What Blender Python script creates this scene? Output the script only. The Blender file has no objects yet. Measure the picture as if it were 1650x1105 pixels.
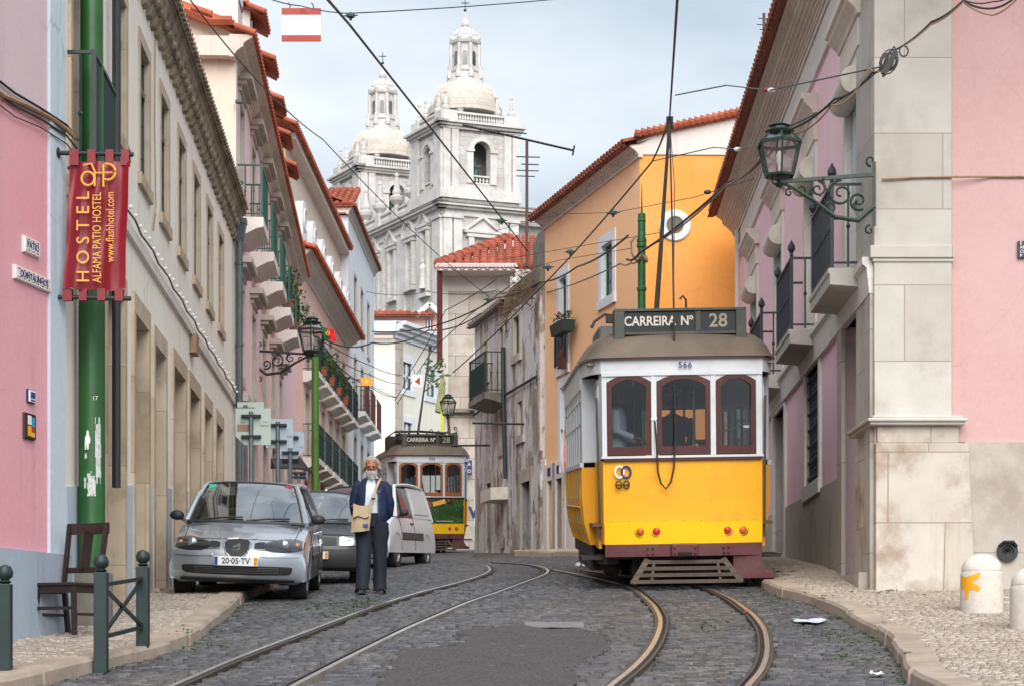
import bpy, bmesh, math, random
import numpy as np
from mathutils import Vector, Matrix
from mathutils.bvhtree import BVHTree
R = math.radians
rnd = random.Random(7)
scene = bpy.context.scene
COL = scene.collection

# ------------------------------------------------------------------ camera
F, CU, HV = 3200.0, 825.0, 1070.0          # focal length in photo pixels, centre column, horizon row
cam_d = bpy.data.cameras.new('camera'); cam = bpy.data.objects.new('camera', cam_d); COL.objects.link(cam)
cam.location = (0, 0, 0); cam.rotation_euler = (R(90), 0, 0)
cam_d.sensor_width = 36.0; cam_d.lens = F / 1650 * 36.0
cam_d.shift_y = (HV - 552.5) / 1650.0
cam_d.clip_start = 0.1; cam_d.clip_end = 5000
scene.camera = cam

# ------------------------------------------------------------------ world, sun, exposure
SUN_EL, SUN_AZ = 40.0, 174.0               # degrees; azimuth measured clockwise from +Y
w = bpy.data.worlds.new('World'); scene.world = w; w.use_nodes = True
nt = w.node_tree; nt.nodes.clear()
N = nt.nodes.new
wo = N('ShaderNodeOutputWorld'); bg = N('ShaderNodeBackground'); sky = N('ShaderNodeTexSky')
sky.sky_type = 'NISHITA'; sky.sun_disc = False; sky.sun_elevation = R(SUN_EL); sky.sun_rotation = R(SUN_AZ)
sky.air_density = 1.0; sky.dust_density = 3.0
tc = N('ShaderNodeTexCoord'); mp = N('ShaderNodeMapping'); mp.inputs['Scale'].default_value = (1.0, 1.0, 2.6)
mp.inputs['Location'].default_value = (0.31, 0.2, 0.12)
cn = N('ShaderNodeTexNoise'); cn.inputs['Scale'].default_value = 4.2; cn.inputs['Detail'].default_value = 6; cn.inputs['Roughness'].default_value = .48
cr = N('ShaderNodeValToRGB'); cr.color_ramp.elements[0].position = .38; cr.color_ramp.elements[1].position = .64
cr.color_ramp.elements[0].color = (3.9, 4.6, 5.25, 1); cr.color_ramp.elements[1].color = (6.5, 6.85, 7.15, 1)
mixc = N('ShaderNodeMixRGB'); mixc.inputs[0].default_value = .88
nt.links.new(tc.outputs['Generated'], mp.inputs[0]); nt.links.new(mp.outputs[0], cn.inputs['Vector'])
nt.links.new(cn.outputs['Fac'], cr.inputs[0])
nt.links.new(sky.outputs[0], mixc.inputs[1]); nt.links.new(cr.outputs[0], mixc.inputs[2])
nt.links.new(mixc.outputs[0], bg.inputs['Color']); bg.inputs['Strength'].default_value = 0.052
nt.links.new(bg.outputs[0], wo.inputs['Surface'])
sd = bpy.data.lights.new('sun', 'SUN'); sun = bpy.data.objects.new('sun', sd); COL.objects.link(sun)
sd.energy = 1.5; sd.angle = R(60); sd.color = (1.0, .965, .92)
_sd = Vector((math.sin(R(SUN_AZ)) * math.cos(R(SUN_EL)), math.cos(R(SUN_AZ)) * math.cos(R(SUN_EL)), math.sin(R(SUN_EL))))
sun.rotation_euler = _sd.to_track_quat('Z', 'Y').to_euler()
scene.view_settings.view_transform = 'Standard'; scene.view_settings.look = 'None'
scene.view_settings.exposure = 1.6; scene.view_settings.gamma = 1.0
scene.render.engine = 'CYCLES'
scene.cycles.max_bounces = 6; scene.cycles.transparent_max_bounces = 12

# ------------------------------------------------------------------ helpers
def sl(c):
    c = c / 255.0
    return c / 12.92 if c <= .04045 else ((c + .055) / 1.055) ** 2.4
def C(r, g, b, k=1.0):
    return (sl(r) * k, sl(g) * k, sl(b) * k, 1)

class MB:
    "collects vertices and faces of one mesh"
    def __init__(s): s.v = []; s.f = []; s.m = []; s.mi = 0
    def add(s, vs, fs):
        n = len(s.v); s.v += [tuple(p) for p in vs]
        for f in fs: s.f.append(tuple(i + n for i in f)); s.m.append(s.mi)
        return s
    def box(s, x0, x1, y0, y1, z0, z1):
        x0, x1 = min(x0, x1), max(x0, x1); y0, y1 = min(y0, y1), max(y0, y1); z0, z1 = min(z0, z1), max(z0, z1)
        return s.add([(x0,y0,z0),(x1,y0,z0),(x1,y1,z0),(x0,y1,z0),(x0,y0,z1),(x1,y0,z1),(x1,y1,z1),(x0,y1,z1)],
                     [(0,3,2,1),(4,5,6,7),(0,1,5,4),(1,2,6,5),(2,3,7,6),(3,0,4,7)])
    def quad(s, a, b, c, d): return s.add([a, b, c, d], [(0, 1, 2, 3)])
    def prism(s, pts, y0, y1):
        "polygon of (x, z) extruded from y0 to y1"
        n = len(pts)
        vs = [(p[0], y0, p[1]) for p in pts] + [(p[0], y1, p[1]) for p in pts]
        return s.add(vs, [tuple(range(n)), tuple(range(2*n-1, n-1, -1))] + [(i, i+n, (i+1) % n + n, (i+1) % n) for i in range(n)])
    def prismx(s, pts, x0, x1):
        "polygon of (y, z) extruded from x0 to x1"
        n = len(pts)
        vs = [(x0, p[0], p[1]) for p in pts] + [(x1, p[0], p[1]) for p in pts]
        return s.add(vs, [tuple(range(n)), tuple(range(2*n-1, n-1, -1))] + [(i, i+n, (i+1) % n + n, (i+1) % n) for i in range(n)])
    def prismz(s, pts, z0, z1):
        n = len(pts)
        vs = [(p[0], p[1], z0) for p in pts] + [(p[0], p[1], z1) for p in pts]
        return s.add(vs, [tuple(range(n-1, -1, -1)), tuple(range(n, 2*n))] + [(i, (i+1) % n, (i+1) % n + n, i+n) for i in range(n)])
    def tube(s, pts, r, n=8, cap=True):
        pts = [Vector(p) for p in pts]; rs = r if isinstance(r, (list, tuple)) else [r] * len(pts)
        rings = []; up = None
        for i, p in enumerate(pts):
            d = (pts[min(i+1, len(pts)-1)] - pts[max(i-1, 0)])
            if d.length < 1e-9: d = Vector((0, 0, 1))
            d.normalize()
            if up is None: up = Vector((0, 0, 1)) if abs(d.z) < .9 else Vector((0, 1, 0))
            a = d.cross(up)
            if a.length < 1e-5: a = d.orthogonal()
            a.normalize(); b = d.cross(a).normalized(); up = -b if False else up
            rings.append([p + (a * math.cos(t) + b * math.sin(t)) * rs[i] for t in [2 * math.pi * k / n for k in range(n)]])
        vs = [q for g in rings for q in g]; fs = []
        for i in range(len(pts) - 1):
            for k in range(n): fs.append((i*n+k, i*n+(k+1) % n, (i+1)*n+(k+1) % n, (i+1)*n+k))
        if cap: fs.append(tuple(range(n-1, -1, -1))); fs.append(tuple(range((len(pts)-1)*n, len(pts)*n)))
        return s.add(vs, fs)
    def beam(s, p, q, w, h, up=(0, 0, 1)):
        p, q = Vector(p), Vector(q); d = (q - p).normalized(); u = Vector(up)
        a = d.cross(u)
        if a.length < 1e-5: a = d.orthogonal()
        a.normalize(); b = a.cross(d).normalized()
        vs = [c + a * sx * w / 2 + b * sz * h / 2 for c in (p, q) for sx, sz in ((-1,-1),(1,-1),(1,1),(-1,1))]
        return s.add(vs, [(0,3,2,1),(4,5,6,7),(0,1,5,4),(1,2,6,5),(2,3,7,6),(3,0,4,7)])
    def lathe(s, prof, c=(0, 0, 0), n=16, a0=0.0, axis='z', cap=True):
        "profile of (r, h) turned about an axis through c"
        vs = []
        for r, h in prof:
            for k in range(n):
                t = 2 * math.pi * (k + a0) / n
                x, y = r * math.cos(t), r * math.sin(t)
                vs.append((c[0]+x, c[1]+y, c[2]+h) if axis == 'z' else ((c[0]+x, c[1]+h, c[2]+y) if axis == 'y' else (c[0]+h, c[1]+x, c[2]+y)))
        m = len(prof); fs = []
        for i in range(m-1):
            for k in range(n): fs.append((i*n+k, i*n+(k+1) % n, (i+1)*n+(k+1) % n, (i+1)*n+k))
        if cap: fs.append(tuple(range(n-1, -1, -1))); fs.append(tuple(range((m-1)*n, m*n)))
        return s.add(vs, fs)
    def ball(s, c, rx, ry=None, rz=None, n=12, m=8):
        ry = ry or rx; rz = rz or rx; vs = []; fs = []
        for i in range(m+1):
            ph = math.pi * i / m
            for k in range(n):
                t = 2 * math.pi * k / n; q = math.sin(ph)
                vs.append((c[0]+rx*q*math.cos(t), c[1]+ry*q*math.sin(t), c[2]-rz*math.cos(ph)))
        for i in range(m):
            for k in range(n): fs.append((i*n+k, i*n+(k+1) % n, (i+1)*n+(k+1) % n, (i+1)*n+k))
        return s.add(vs, fs)
    def grid(s, fn, nu, nv):
        vs = [fn(i / nu, j / nv) for i in range(nu+1) for j in range(nv+1)]
        fs = [(i*(nv+1)+j, (i+1)*(nv+1)+j, (i+1)*(nv+1)+j+1, i*(nv+1)+j+1) for i in range(nu) for j in range(nv)]
        return s.add(vs, fs)
    def xf(s, fn): s.v = [tuple(fn(Vector(p))) for p in s.v]; return s

def obj(name, mb, mat=None, parent=None, smooth=False, bevel=0, loc=None, rot=None, mods=None, solid=0):
    me = mb if isinstance(mb, bpy.types.Mesh) else None
    if me is None:
        me = bpy.data.meshes.new(name); me.from_pydata(mb.v, [], mb.f)
        mats = mat if isinstance(mat, (list, tuple)) else [mat]
        for m in mats: me.materials.append(m)
        if len(mats) > 1:
            me.polygons.foreach_set('material_index', mb.m)
        bm = bmesh.new(); bm.from_mesh(me)
        bmesh.ops.recalc_face_normals(bm, faces=bm.faces)
        if solid and smooth:
            bmesh.ops.solidify(bm, geom=bm.faces[:], thickness=solid); bmesh.ops.recalc_face_normals(bm, faces=bm.faces); solid = 0
        bm.to_mesh(me); bm.free()
        if smooth:
            me.polygons.foreach_set('use_smooth', [True] * len(me.polygons))
            me.set_sharp_from_angle(angle=R(40))
        me.update()
    o = bpy.data.objects.new(name, me); COL.objects.link(o)
    if parent: o.parent = parent
    if loc: o.location = loc
    if rot: o.rotation_euler = rot
    if bevel:
        b = o.modifiers.new('bevel', 'BEVEL'); b.width = bevel; b.segments = 2; b.limit_method = 'ANGLE'; b.angle_limit = R(40)
    if solid:
        b = o.modifiers.new('solidify', 'SOLIDIFY'); b.thickness = solid; b.offset = 0
    return o
def thing(name, label, cat, loc=(0, 0, 0), rotz=0, group=None, rot=None):
    o = bpy.data.objects.new(name, None); COL.objects.link(o); o.location = loc
    o.rotation_euler = rot if rot else (0, 0, rotz)
    o.empty_display_size = .2
    return tag(o, label, cat, group)
def tag(o, label, cat, group=None):
    o['label'] = label; o['category'] = cat
    if group: o['group'] = group
    return o
def struct(o, kind='structure', label=None):
    o['kind'] = kind
    if label: o['label'] = label
    return o
def dup(root, loc=None, rotz=None, label=None, group=None):
    def cp(o, par):
        c = o.copy(); COL.objects.link(c)
        if par is not None: c.parent = par
        for ch in list(kids.get(o.name, [])): cp(ch, c)
        return c
    kids = {}
    for o in COL.objects:
        if o.parent: kids.setdefault(o.parent.name, []).append(o)
    r = cp(root, None)
    if loc is not None: r.location = loc
    if rotz is not None: r.rotation_euler = (0, 0, rotz)
    if label: r['label'] = label
    if group: r['group'] = group
    return r
def text(name, s, size, mat, parent, loc, rot=(R(90), 0, 0), sx=1.0, ext=.002, align='CENTER', bold=0.0, spacing=1.0):
    cu = bpy.data.curves.new(name, 'FONT'); cu.body = s; cu.size = size; cu.align_x = align; cu.align_y = 'CENTER'
    cu.extrude = ext; cu.offset = bold; cu.space_character = spacing; cu.resolution_u = 3
    t = bpy.data.objects.new(name, cu); COL.objects.link(t)
    dg = bpy.context.evaluated_depsgraph_get(); dg.update()
    me = bpy.data.meshes.new_from_object(t.evaluated_get(dg)); bpy.data.objects.remove(t)
    me.materials.clear(); me.materials.append(mat); me.name = name
    o = bpy.data.objects.new(name, me); COL.objects.link(o); o.parent = parent; o.location = loc; o.rotation_euler = rot; o.scale = (sx, 1, 1)
    return o

# ---- places: the ground and the facade planes
_P = [(-60,-3.6),(-20,-1.6),(0,0.0),(14.4,1.44),(20,1.99),(26,2.6),(33,3.15),(40,3.68),(50,4.4),(60,5.05),(80,6.4),(120,9.5),(220,17),(600,20)]
def prof(y):
    for i in range(len(_P)-1):
        if y <= _P[i+1][0] or i == len(_P)-2:
            (x0, a), (x1, b) = _P[i], _P[i+1]
            p0 = _P[max(i-1, 0)]; p3 = _P[min(i+2, len(_P)-1)]
            m0 = (b - p0[1]) / (x1 - p0[0]); m1 = (p3[1] - a) / (p3[0] - x0)
            h = x1 - x0; t = min(max((y - x0) / h, 0), 1)
            return ((2*t**3-3*t**2+1)*a + (t**3-2*t**2+t)*h*m0 + (-2*t**3+3*t**2)*b + (t**3-t**2)*h*m1) - 1.6
def G(x, y): return prof(y) + .03 * max(-5, min(5, x)) * min(1, max(0, (y-20) / 8))
def gpt(u, v, dz=0.0):
    "point of the ground seen at photo pixel u, v"
    k = (u - CU) / F; best = None
    for i in range(3000):
        y = 9 + i * .03; e = HV - F * (G(k*y, y) + dz) / y - v
        if e <= 0: return (k*y, y, G(k*y, y) + dz)
        best = (k*y, y, G(k*y, y) + dz)
    return best
def pt(u, v, D): return Vector(((u-CU)/F*D, D, (HV-v)/F*D))
class Fr:
    "vertical facade plane in plan: local x runs along it, local y into the house"
    def __init__(s, x, y, dx, dy):
        l = math.hypot(dx, dy); s.x, s.y, s.dx, s.dy = x, y, dx / l, dy / l
        s.rot = math.atan2(s.dy, s.dx)
    def S(s, u, off=0.0):
        ox, oy = s.x + s.dy * off, s.y - s.dx * off; k = (u - CU) / F
        return (k * oy - ox) / (s.dx - k * s.dy)
    def Y(s, t, off=0.0): return s.y - s.dx * off + t * s.dy
    def X(s, t, off=0.0): return s.x + s.dy * off + t * s.dx
    def Z(s, u, v, off=0.0): return (HV - v) / F * s.Y(s.S(u, off), off)
    def g(s, t): return G(s.X(t), s.Y(t))
    def root(s, name, label, cat, group=None): return thing(name, label, cat, (s.x, s.y, 0), s.rot, group)
    def w(s, t, off, z): return Vector((s.X(t, off), s.Y(t, off), z))
# ------------------------------------------------------------------ materials
MATS = {}
def new_mat(name):
    m = bpy.data.materials.new(name); m.use_nodes = True; t = m.node_tree; b = t.nodes['Principled BSDF']; MATS[name] = m
    return m, t, b
def nd(t, typ, **kw):
    n = t.nodes.new(typ)
    for k, v in kw.items():
        if k.startswith('_'): setattr(n, k[1:], v)
        else: n.inputs[k.replace('__', ' ')].default_value = v
    return n
def ramp(t, src, p0, p1, c0=(0,0,0,1), c1=(1,1,1,1)):
    r = t.nodes.new('ShaderNodeValToRGB'); r.color_ramp.elements[0].position = p0; r.color_ramp.elements[1].position = p1
    r.color_ramp.elements[0].color = c0; r.color_ramp.elements[1].color = c1
    t.links.new(src, r.inputs[0]); return r.outputs[0]
def mix(t, fac, a, b, mode='MIX'):
    m = t.nodes.new('ShaderNodeMixRGB'); m.blend_type = mode
    for i, x in ((0, fac), (1, a), (2, b)):
        if hasattr(x, 'type') and not isinstance(x, (float, int, tuple)): t.links.new(x, m.inputs[i])
        else: m.inputs[i].default_value = x
    return m.outputs[0]
def coords(t, scale=(1, 1, 1), src='Object'):
    c = t.nodes.new('ShaderNodeTexCoord'); m = t.nodes.new('ShaderNodeMapping'); m.inputs['Scale'].default_value = scale
    t.links.new(c.outputs[src], m.inputs[0]); return m.outputs[0]
def noise(t, vec, s, d=5, r=.55):
    n = nd(t, 'ShaderNodeTexNoise', Scale=s, Detail=d, Roughness=r); t.links.new(vec, n.inputs['Vector']); return n.outputs['Fac']
def bump(t, b, h, st, dist=.02):
    n = nd(t, 'ShaderNodeBump', Strength=st, Distance=dist); t.links.new(h, n.inputs['Height']); t.links.new(n.outputs[0], b.inputs['Normal'])
def dk(c, k): return (c[0]*k, c[1]*k, c[2]*k, 1)

def plaster(name, c, c2=None, dirt=.35, streak=.35, dirtcol=None, rough=.9, bs=.25, big=.35):
    m, t, b = new_mat(name); c2 = c2 or dk(c, .82); dirtcol = dirtcol or (c[0]*.42+.03, c[1]*.45+.03, c[2]*.45+.025, 1)
    v = coords(t)
    a = mix(t, ramp(t, noise(t, v, big, 6, .6), .38, .66), c, c2)
    a = mix(t, ramp(t, noise(t, v, 9, 6, .65), .3, .8, (.93,.93,.93,1), (1.05,1.05,1.05,1)), a, a, 'MULTIPLY') if False else a
    fine = noise(t, v, 14, 6, .7)
    a = mix(t, .5, a, ramp(t, fine, .25, .75, dk(c, .86), dk(c, 1.1)), 'MIX')
    vs = coords(t, (2.2, 2.2, .16))
    a = mix(t, mix(t, streak, (0,0,0,1), ramp(t, noise(t, vs, 2.0, 7, .6), .55, .78)), a, dirtcol)
    a = mix(t, mix(t, dirt, (0,0,0,1), ramp(t, noise(t, v, 1.3, 9, .7), .58, .76)), a, dirtcol)
    wv = mix(t, .12, v, nd(t, 'ShaderNodeTexNoise', Scale=2.5, Detail=5).outputs['Color'])
    vo = nd(t, 'ShaderNodeTexVoronoi', Scale=.75); vo.feature = 'DISTANCE_TO_EDGE'; t.links.new(wv, vo.inputs['Vector'])
    ck = mix(t, 1.0, ramp(t, vo.outputs['Distance'], .0, .006, (1,1,1,1), (0,0,0,1)), ramp(t, noise(t, v, .6, 4), .5, .6), 'MULTIPLY')
    a = mix(t, mix(t, .45, (0,0,0,1), ck), a, dirtcol)
    fade = ramp(t, noise(t, coords(t, (1, 1, .45)), .8, 7, .62), .46, .6)
    a = mix(t, mix(t, .3, (0,0,0,1), fade), a, (c[0]*.86+.1, c[1]*.86+.1, c[2]*.86+.1, 1))
    t.links.new(a, b.inputs['Base Color']); b.inputs['Roughness'].default_value = rough
    bump(t, b, noise(t, v, 30, 5, .7), bs, .01)
    return m
def stone(name, c, c2, bw=.9, bh=.42, mortar=.012, mcol=None, stain=.4, scol=None, bs=.25, off=.5, vary=.5):
    "coursed blocks with veins and stains"
    m, t, b = new_mat(name)
    tcn = t.nodes.new('ShaderNodeTexCoord'); sp = t.nodes.new('ShaderNodeSeparateXYZ'); t.links.new(tcn.outputs['Object'], sp.inputs[0])
    ad = nd(t, 'ShaderNodeMath', _operation='ADD'); t.links.new(sp.outputs[0], ad.inputs[0]); t.links.new(sp.outputs[1], ad.inputs[1])
    cb = t.nodes.new('ShaderNodeCombineXYZ'); t.links.new(ad.outputs[0], cb.inputs[0]); t.links.new(sp.outputs[2], cb.inputs[1])
    br = nd(t, 'ShaderNodeTexBrick', Scale=1.0); br.inputs['Brick Width'].default_value = bw; br.inputs['Row Height'].default_value = bh
    br.inputs['Mortar Size'].default_value = mortar; br.inputs['Mortar Smooth'].default_value = .3; br.offset = off; br.squash = 1.35; br.squash_frequency = 3
    br.inputs['Color1'].default_value = c; br.inputs['Color2'].default_value = c2; br.inputs['Mortar'].default_value = mcol or dk(c2, .55)
    t.links.new(cb.outputs[0], br.inputs['Vector'])
    v = coords(t)
    a = mix(t, mix(t, .5, (0,0,0,1), ramp(t, noise(t, v, 2.2, 9, .62), .35, .7)), br.outputs[0], dk(c2, .8))
    sc = scol or dk(c2, .5)
    if stain: a = mix(t, mix(t, stain, (0,0,0,1), ramp(t, noise(t, v, 1.1, 10, .62), .52, .66)), a, sc)
    a = mix(t, mix(t, stain*.6, (0,0,0,1), ramp(t, noise(t, coords(t, (3, 3, .2)), 1.6, 7, .6), .56, .8)), a, sc)
    t.links.new(a, b.inputs['Base Color']); b.inputs['Roughness'].default_value = .8
    h = mix(t, .65, br.outputs['Fac'], noise(t, v, 22, 5, .7)); iv = t.nodes.new('ShaderNodeInvert'); t.links.new(h, iv.inputs[1])
    bump(t, b, iv.outputs[0], bs, .012)
    return m
def plain(name, c, rough=.6, metal=0.0, var=.12, nscale=6, bs=.1, spec=.5, coat=0.0, dirt=0.0, dirtc=(.12,.1,.08,1)):
    m, t, b = new_mat(name); v = coords(t)
    a = ramp(t, noise(t, v, nscale, 6, .65), .3, .72, dk(c, 1-var), dk(c, 1+var*.7))
    if dirt: a = mix(t, mix(t, dirt, (0,0,0,1), ramp(t, noise(t, v, nscale*.6, 9, .72), .5, .72)), a, dirtc)
    t.links.new(a, b.inputs['Base Color']); b.inputs['Roughness'].default_value = rough; b.inputs['Metallic'].default_value = metal
    b.inputs['Specular IOR Level'].default_value = spec; b.inputs['Coat Weight'].default_value = coat
    b.inputs['Coat Roughness'].default_value = .08
    if bs: bump(t, b, noise(t, v, nscale*6, 4, .6), bs, .004)
    return m
def glassy(name, c, rough=.05, var=.5, curtain=None):
    "dark window pane that mirrors the sky, maybe a curtain behind"
    m, t, b = new_mat(name); v = coords(t, (1.0, 1.0, .6))
    a = ramp(t, noise(t, v, 1.1, 3, .5), .38, .62, c, curtain or dk(c, 2.2))
    t.links.new(a, b.inputs['Base Color']); b.inputs['Roughness'].default_value = rough; b.inputs['Specular IOR Level'].default_value = .8
    bump(t, b, noise(t, coords(t), 1.6, 2, .5), .12, .03)
    return m
def clearglass(name, tint=(.62,.72,.7,1), refl=.16, edge=.75):
    m, t, b = new_mat(name); t.nodes.remove(b)
    tr = nd(t, 'ShaderNodeBsdfTransparent'); tr.inputs[0].default_value = tint
    gl = nd(t, 'ShaderNodeBsdfGlossy', Roughness=.03); gl.inputs[0].default_value = (.95,.97,1,1)
    fr = nd(t, 'ShaderNodeLayerWeight', Blend=.35)
    mr = nd(t, 'ShaderNodeMapRange'); mr.inputs[3].default_value = refl; mr.inputs[4].default_value = edge
    t.links.new(fr.outputs['Facing'], mr.inputs[0])
    mx = t.nodes.new('ShaderNodeMixShader'); t.links.new(mr.outputs[0], mx.inputs[0]); t.links.new(tr.outputs[0], mx.inputs[1]); t.links.new(gl.outputs[0], mx.inputs[2])
    t.links.new(mx.outputs[0], t.nodes['Material Output'].inputs[0]); return m
def emis(name, c, e):
    m, t, b = new_mat(name); b.inputs['Base Color'].default_value = c; b.inputs['Emission Color'].default_value = c; b.inputs['Emission Strength'].default_value = e; return m
def patches(name, c, c2, c3, s1=1.2, s2=2.6, t1=.5, t2=.56, hgt=.35, streakc=None, bs=.5):
    "old wall: paint, render below it where it fell away, dark damp"
    m, t, b = new_mat(name); v = coords(t)
    vs = coords(t, (1.5, 1.5, .55))
    f1 = ramp(t, noise(t, vs, s1, 10, .62), t1, t1+.025)
    f2 = ramp(t, noise(t, coords(t, (1.3,1.3,.5)), s2, 10, .68), t2, t2+.04)
    a = mix(t, ramp(t, noise(t, v, 7, 6, .7), .3, .7), c, dk(c, .82))
    a = mix(t, f1, a, mix(t, noise(t, v, 9, 8, .8), c2, dk(c2, .6)))
    a = mix(t, f2, a, mix(t, noise(t, v, 12, 8, .8), c3, dk(c3, .6)))
    st = ramp(t, noise(t, coords(t, (3.5, 3.5, .18)), 1.5, 8, .65), .57, .74)
    a = mix(t, mix(t, .5, (0,0,0,1), st), a, streakc or (.06,.055,.05,1))
    t.links.new(a, b.inputs['Base Color']); b.inputs['Roughness'].default_value = .92
    iv = t.nodes.new('ShaderNodeInvert'); t.links.new(f1, iv.inputs[1])
    h = mix(t, .5, iv.outputs[0], noise(t, v, 25, 6, .7)); bump(t, b, h, bs, .02)
    return m

M = {}
M['pink_near'] = plaster('pink_plaster_near', C(220,156,166), C(222,176,182), .25, .3, C(150,105,108))
M['pink_upper'] = plaster('pale_pink_plaster', C(205,184,190), C(196,166,176), .25, .3, C(150,135,132))
M['blue_white'] = plaster('bluish_white_paint', C(190,203,215), C(170,184,196), .35, .45, C(110,100,86))
M['plinth_blue'] = plaster('pale_blue_plinth', C(160,174,188), C(140,153,166), .3, .4, C(90,85,80))
M['cream'] = plaster('cream_plaster', C(244,238,226), C(236,228,214), .28, .5, C(150,140,125))
M['beige'] = plaster('beige_gable_plaster', C(226,208,192), C(216,196,180), .12, .15, C(170,150,135))
M['trim_brown'] = stone('brown_limestone_trim', C(200,184,162), C(176,158,134), 3.0, 1.1, .004, None, .35, C(95,80,65))
M['corbel'] = plain('weathered_corbel_stone', C(150,138,118), .95, var=.45, nscale=3, bs=.6, dirt=.7, dirtc=C(70,66,58))
M['pink_row'] = plaster('pink_plaster_row', C(240,204,208), C(230,190,195), .15, .25, C(160,125,125))
M['salmon'] = plaster('salmon_plaster', C(240,196,182), C(232,184,170), .12, .22, C(160,120,110))
M['white_wall'] = plaster('white_plaster', C(222,226,232), C(206,212,220), .2, .3, C(140,140,138))
M['white_trim'] = plaster('off_white_trim', C(222,216,210), C(205,198,192), .25, .3, C(130,122,112))
M['grey_trim'] = stone('grey_limestone_trim', C(196,190,180), C(178,170,160), 2.4, 1.0, .004, None, .25, C(115,105,95))
M['cornice'] = plaster('cornice_plaster', C(216,205,194), C(198,186,174), .25, .35, C(110,98,88), big=1.0)
M['orange_l'] = plaster('orange_plaster', C(252,200,152), C(246,190,142), .10, .16, C(200,130,80))  # colour lightened because this face turns away from the sun
M['orange_r'] = plaster('shaded_orange_plaster', C(248,168,82,.95), C(242,154,68,.95), .10, .12, C(190,110,50))  # gable copy of the plaster, shade beside the pink house put into colour
M['pink_right'] = plaster('rose_plaster', C(246,208,216), C(238,194,206), .16, .3, C(170,140,145))
M['pink_side'] = plaster('dusty_pink_plaster', C(198,162,160), C(186,148,148), .12, .2, C(160,125,125))
M['pier'] = stone('pale_limestone_pier', C(196,192,185), C(178,172,163), 1.15, .88, .008, C(150,140,128), .3, C(150,132,114))
M['pier_base'] = stone('stained_limestone_base', C(198,190,180), C(182,172,160), 1.3, .82, .008, C(140,125,110), .75, C(140,114,92))
M['dado'] = stone('limestone_dado', C(192,186,178), C(176,168,158), 1.6, 1.3, .006, C(130,118,105), .42, C(126,106,90))
M['cream_end'] = plaster('pale_cream_plaster', C(230,227,216), C(216,212,200), .25, .35, C(150,145,135))
M['pink_attic'] = plaster('soft_pink_attic', C(232,188,180), C(226,180,172), .1, .2, C(180,140,130))
M['stonehouse'] = stone('painted_rubble_stone', C(196,188,178), C(180,170,160), .95, .72, .012, C(120,110,100), .35, C(110,98,86))
M['derelict'] = patches('flaking_whitewash', C(212,210,210), C(172,162,148), C(128,114,98), 1.0, 2.1, .52, .575)
M['derelict2'] = patches('bare_render', C(176,164,146), C(140,122,100), C(96,80,66), 1.0, 2.1, .42, .52)
M['concrete_old'] = plain('mossy_concrete', C(128,124,114), .95, var=.35, nscale=2, bs=.5, dirt=.6, dirtc=C(70,68,60))
M['church'] = stone('white_church_limestone', C(204,200,197), C(184,179,175), 2.2, 1.0, .03, C(150,143,136), .45, C(150,141,134), bs=.2)
M['church_trim'] = plain('church_trim_limestone', C(205,201,198), .85, var=.2, nscale=.8, bs=0, dirt=.5, dirtc=C(150,143,137))
M['church_grey'] = plain('church_weathered_cornice', C(140,135,130), .9, var=.3, nscale=.8, bs=0, dirt=.5, dirtc=C(110,105,100))
M['church_shadow'] = plain('church_shaded_stone', C(186,178,168), .9, var=.2, nscale=.7, bs=0)  # church stone darkened, recess shade of niches and bell chambers put into colour
M['dome'] = stone('dome_stone', C(212,204,192), C(192,183,172), 1.6, .7, .025, C(160,150,140), .25, C(170,158,145), bs=.1)
M['bronze'] = plain('green_bronze', C(70,98,90), .55, .6, .3, 1.5)
M['tile'] = plain('terracotta_tile', C(178,94,64,.9), .85, var=.38, nscale=1.7, bs=.3, dirt=.45, dirtc=C(118,62,46))
M['tile_new'] = plain('bright_terracotta_tile', C(164,88,66), .85, var=.5, nscale=1.3, bs=.2, dirt=.3, dirtc=C(180,84,55))
M['tile_old'] = plain('weathered_terracotta_tile', C(140,78,58), .9, var=.4, nscale=2, bs=.4, dirt=.6, dirtc=C(92,62,52))
M['mortar'] = plain('white_tile_mortar', C(222,208,204), .9, var=.15)
M['red_board'] = plain('dark_red_boards', C(92,38,36), .6, var=.2)
M['green_pole'] = plain('green_pole_paint', C(34,92,40,.9), .45, var=.3, nscale=2.5, bs=.05, dirt=.22, dirtc=C(28,60,36))
M['green_pole2'] = plain('moss_green_paint', C(72,112,40), .55, var=.25, nscale=2.5, dirt=.35, dirtc=C(58,84,38))
M['dgreen'] = plain('dark_green_ironwork', C(25,50,50,.85), .5, var=.25, nscale=5)
M['bgreen'] = plain('balcony_green_paint', C(26,84,66,.9), .5, var=.25, nscale=4)
M['bronzegreen'] = plain('lamp_green_paint', C(32,58,46,.8), .45, var=.3, nscale=6, dirt=.3, dirtc=C(30,44,38))
M['iron'] = plain('black_iron', C(32,32,34), .55, var=.3)
M['iron_blue'] = plain('blue_black_iron', C(34,44,54), .5, var=.3)
M['brownrail'] = plain('brown_railing_paint', C(88,46,42), .6, var=.2)
M['blueframe'] = plain('dark_teal_joinery', C(34,76,88,.9), .5, var=.2)
M['whiteframe'] = plain('white_joinery', C(214,218,220), .5, var=.08)
M['greenframe'] = plain('green_joinery', C(38,74,54), .55, var=.25)
M['brownwood'] = plain('brown_wood', C(86,54,42), .6, var=.3, nscale=3)
M['darkwood'] = plain('dark_brown_wood', C(40,26,22), .55, var=.35, nscale=5)
M['doorgreen'] = plain('dark_green_door', C(22,48,44), .5, var=.25)
M['pane'] = glassy('window_glass', (.03,.035,.04,1), .05, .5, (.12,.13,.13,1))
M['pane_curtain'] = glassy('window_glass_with_curtain', (.16,.17,.17,1), .06, .5, (.42,.42,.4,1))
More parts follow.
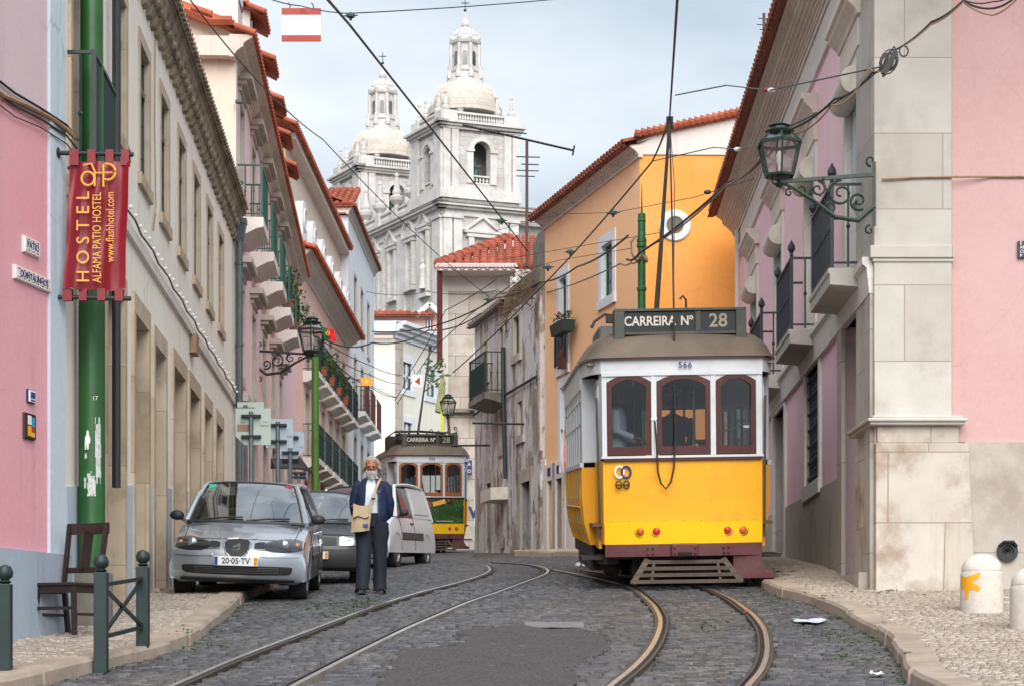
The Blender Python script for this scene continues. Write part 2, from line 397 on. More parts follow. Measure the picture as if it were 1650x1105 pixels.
M['pane_bright'] = glassy('window_glass_pale_blind', (.2,.24,.26,1), .08, .5, (.45,.5,.52,1))
M['shutter'] = plain('pale_roller_shutter', C(196,206,214), .5, var=.1)
M['drum'] = plain('shutter_box_paint', C(214,208,196), .6, var=.12, dirt=.4, dirtc=C(140,120,100))
M['zinc'] = plain('grey_downpipe', C(88,100,104), .5, .3, .25)
M['lead'] = plain('dark_downpipe', C(44,50,56), .6, .1, .3)
M['galv'] = plain('galvanised_steel', C(126,138,146), .4, .7, .18)
M['signback'] = plain('grey_aluminium_sign_back', C(178,190,182), .45, .25, .08, dirt=.2, dirtc=C(140,140,120))
M['signback2'] = plain('pale_aluminium_sign_back', C(166,180,192), .45, .25, .06)
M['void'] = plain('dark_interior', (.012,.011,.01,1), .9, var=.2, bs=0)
M['doorgrey'] = plain('grey_brown_door_reveal', C(112,96,80), .8, var=.2, nscale=2, dirt=.3, dirtc=C(80,66,54))
M['red_cloth'] = plain('dark_red_vinyl', C(138,20,36,.85), .42, var=.14, nscale=2.2, bs=.25)
M['gold'] = plain('golden_yellow_print', C(224,170,74), .5, var=.06, bs=0)
M['black'] = plain('black_paint', (.018,.018,.02,1), .5, var=.2)
M['rubber'] = plain('tyre_rubber', (.022,.022,.024,1), .85, var=.3, nscale=20)
M['white'] = plain('white_paint', C(226,228,230), .5, var=.06)
M['blue'] = plain('blue_enamel', C(40,60,130), .5, var=.1)
M['navy'] = plain('navy_paint', C(36,44,100), .5, var=.1)
M['redsign'] = plain('red_sign_paint', C(168,58,48), .55, var=.12)
M['yellow_sign'] = plain('amber_sign_paint', C(240,166,24), .5, var=.08)
M['leaf'] = plain('balcony_leaves', C(70,104,44,.9), .6, var=.45, nscale=9)
M['drygrass'] = plain('dry_weeds', C(150,112,70), .9, var=.35, nscale=5)
M['pot'] = plain('terracotta_pot', C(160,82,60), .8, var=.2)
M['wire'] = plain('cable_rubber', (.03,.03,.032,1), .6, var=.3)
M['wire_tan'] = plain('tan_cable', C(150,122,96), .7, var=.3)
M['wire_steel'] = plain('steel_wire', C(70,78,84), .45, .5, .2)
M['insul'] = plain('green_insulator', C(60,96,92), .4, var=.2)
M['lampglass'] = clearglass('lamp_glass', (.86,.84,.82,1), .12, .6)
M['skin'] = plain('skin', C(158,98,72), .55, var=.08, nscale=20, bs=.1)
M['hair'] = plain('silver_hair', C(186,182,174), .6, var=.4, nscale=30, bs=.8)
# ------------------------------------------------------------------ ground, road, pavements, rails
KH = .11
def line_px(pts, dz=0): return [gpt(u, v, dz)[:2] for u, v in pts]
def interp(pl, y):
    if y <= pl[0][1]:
        (x0, y0), (x1, y1) = pl[0], pl[1]
    else:
        for i in range(len(pl)-1):
            (x0, y0), (x1, y1) = pl[i], pl[i+1]
            if y <= y1: break
    return x0 + (x1 - x0) * (y - y0) / (y1 - y0)
KR = line_px([(1468,1105),(1452,1075),(1423,1034),(1382,1012),(1350,991),(1318,978),(1300,971),(1241,955)])
KR = [(KR[0][0] + .05, 12.0)] + [p for i, p in enumerate(KR) if i == 0 or p[1] > KR[i-1][1] + .05] + [(3.25, 27.5), (3.3, 33), (2.9, 37), (1.9, 41), (1.0, 44.5), (-.2, 47.5)]
KL = line_px([(61,1105),(250,1057),(309,1037),(341,1012),(373,989),(400,964)])
KL = [(KL[0][0]-.5, 12.0)] + KL + [(-3.3, 27), (-3.9, 36), (-4.7, 50), (-5.5, 60), (-5.6, 74), (-5.9, 90), (-6, 130)]
FCR = Fr(-4.31, 21.8, -.0578, 1)            # cream row: the facade line of the left side
FPK = Fr(FCR.X(FCR.S(101)), FCR.Y(FCR.S(101)), .211, 1)
FRI = Fr(3.556+.02875*41.7, 41.7, -.02875, -1)
def wallL(y):
    return (-3.05 - .0578*y) if y > 18.2 else FPK.x + (y - FPK.y) * .211 - .0
def wallR(y): return 3.556 + .02875*y if y > 23.1 else 13.0
def setts(name, mat, xa, xb, y0, y1, sx, sy, zoff, hz, gap, wob=.01, skip=None, inset=.012, rowrot=0.0):
    V = []; Fc = []; n = 0; y = y0; rr = random.Random(3)
    while y < y1:
        dy = sy * rr.uniform(.88, 1.14); x = xa(y) + rr.uniform(0, sx) - sx; xe = xb(y); ph = rr.uniform(0, 6)
        while x < xe:
            dx = sx * rr.uniform(.72, 1.35)
            cx, cy = x + dx/2, y + dy/2 + .03 * math.sin(x * 1.7 + ph*.1) + rowrot * (x - 0)
            if xa(cy) < cx < xe and not (skip and skip(cx, cy)):
                hx, hy = dx/2 - gap*rr.uniform(.5, 1.2), dy/2 - gap*rr.uniform(.5, 1.2); z = G(cx, cy) + zoff + rr.uniform(-hz, hz)
                gx = rr.uniform(-.03, .03); sl_ = (G(cx, cy+.1) - G(cx, cy-.1)) / .2 + rr.uniform(-.03, .03)
                j = lambda: rr.uniform(-wob, wob)
                c = [(-1,-1),(1,-1),(1,1),(-1,1)]
                jj = [(j(), j()) for _ in c]
                for (a, b_), (p, q) in zip(c, jj): V.append((cx+a*hx+p, cy+b_*hy+q, z - .035 + sl_*b_*hy))
                for (a, b_), (p, q) in zip(c, jj):
                    X, Y = a*(hx-inset)+p, b_*(hy-inset)+q
                    V.append((cx+X, cy+Y, z + gx*X + sl_*Y))
                Fc += [(n+4,n+5,n+6,n+7)] + [(n+i, n+(i+1) % 4, n+4+(i+1) % 4, n+4+i) for i in range(4)]
                n += 8
            x += dx
        y += dy
    me = bpy.data.meshes.new(name); me.vertices.add(n); me.vertices.foreach_set('co', np.array(V, dtype=np.float32).ravel())
    L = np.array(Fc, dtype=np.int32); me.loops.add(L.size); me.loops.foreach_set('vertex_index', L.ravel())
    me.polygons.add(len(L)); me.polygons.foreach_set('loop_start', np.arange(len(L), dtype=np.int32)*4); me.polygons.foreach_set('loop_total', np.full(len(L), 4, dtype=np.int32))
    me.materials.append(mat); me.update(calc_edges=True); me.validate()
    o = bpy.data.objects.new(name, me); COL.objects.link(o); return o
def sett_mat(name, c1, c2, c3, rough, dirtc, bs=.4, moss=.0):
    m, t, b = new_mat(name); g = t.nodes.new('ShaderNodeNewGeometry'); v = coords(t)
    r = t.nodes.new('ShaderNodeValToRGB'); r.color_ramp.elements[0].color = c1; r.color_ramp.elements[1].color = c3
    e = r.color_ramp.elements.new(.5); e.color = c2; t.links.new(g.outputs['Random Per Island'], r.inputs[0])
    a = mix(t, ramp(t, noise(t, v, 1.0, 6, .6), .4, .7), r.outputs[0], dk(c2, 1.2))
    a = mix(t, mix(t, .6, (0,0,0,1), ramp(t, noise(t, v, 24, 5, .7), .4, .75)), a, dk(c2, .55))
    a = mix(t, mix(t, .45, (0,0,0,1), ramp(t, noise(t, v, .55, 9, .65), .5, .7)), a, dirtc)
    t.links.new(a, b.inputs['Base Color'])
    rr = t.nodes.new('ShaderNodeMapRange'); rr.inputs[3].default_value = rough - .16; rr.inputs[4].default_value = rough + .16
    t.links.new(noise(t, v, 6, 5, .7), rr.inputs[0]); t.links.new(rr.outputs[0], b.inputs['Roughness'])
    bump(t, b, noise(t, v, 60, 6, .75), bs, .006); return m
M['sett'] = sett_mat('basalt_setts', C(52,54,59), C(74,75,79), C(112,112,114), .38, C(112,106,98), .6)
M['calcada'] = sett_mat('limestone_calcada', C(140,128,116), C(162,150,138), C(188,178,166), .75, C(150,132,114), .4)
gm, gt, gb = new_mat('joint_soil'); gv = coords(gt)
ga = mix(gt, ramp(gt, noise(gt, gv, .9, 8, .6), .45, .62), C(64,60,54,.9), C(96,88,70,.9))
ga = mix(gt, ramp(gt, noise(gt, gv, .5, 9, .7), .56, .66), ga, C(74,84,46,.9)); gt.links.new(ga, gb.inputs['Base Color']); gb.inputs['Roughness'].default_value = .95
bump(gt, gb, noise(gt, gv, 40, 5, .7), .6, .01)
M['soil'] = gm
# the terrain: one sheet to the horizon
ys = list(range(-60, 12, 6)) + [12 + i*.5 for i in range(160)] + list(range(92, 620, 12))
xs = [-420,-200,-90,-40,-20,-12,-9,-7,-6,-5,-4,-3,-2,-1,0,1,2,3,4,5,6,8,10,13,20,40,90,200,420]
mb = MB(); nx = len(xs)
mb.add([(x, y, G(x, y) - .03) for y in ys for x in xs], [(j*nx+i, j*nx+i+1, (j+1)*nx+i+1, (j+1)*nx+i) for j in range(len(ys)-1) for i in range(nx-1)])
struct(obj('ground', mb, M['soil'], smooth=True))
# rails, from the points where they lie on the road
RAILS = [line_px(p) for p in (
    [(286,1105),(395,1058),(505,1016),(600,980),(686,953),(730,942),(764,932),(785,924),(792,917),(784,911),(750,907)],
    [(468,1105),(560,1058),(645,1016),(700,992),(750,971),(810,950),(864,930),(880,921),(872,914),(845,909),(795,906)],
    [(991,1105),(1030,1073),(1054,1044),(1066,1018),(1068,998),(1060,980),(1050,969),(1030,953),(1005,942),(960,931),(923,923),(895,918)],
    [(1200,1105),(1222,1078),(1231,1048),(1227,1016),(1213,995),(1195,980),(1172,964),(1141,950),(1110,941),(1060,934),(1000,927),(940,919)])]
def smooth_line(p, k=5):
    out = []
    for i in range(len(p)-1):
        a, b, c, d = (np.array(p[max(i-1, 0)]), np.array(p[i]), np.array(p[i+1]), np.array(p[min(i+2, len(p)-1)]))
        for j in range(k):
            t = j / k; out.append(tuple(.5*((2*b)+(-a+c)*t+(2*a-5*b+4*c-d)*t*t+(-a+3*b-3*c+d)*t**3)))
    out.append(tuple(p[-1])); return out
RAILS = [smooth_line([(p[0][0] - (p[1][0]-p[0][0])*1.2, p[0][1] - (p[1][1]-p[0][1])*1.2)] + list(p), 6) for p in RAILS]
def near_rail(x, y, r=.1):
    for l in RAILS:
        for i in range(0, len(l)):
            if abs(l[i][0]-x) < .6 and abs(l[i][1]-y) < .8:
                a = np.array(l[i]); b = np.array(l[min(i+1, len(l)-1)]); d = b - a; L2 = float(d @ d) or 1
                t = max(0, min(1, float((np.array((x, y)) - a) @ d) / L2)); q = a + d*t
                if math.hypot(q[0]-x, q[1]-y) < r: return True
    return False
def sweep(mb, line, sec, zf=G):
    n = len(sec); vs = []
    for i, (x, y) in enumerate(line):
        a = line[max(i-1, 0)]; b = line[min(i+1, len(line)-1)]; d = (b[0]-a[0], b[1]-a[1]); l = math.hypot(*d) or 1
        nx_, ny_ = d[1]/l, -d[0]/l
        for o, dz in sec: vs.append((x+nx_*o, y+ny_*o, zf(x, y)+dz))
    fs = [(i*n+k, i*n+(k+1) % n, (i+1)*n+(k+1) % n, (i+1)*n+k) for i in range(len(line)-1) for k in range(n)]
    fs += [tuple(range(n)), tuple(range((len(line)-1)*n, len(line)*n))]
    mb.add(vs, fs)
M['rail'] = plain('polished_rail_steel', C(226,224,222), .28, .9, .12, 8, bs=.05)
M['rail_dark'] = plain('rusty_rail_flange', C(70,63,58), .5, .2, .35, 8)
M['rail_rust'] = plain('worn_brassy_rail', C(168,132,92), .3, .85, .2, 4)
M['groove'] = plain('rail_groove_dark', (.014,.012,.01,1), .9)  # near-black strip between rail head and lip
for k, l in enumerate(RAILS):
    a = MB(); b_ = MB(); c_ = MB()
    s = 1 if k in (0, 2) else -1
    sec = lambda p, q, z: [(s*p, z-.05), (s*q, z-.05), (s*q, z), (s*p, z)]
    sweep(a, l, sec(-.05, -.005, .012)); sweep(c_, l, sec(-.003, .03, -.006)); sweep(b_, l, sec(.032, .055, .010))
    if k > 1: sweep(b_, l, sec(-.085, -.054, .006))
    o = obj('tram_rail', a, M['rail']); struct(o); o['label'] = 'steel tram rail set in the street'
    obj('rail_groove', c_, M['groove'], o); obj('rail_flange', b_, M['rail_dark'], o)
# asphalt patch
POLY = [(250+a/2.2, 880+b/2.2) for a, b in [(700,520),(800,470),(825,440),(832,402),(905,366),(1000,352),(1075,350),(1118,330),(1050,312),(1120,292),(1300,284),(1500,296),(1612,328),(1588,372),(1485,425),(1500,462),(1420,495),(1380,540)]]
POLY = [gpt(u, min(v, 1104))[:2] if v < 1105 else (gpt(u, 1104)[0], 13.0) for u, v in POLY]
def inpoly(x, y, P=POLY):
    r = False; j = len(P)-1
    for i in range(len(P)):
        if (P[i][1] > y) != (P[j][1] > y) and x < (P[j][0]-P[i][0])*(y-P[i][1])/(P[j][1]-P[i][1])+P[i][0]: r = not r
        j = i
    return r
from mathutils import noise as mn
xsP = [p[0] for p in POLY]; ysP = [p[1] for p in POLY]; st = .035
mb = MB(); idx = {}
def vid(i, j):
    if (i, j) not in idx:
        x, y = min(xsP)+i*st, min(ysP)+j*st
        idx[(i, j)] = len(mb.v); mb.v.append((x + mn.noise(Vector((x*9, y*9, 5)))*.02, y + mn.noise(Vector((x*9, y*9, 1)))*.02, G(x, y) + .010 + .012*mn.noise(Vector((x*3, y*3, 0))) + .005*mn.noise(Vector((x*14, y*14, 0)))))
    return idx[(i, j)]
cells = set()
for i in range(int((max(xsP)-min(xsP))/st)):
    for j in range(int((max(ysP)-min(ysP))/st)):
        x, y = min(xsP)+(i+.5)*st, min(ysP)+(j+.5)*st; q = Vector((x*2.2, y*2.2, 0))
        if inpoly(x + .16*mn.noise(q)+.06*mn.noise(q*5), y + .3*mn.noise(q + Vector((7, 3, 0)))+.14*mn.noise(q*5)): cells.add((i, j))
for i, j in cells: mb.f.append((vid(i, j), vid(i+1, j), vid(i+1, j+1), vid(i, j+1))); mb.m.append(0)
top = dict(idx); low = {}
def lid(i, j):
    if (i, j) not in low:
        x, y, z = mb.v[top[(i, j)]]; low[(i, j)] = len(mb.v); mb.v.append((x, y, z - .06))
    return low[(i, j)]
for i, j in cells:
    for (di, dj, a, b_) in ((-1,0,(0,0),(0,1)), (1,0,(1,0),(1,1)), (0,-1,(0,0),(1,0)), (0,1,(0,1),(1,1))):
        if (i+di, j+dj) not in cells:
            p, q = (i+a[0], j+a[1]), (i+b_[0], j+b_[1]); mb.f.append((top[p], top[q], lid(*q), lid(*p))); mb.m.append(0)
m, t, b = new_mat('asphalt_patch'); v = coords(t)
a = mix(t, ramp(t, noise(t, v, 38, 5, .85), .40, .60), C(34,34,37), C(98,96,97)); a = mix(t, mix(t, .4, (0,0,0,1), ramp(t, noise(t, v, 1.6, 7, .6), .45, .7)), a, C(84,80,77))
t.links.new(a, b.inputs['Base Color']); b.inputs['Roughness'].default_value = .85; bump(t, b, noise(t, v, 45, 4, .8), 1.0, .02)
o = obj('asphalt_patch', mb, m, smooth=False); struct(o)
# setts: the road
o = setts('road', M['sett'], lambda y: interp(KL, y)+.02, lambda y: interp(KR, y)-.02, 12.6, 44, .125, .086, .0, .005, .005, wob=.008, inset=.009, skip=lambda x, y: near_rail(x, y, .115)); struct(o)
mb = MB(); ysr = [44 + i*1.0 for i in range(60)]
mb.add([(interp(KL, y) + (14 if k else 0), y, G(interp(KL, y) + (14 if k else 0), y) + .004) for y in ysr for k in (0, 1)], [(2*i, 2*i+1, 2*i+3, 2*i+2) for i in range(len(ysr)-1)])
m = stone('far_setts', C(104,102,102), C(92,90,92), .16, .11, .015, C(50,48,46), .3, C(96,88,78)); 
struct(obj('road_far', mb, m)); 
# fix brick mapping of the flat far road: use x, y
for n_ in m.node_tree.nodes:
    if n_.type == 'SEPXYZ': sepn = n_
for l_ in list(m.node_tree.links):
    if l_.from_node == sepn: m.node_tree.links.remove(l_)
adn = [n_ for n_ in m.node_tree.nodes if n_.type == 'MATH'][0]; cbn = [n_ for n_ in m.node_tree.nodes if n_.type == 'COMBXYZ'][0]
m.node_tree.links.new(sepn.outputs[0], adn.inputs[0]); adn.inputs[1].default_value = 0; m.node_tree.links.new(sepn.outputs[1], cbn.inputs[1])
# kerbs and pavements
M['kerb'] = plain('kerb_limestone', C(162,148,134), .8, var=.28, nscale=2.5, bs=.4, dirt=.5, dirtc=C(120,104,86))
def kerb(name, pl, side, y1, W=.27):
    mb = MB(); pts = smooth_line(pl, 4); pts = [p for p in pts if p[1] < y1]; rr = random.Random(5)
    acc = [0]
    for i in range(1, len(pts)): acc.append(acc[-1] + math.dist(pts[i], pts[i-1]))
    def at(s):
        for i in range(len(acc)-1):
            if s <= acc[i+1]: break
        t = (s-acc[i])/(acc[i+1]-acc[i]); return (pts[i][0]+(pts[i+1][0]-pts[i][0])*t, pts[i][1]+(pts[i+1][1]-pts[i][1])*t)
    s = 0
    while s < acc[-1]-.5:
        L = rr.uniform(.55, 1.15); e = min(s+L-.012, acc[-1]); line = [at(s+(e-s)*k/3) for k in range(4)]; h = KH + rr.uniform(-.012, .012); o = rr.uniform(-.012, .012)
        sg = side; sweep(mb, line, [(sg*(0+o), -.1), (sg*(.012+o), h-.03), (sg*(.035+o), h), (sg*(W), h+.004), (sg*(W), -.1)]); s += L
    return struct(obj(name, mb, M['kerb'], bevel=0))
kerb('kerb_right', KR, 1, 47); kerb('kerb_left', KL, -1, 70)
def pave(name, xa, xb, y0, y1, step=.6):
    mb = MB(); n = int((y1-y0)/step)
    K = 5
    for i in range(n+1):
        y = y0+i*step
        for k in range(K+1):
            x = xa(y)+(xb(y)-xa(y))*k/K; mb.v.append((x, y, G(x, y)+KH-.022))
    for i in range(n):
        for k in range(K): mb.f.append((i*(K+1)+k, i*(K+1)+k+1, (i+1)*(K+1)+k+1, (i+1)*(K+1)+k)); mb.m.append(0)
    return struct(obj(name, mb, M['soil'], smooth=True))
pave('pavement_bed_right', lambda y: interp(KR, y)+.2, lambda y: wallR(y)+.3, 12, 23.1)
pave('pavement_bed_far_right', lambda y: interp(KR, y)+.2, lambda y: wallR(y)+.3, 23.1, 48)
pave('pavement_bed_left', lambda y: wallL(y)-.3, lambda y: interp(KL, y)-.2, 12, 60)
struct(setts('pavement_right', M['calcada'], lambda y: interp(KR, y)+.27, lambda y: min(wallR(y), 8.5), 12.8, 24.5, .085, .075, KH, .004, .004, .006, inset=.008, rowrot=.15))
struct(setts('pavement_right_narrow', M['calcada'], lambda y: interp(KR, y)+.27, lambda y: wallR(y), 24.5, 47.5, .1, .09, KH, .004, .004, .006, inset=.008))
struct(setts('pavement_left', M['calcada'], lambda y: wallL(y), lambda y: interp(KL, y)-.27, 12.8, 34, .09, .08, KH, .004, .004, .006, inset=.008, rowrot=.1))
# weeds in the joints and along the kerbs
def tufts(name, spots, mat, label):
    mb = MB(); rr = random.Random(11)
    for (x, y, z, s) in spots:
        for k in range(9):
            a = rr.uniform(0, 6.28); l = s*rr.uniform(.4, 1); q = Vector((math.cos(a), math.sin(a), 0))*l*.8; p = Vector((x+rr.uniform(-s,s)*.7, y+rr.uniform(-s,s)*.7, z)); n_ = Vector((-q.y, q.x, 0)).normalized()*.006
            mb.add([p-n_, p+n_, p+q*.6+n_+Vector((0,0,l*.35)), p+q+Vector((0,0,l*.3))], [(0,1,2,3)])
    o = obj(name, mb, mat); struct(o, 'stuff'); o['label'] = label; o['category'] = 'weeds'; return o
rr = random.Random(2); sp = []
for u, v, n_, s in [(316,1028,14,.05),(395,970,8,.04),(1238,955,10,.05),(1310,966,8,.04),(1340,985,8,.04),(1395,1020,8,.03),(1440,1065,10,.03),(1300,1000,6,.02),(1420,960,8,.05),(590,962,22,.04),(560,972,22,.04),(540,985,16,.035),(520,965,20,.04),(1150,1000,20,.03),(1380,1050,30,.03),(1350,1020,30,.03),(660,945,8,.02),(268,890,10,.09),(95,1000,8,.05),(1250,930,10,.05),(340,935,6,.05),(1400,1060,10,.02),(1330,1010,10,.02),(1180,1000,6,.02),(1270,975,10,.02)]:
    x, y, z = gpt(u, v, .05)
    for k in range(n_): xx, yy = x+rr.gauss(0, .13), y+rr.gauss(0, .45); sp.append((xx, yy, G(xx, yy)+(KH if xx > interp(KR, yy) or xx < interp(KL, yy) else 0), s))
for i in range(120):
    y = 13+rr.random()*12; x = interp(KR, y)-rr.random()*.12; sp.append((x, y, G(x, y), .022))
for i in range(70):
    y = 13+rr.random()*14; x = interp(KL, y)+rr.random()*.12; sp.append((x, y, G(x, y), .022))
tufts('weeds', sp, M['leaf'], 'small green weeds growing in the street joints and along the kerbs')
# ------------------------------------------------------------------ facade helpers
def wall(root, s0, s1, z0, z1, holes, mat, rev=.28, back=.5, name='wall', y=0.0, topf=None, sides=True):
    "wall skin in root-local coordinates with real openings and reveals; holes = (a, b, c, d)"
    mb = MB()
    xs_ = sorted({s0, s1, *[h[0] for h in holes], *[h[1] for h in holes]}); zs_ = sorted({z0, z1, *[h[2] for h in holes], *[h[3] for h in holes]})
    xs_ = [x for x in xs_ if s0 <= x <= s1]; zs_ = [z for z in zs_ if z0 <= z <= z1]
    for i in range(len(xs_)-1):
        for j in range(len(zs_)-1):
            a, b, c, d = xs_[i], xs_[i+1], zs_[j], zs_[j+1]; mx, mz = (a+b)/2, (c+d)/2
            if any(h[0] < mx < h[1] and h[2] < mz < h[3] for h in holes): continue
            if topf and j == len(zs_)-2: mb.quad((a, y, c), (b, y, c), (b, y, topf(b)), (a, y, topf(a)))
            else: mb.quad((a, y, c), (b, y, c), (b, y, d), (a, y, d))
    for a, b, c, d in holes:
        a, b, c, d = max(a, s0), min(b, s1), max(c, z0), min(d, z1)
        for q in (((a,c),(a,d)), ((b,c),(b,d)), ((a,c),(b,c)), ((a,d),(b,d))):
            (p, r), (p2, r2) = q; mb.quad((p, y, r), (p2, y, r2), (p2, y+rev, r2), (p, y+rev, r))
    if sides:
        for s in (s0, s1):
            zt = topf(s) if topf else z1
            mb.quad((s, y, z0), (s, y+back, z0), (s, y+back, zt), (s, y, zt))
        mb.quad((s0, y+back, z0), (s1, y+back, z0), (s1, y+back, topf(s1) if topf else z1), (s0, y+back, topf(s0) if topf else z1))
    me_o = obj(name, mb, mat, root); return me_o
_WC = {}
def window(root, cx, z0, w_, h_, y=.16, leaf='whiteframe', glass='pane', trim='trim_brown', tw=.16, tp=.035, sill=True, rows=2, cols=2, hood=None, door=False, tside=True, fw=.055, curtainrows=None, name='window', transom=.0, tb=None):
    "stone surround > joinery frame > pane; origin at the sill centre on the facade line"
    key = (round(w_, 2), round(h_, 2), y, leaf, glass, trim, tw, tp, sill, rows, cols, hood, door, transom, tb)
    if key not in _WC:
        a = MB()
        if tw:
            x0, x1 = -w_/2, w_/2; b_ = tb if tb is not None else (0 if door else tw)
            a.box(x0-tw, x0+.008, -tp, y+.02, 0 if door else -b_, h_-.008); a.box(x1-.008, x1+tw, -tp, y+.02, 0 if door else -b_, h_-.008); a.box(x0-tw, x1+tw, -tp-.002, y+.02, h_-.008, h_+tw*1.1)
            if not door: a.box(x0-tw-.02, x1+tw+.02, -tp-.03, y+.02, -b_, 0.008)
            if hood:
                a.box(x0-tw-.02, x1+tw+.02, -tp-.04, .05, h_+tw*1.1, h_+tw*1.1+hood*.35); a.box(x0-tw-.09, x1+tw+.09, -tp-.14, .05, h_+tw*1.1+hood*.35, h_+tw*1.1+hood*.62)
                a.box(x0-tw-.15, x1+tw+.15, -tp-.24, .05, h_+tw*1.1+hood*.62, h_+tw*1.1+hood)
        f = MB(); g_ = MB(); x0, x1 = -w_/2, w_/2; t = fw
        f.box(x0, x0+t, y, y+.06, 0, h_); f.box(x1-t, x1, y, y+.06, 0, h_); f.box(x0+t, x1-t, y, y+.06, h_-t, h_); f.box(x0+t, x1-t, y, y+.06, 0, t*1.2)
        for c in range(1, cols): xc = x0+w_*c/cols; f.box(xc-t*.7, xc+t*.7, y-.01, y+.055, t*1.2, h_-t)
        for r in range(1, rows): zc = h_*r/rows; f.box(x0+t, x1-t, y+.012, y+.05, zc-.018, zc+.018)
        if transom: zc = h_-transom; f.box(x0+t, x1-t, y-.015, y+.052, zc-.04, zc+.04)
        g_.box(x0+t*.5, x1-t*.5, y+.025, y+.04, t*.5, h_-t*.5)
        _WC[key] = [None, None, None]
        o = obj(name, f, M[leaf], root, loc=(cx, 0, z0)); _WC[key][0] = o.data
        p = obj('pane', g_, M[glass], o); _WC[key][1] = p.data
        if tw: q = obj('surround', a, M[trim], o); _WC[key][2] = q.data
        return o
    d = _WC[key]; o = obj(name, d[0], None, root, loc=(cx, 0, z0)); obj('pane', d[1], None, o)
    if d[2]: obj('surround', d[2], None, o)
    return o
def tiles_eave(mb, x0, x1, y0, z0, y1, z1, pitch=.22, r=.085, seg=.42, n=6, both=True):
    "barrel tiles from the eave (y0, z0) up to (y1, z1), rows across x"
    L = math.hypot(y1-y0, z1-z0); ey, ez = (y1-y0)/L, (z1-z0)/L; ny, nz = -ez, ey
    k = max(1, int(round((x1-x0)/pitch))); p = (x1-x0)/k; m = max(1, int(round(L/seg)))
    mb.quad((x0, y0, z0-.02), (x1, y0, z0-.02), (x1, y1, z1-.02), (x0, y1, z1-.02)); mb.quad((x0, y0+ny*-.05, z0-.07), (x1, y0+ny*-.05, z0-.07), (x1, y1, z1-.07), (x0, y1, z1-.07))
    mb.quad((x0, y0, z0-.02), (x1, y0, z0-.02), (x1, y0+ny*-.05, z0-.07), (x0, y0+ny*-.05, z0-.07))
    for i in range(k):
        xc = x0+(i+.5)*p; jit = rnd.uniform(-.012, .012)
        for j in range(m):
            a, b = j*L/m, (j+1)*L/m+.03; r0, r1 = r*1.08, r*.86
            ring = []
            for (d, rr_, up) in ((a-.01*(j == 0), r0, .018), (b, r1, 0)):
                cy, cz = y0+ey*d, z0+ez*d
                ring.append([(xc+jit+rr_*math.cos(t), cy+ny*(rr_*math.sin(t)*.9+up), cz+nz*(rr_*math.sin(t)*.9+up)) for t in [math.pi*q/n for q in range(n+1)]])
            mb.add(ring[0]+ring[1], [(q, q+1, n+2+q, n+1+q) for q in range(n)] + [tuple(range(n+1))])
        # the hollow tile between, seen from below at the eave
        xv = x0+i*p
        mb.add([(xv+r*.8*math.cos(t), y0+dd, z0-.0-r*.55*math.sin(t)+ez*dd*.9) for dd in (-.05, .35) for t in [math.pi*q/n for q in range(n+1)]], [(q, q+1, n+2+q, n+1+q) for q in range(n)])
def cornice(root, s0, s1, zb, steps, mat, name='cornice', mi0=0.0, mi1=0.0):
    "stepped moulding; steps = (depth out, height) pairs from the bottom up"
    pts = [(0.05, zb)]; z = zb
    for d, h in steps: pts += [(-d, z), (-d, z+h)]; z += h
    pts += [(0.05, z)]
    return obj(name, MB().prismx(pts, s0, s1), mat, root, smooth=True)
def ovolo(d0, d1, h, n=6):
    return [(d0+(d1-d0)*(1-math.cos(math.pi/2*(i+1)/n)), h/n) for i in range(n)]
def railing(root, x0, x1, yo, z0, h, mat, nb=None, side=True, knob=True, mid=False, panel=False, finial=False, name='railing', r=.011):
    "iron railing of a balcony: front at -yo, returns to the wall"
    mb = MB(); nb = nb or max(2, int((x1-x0)/.13)); sq = r*1.3
    mb.box(x0, x1, -yo-.02, -yo+.02, z0+h-.02, z0+h+.012); mb.box(x0, x1, -yo-.012, -yo+.012, z0+.06, z0+.085)
    for i in range(nb+1):
        x = x0+(x1-x0)*i/nb; mb.tube([(x, -yo, z0+.02), (x, -yo, z0+h)], r, 5, False)
        if knob and 0 < i < nb:
            for q in ((.25, .75) if mid else (.5,)): mb.ball((x, -yo, z0+h*q), r*2.2, n=6, m=4)
    if mid:
        mb.box(x0, x1, -yo-.01, -yo+.01, z0+h*.8, z0+h*.8+.02)
        for i in range(nb): mb.ball(((x0+(x1-x0)*(i+.5)/nb), -yo, z0+h*.9), .03, .008, .045, 6, 4)
    if side:
        for x in (x0, x1):
            mb.box(x-.015, x+.015, -yo, .05, z0+h-.02, z0+h+.01); mb.box(x-.01, x+.01, -yo, .05, z0+.06, z0+.085)
            m_ = max(2, int(yo/.14))
            for i in range(1, m_): mb.tube([(x, -yo*i/m_, z0+.02), (x, -yo*i/m_, z0+h)], r, 5, False); mb.ball((x, -yo*i/m_, z0+h*.5), r*2.2, n=6, m=4)
    for x in (x0, x1):
        mb.box(x-.022, x+.022, -yo-.022, -yo+.022, z0, z0+h+.02)
        if finial: mb.lathe([(.0,0),(.03,.01),(.02,.04),(.055,.1),(.05,.15),(.02,.2),(.0,.24)], (x, -yo, z0+h+.02), 8)
    if panel: mb.box(x0+.02, x1-.02, -yo+.012, -yo+.018, z0+.09, z0+h*.78)
    return obj(name, mb, mat, root)
def slab(root, x0, x1, yo, zt, th, mat, name='balcony_slab', taper=.3):
    "stone balcony slab tapering towards the wall"
    pts = [(-yo, zt), (-yo, zt-th*.55), (-yo+.12, zt-th*.62), (-yo*.25, zt-th), (.05, zt-th), (.05, zt)]
    return obj(name, MB().prismx(pts, x0, x1), mat, root, bevel=.008)

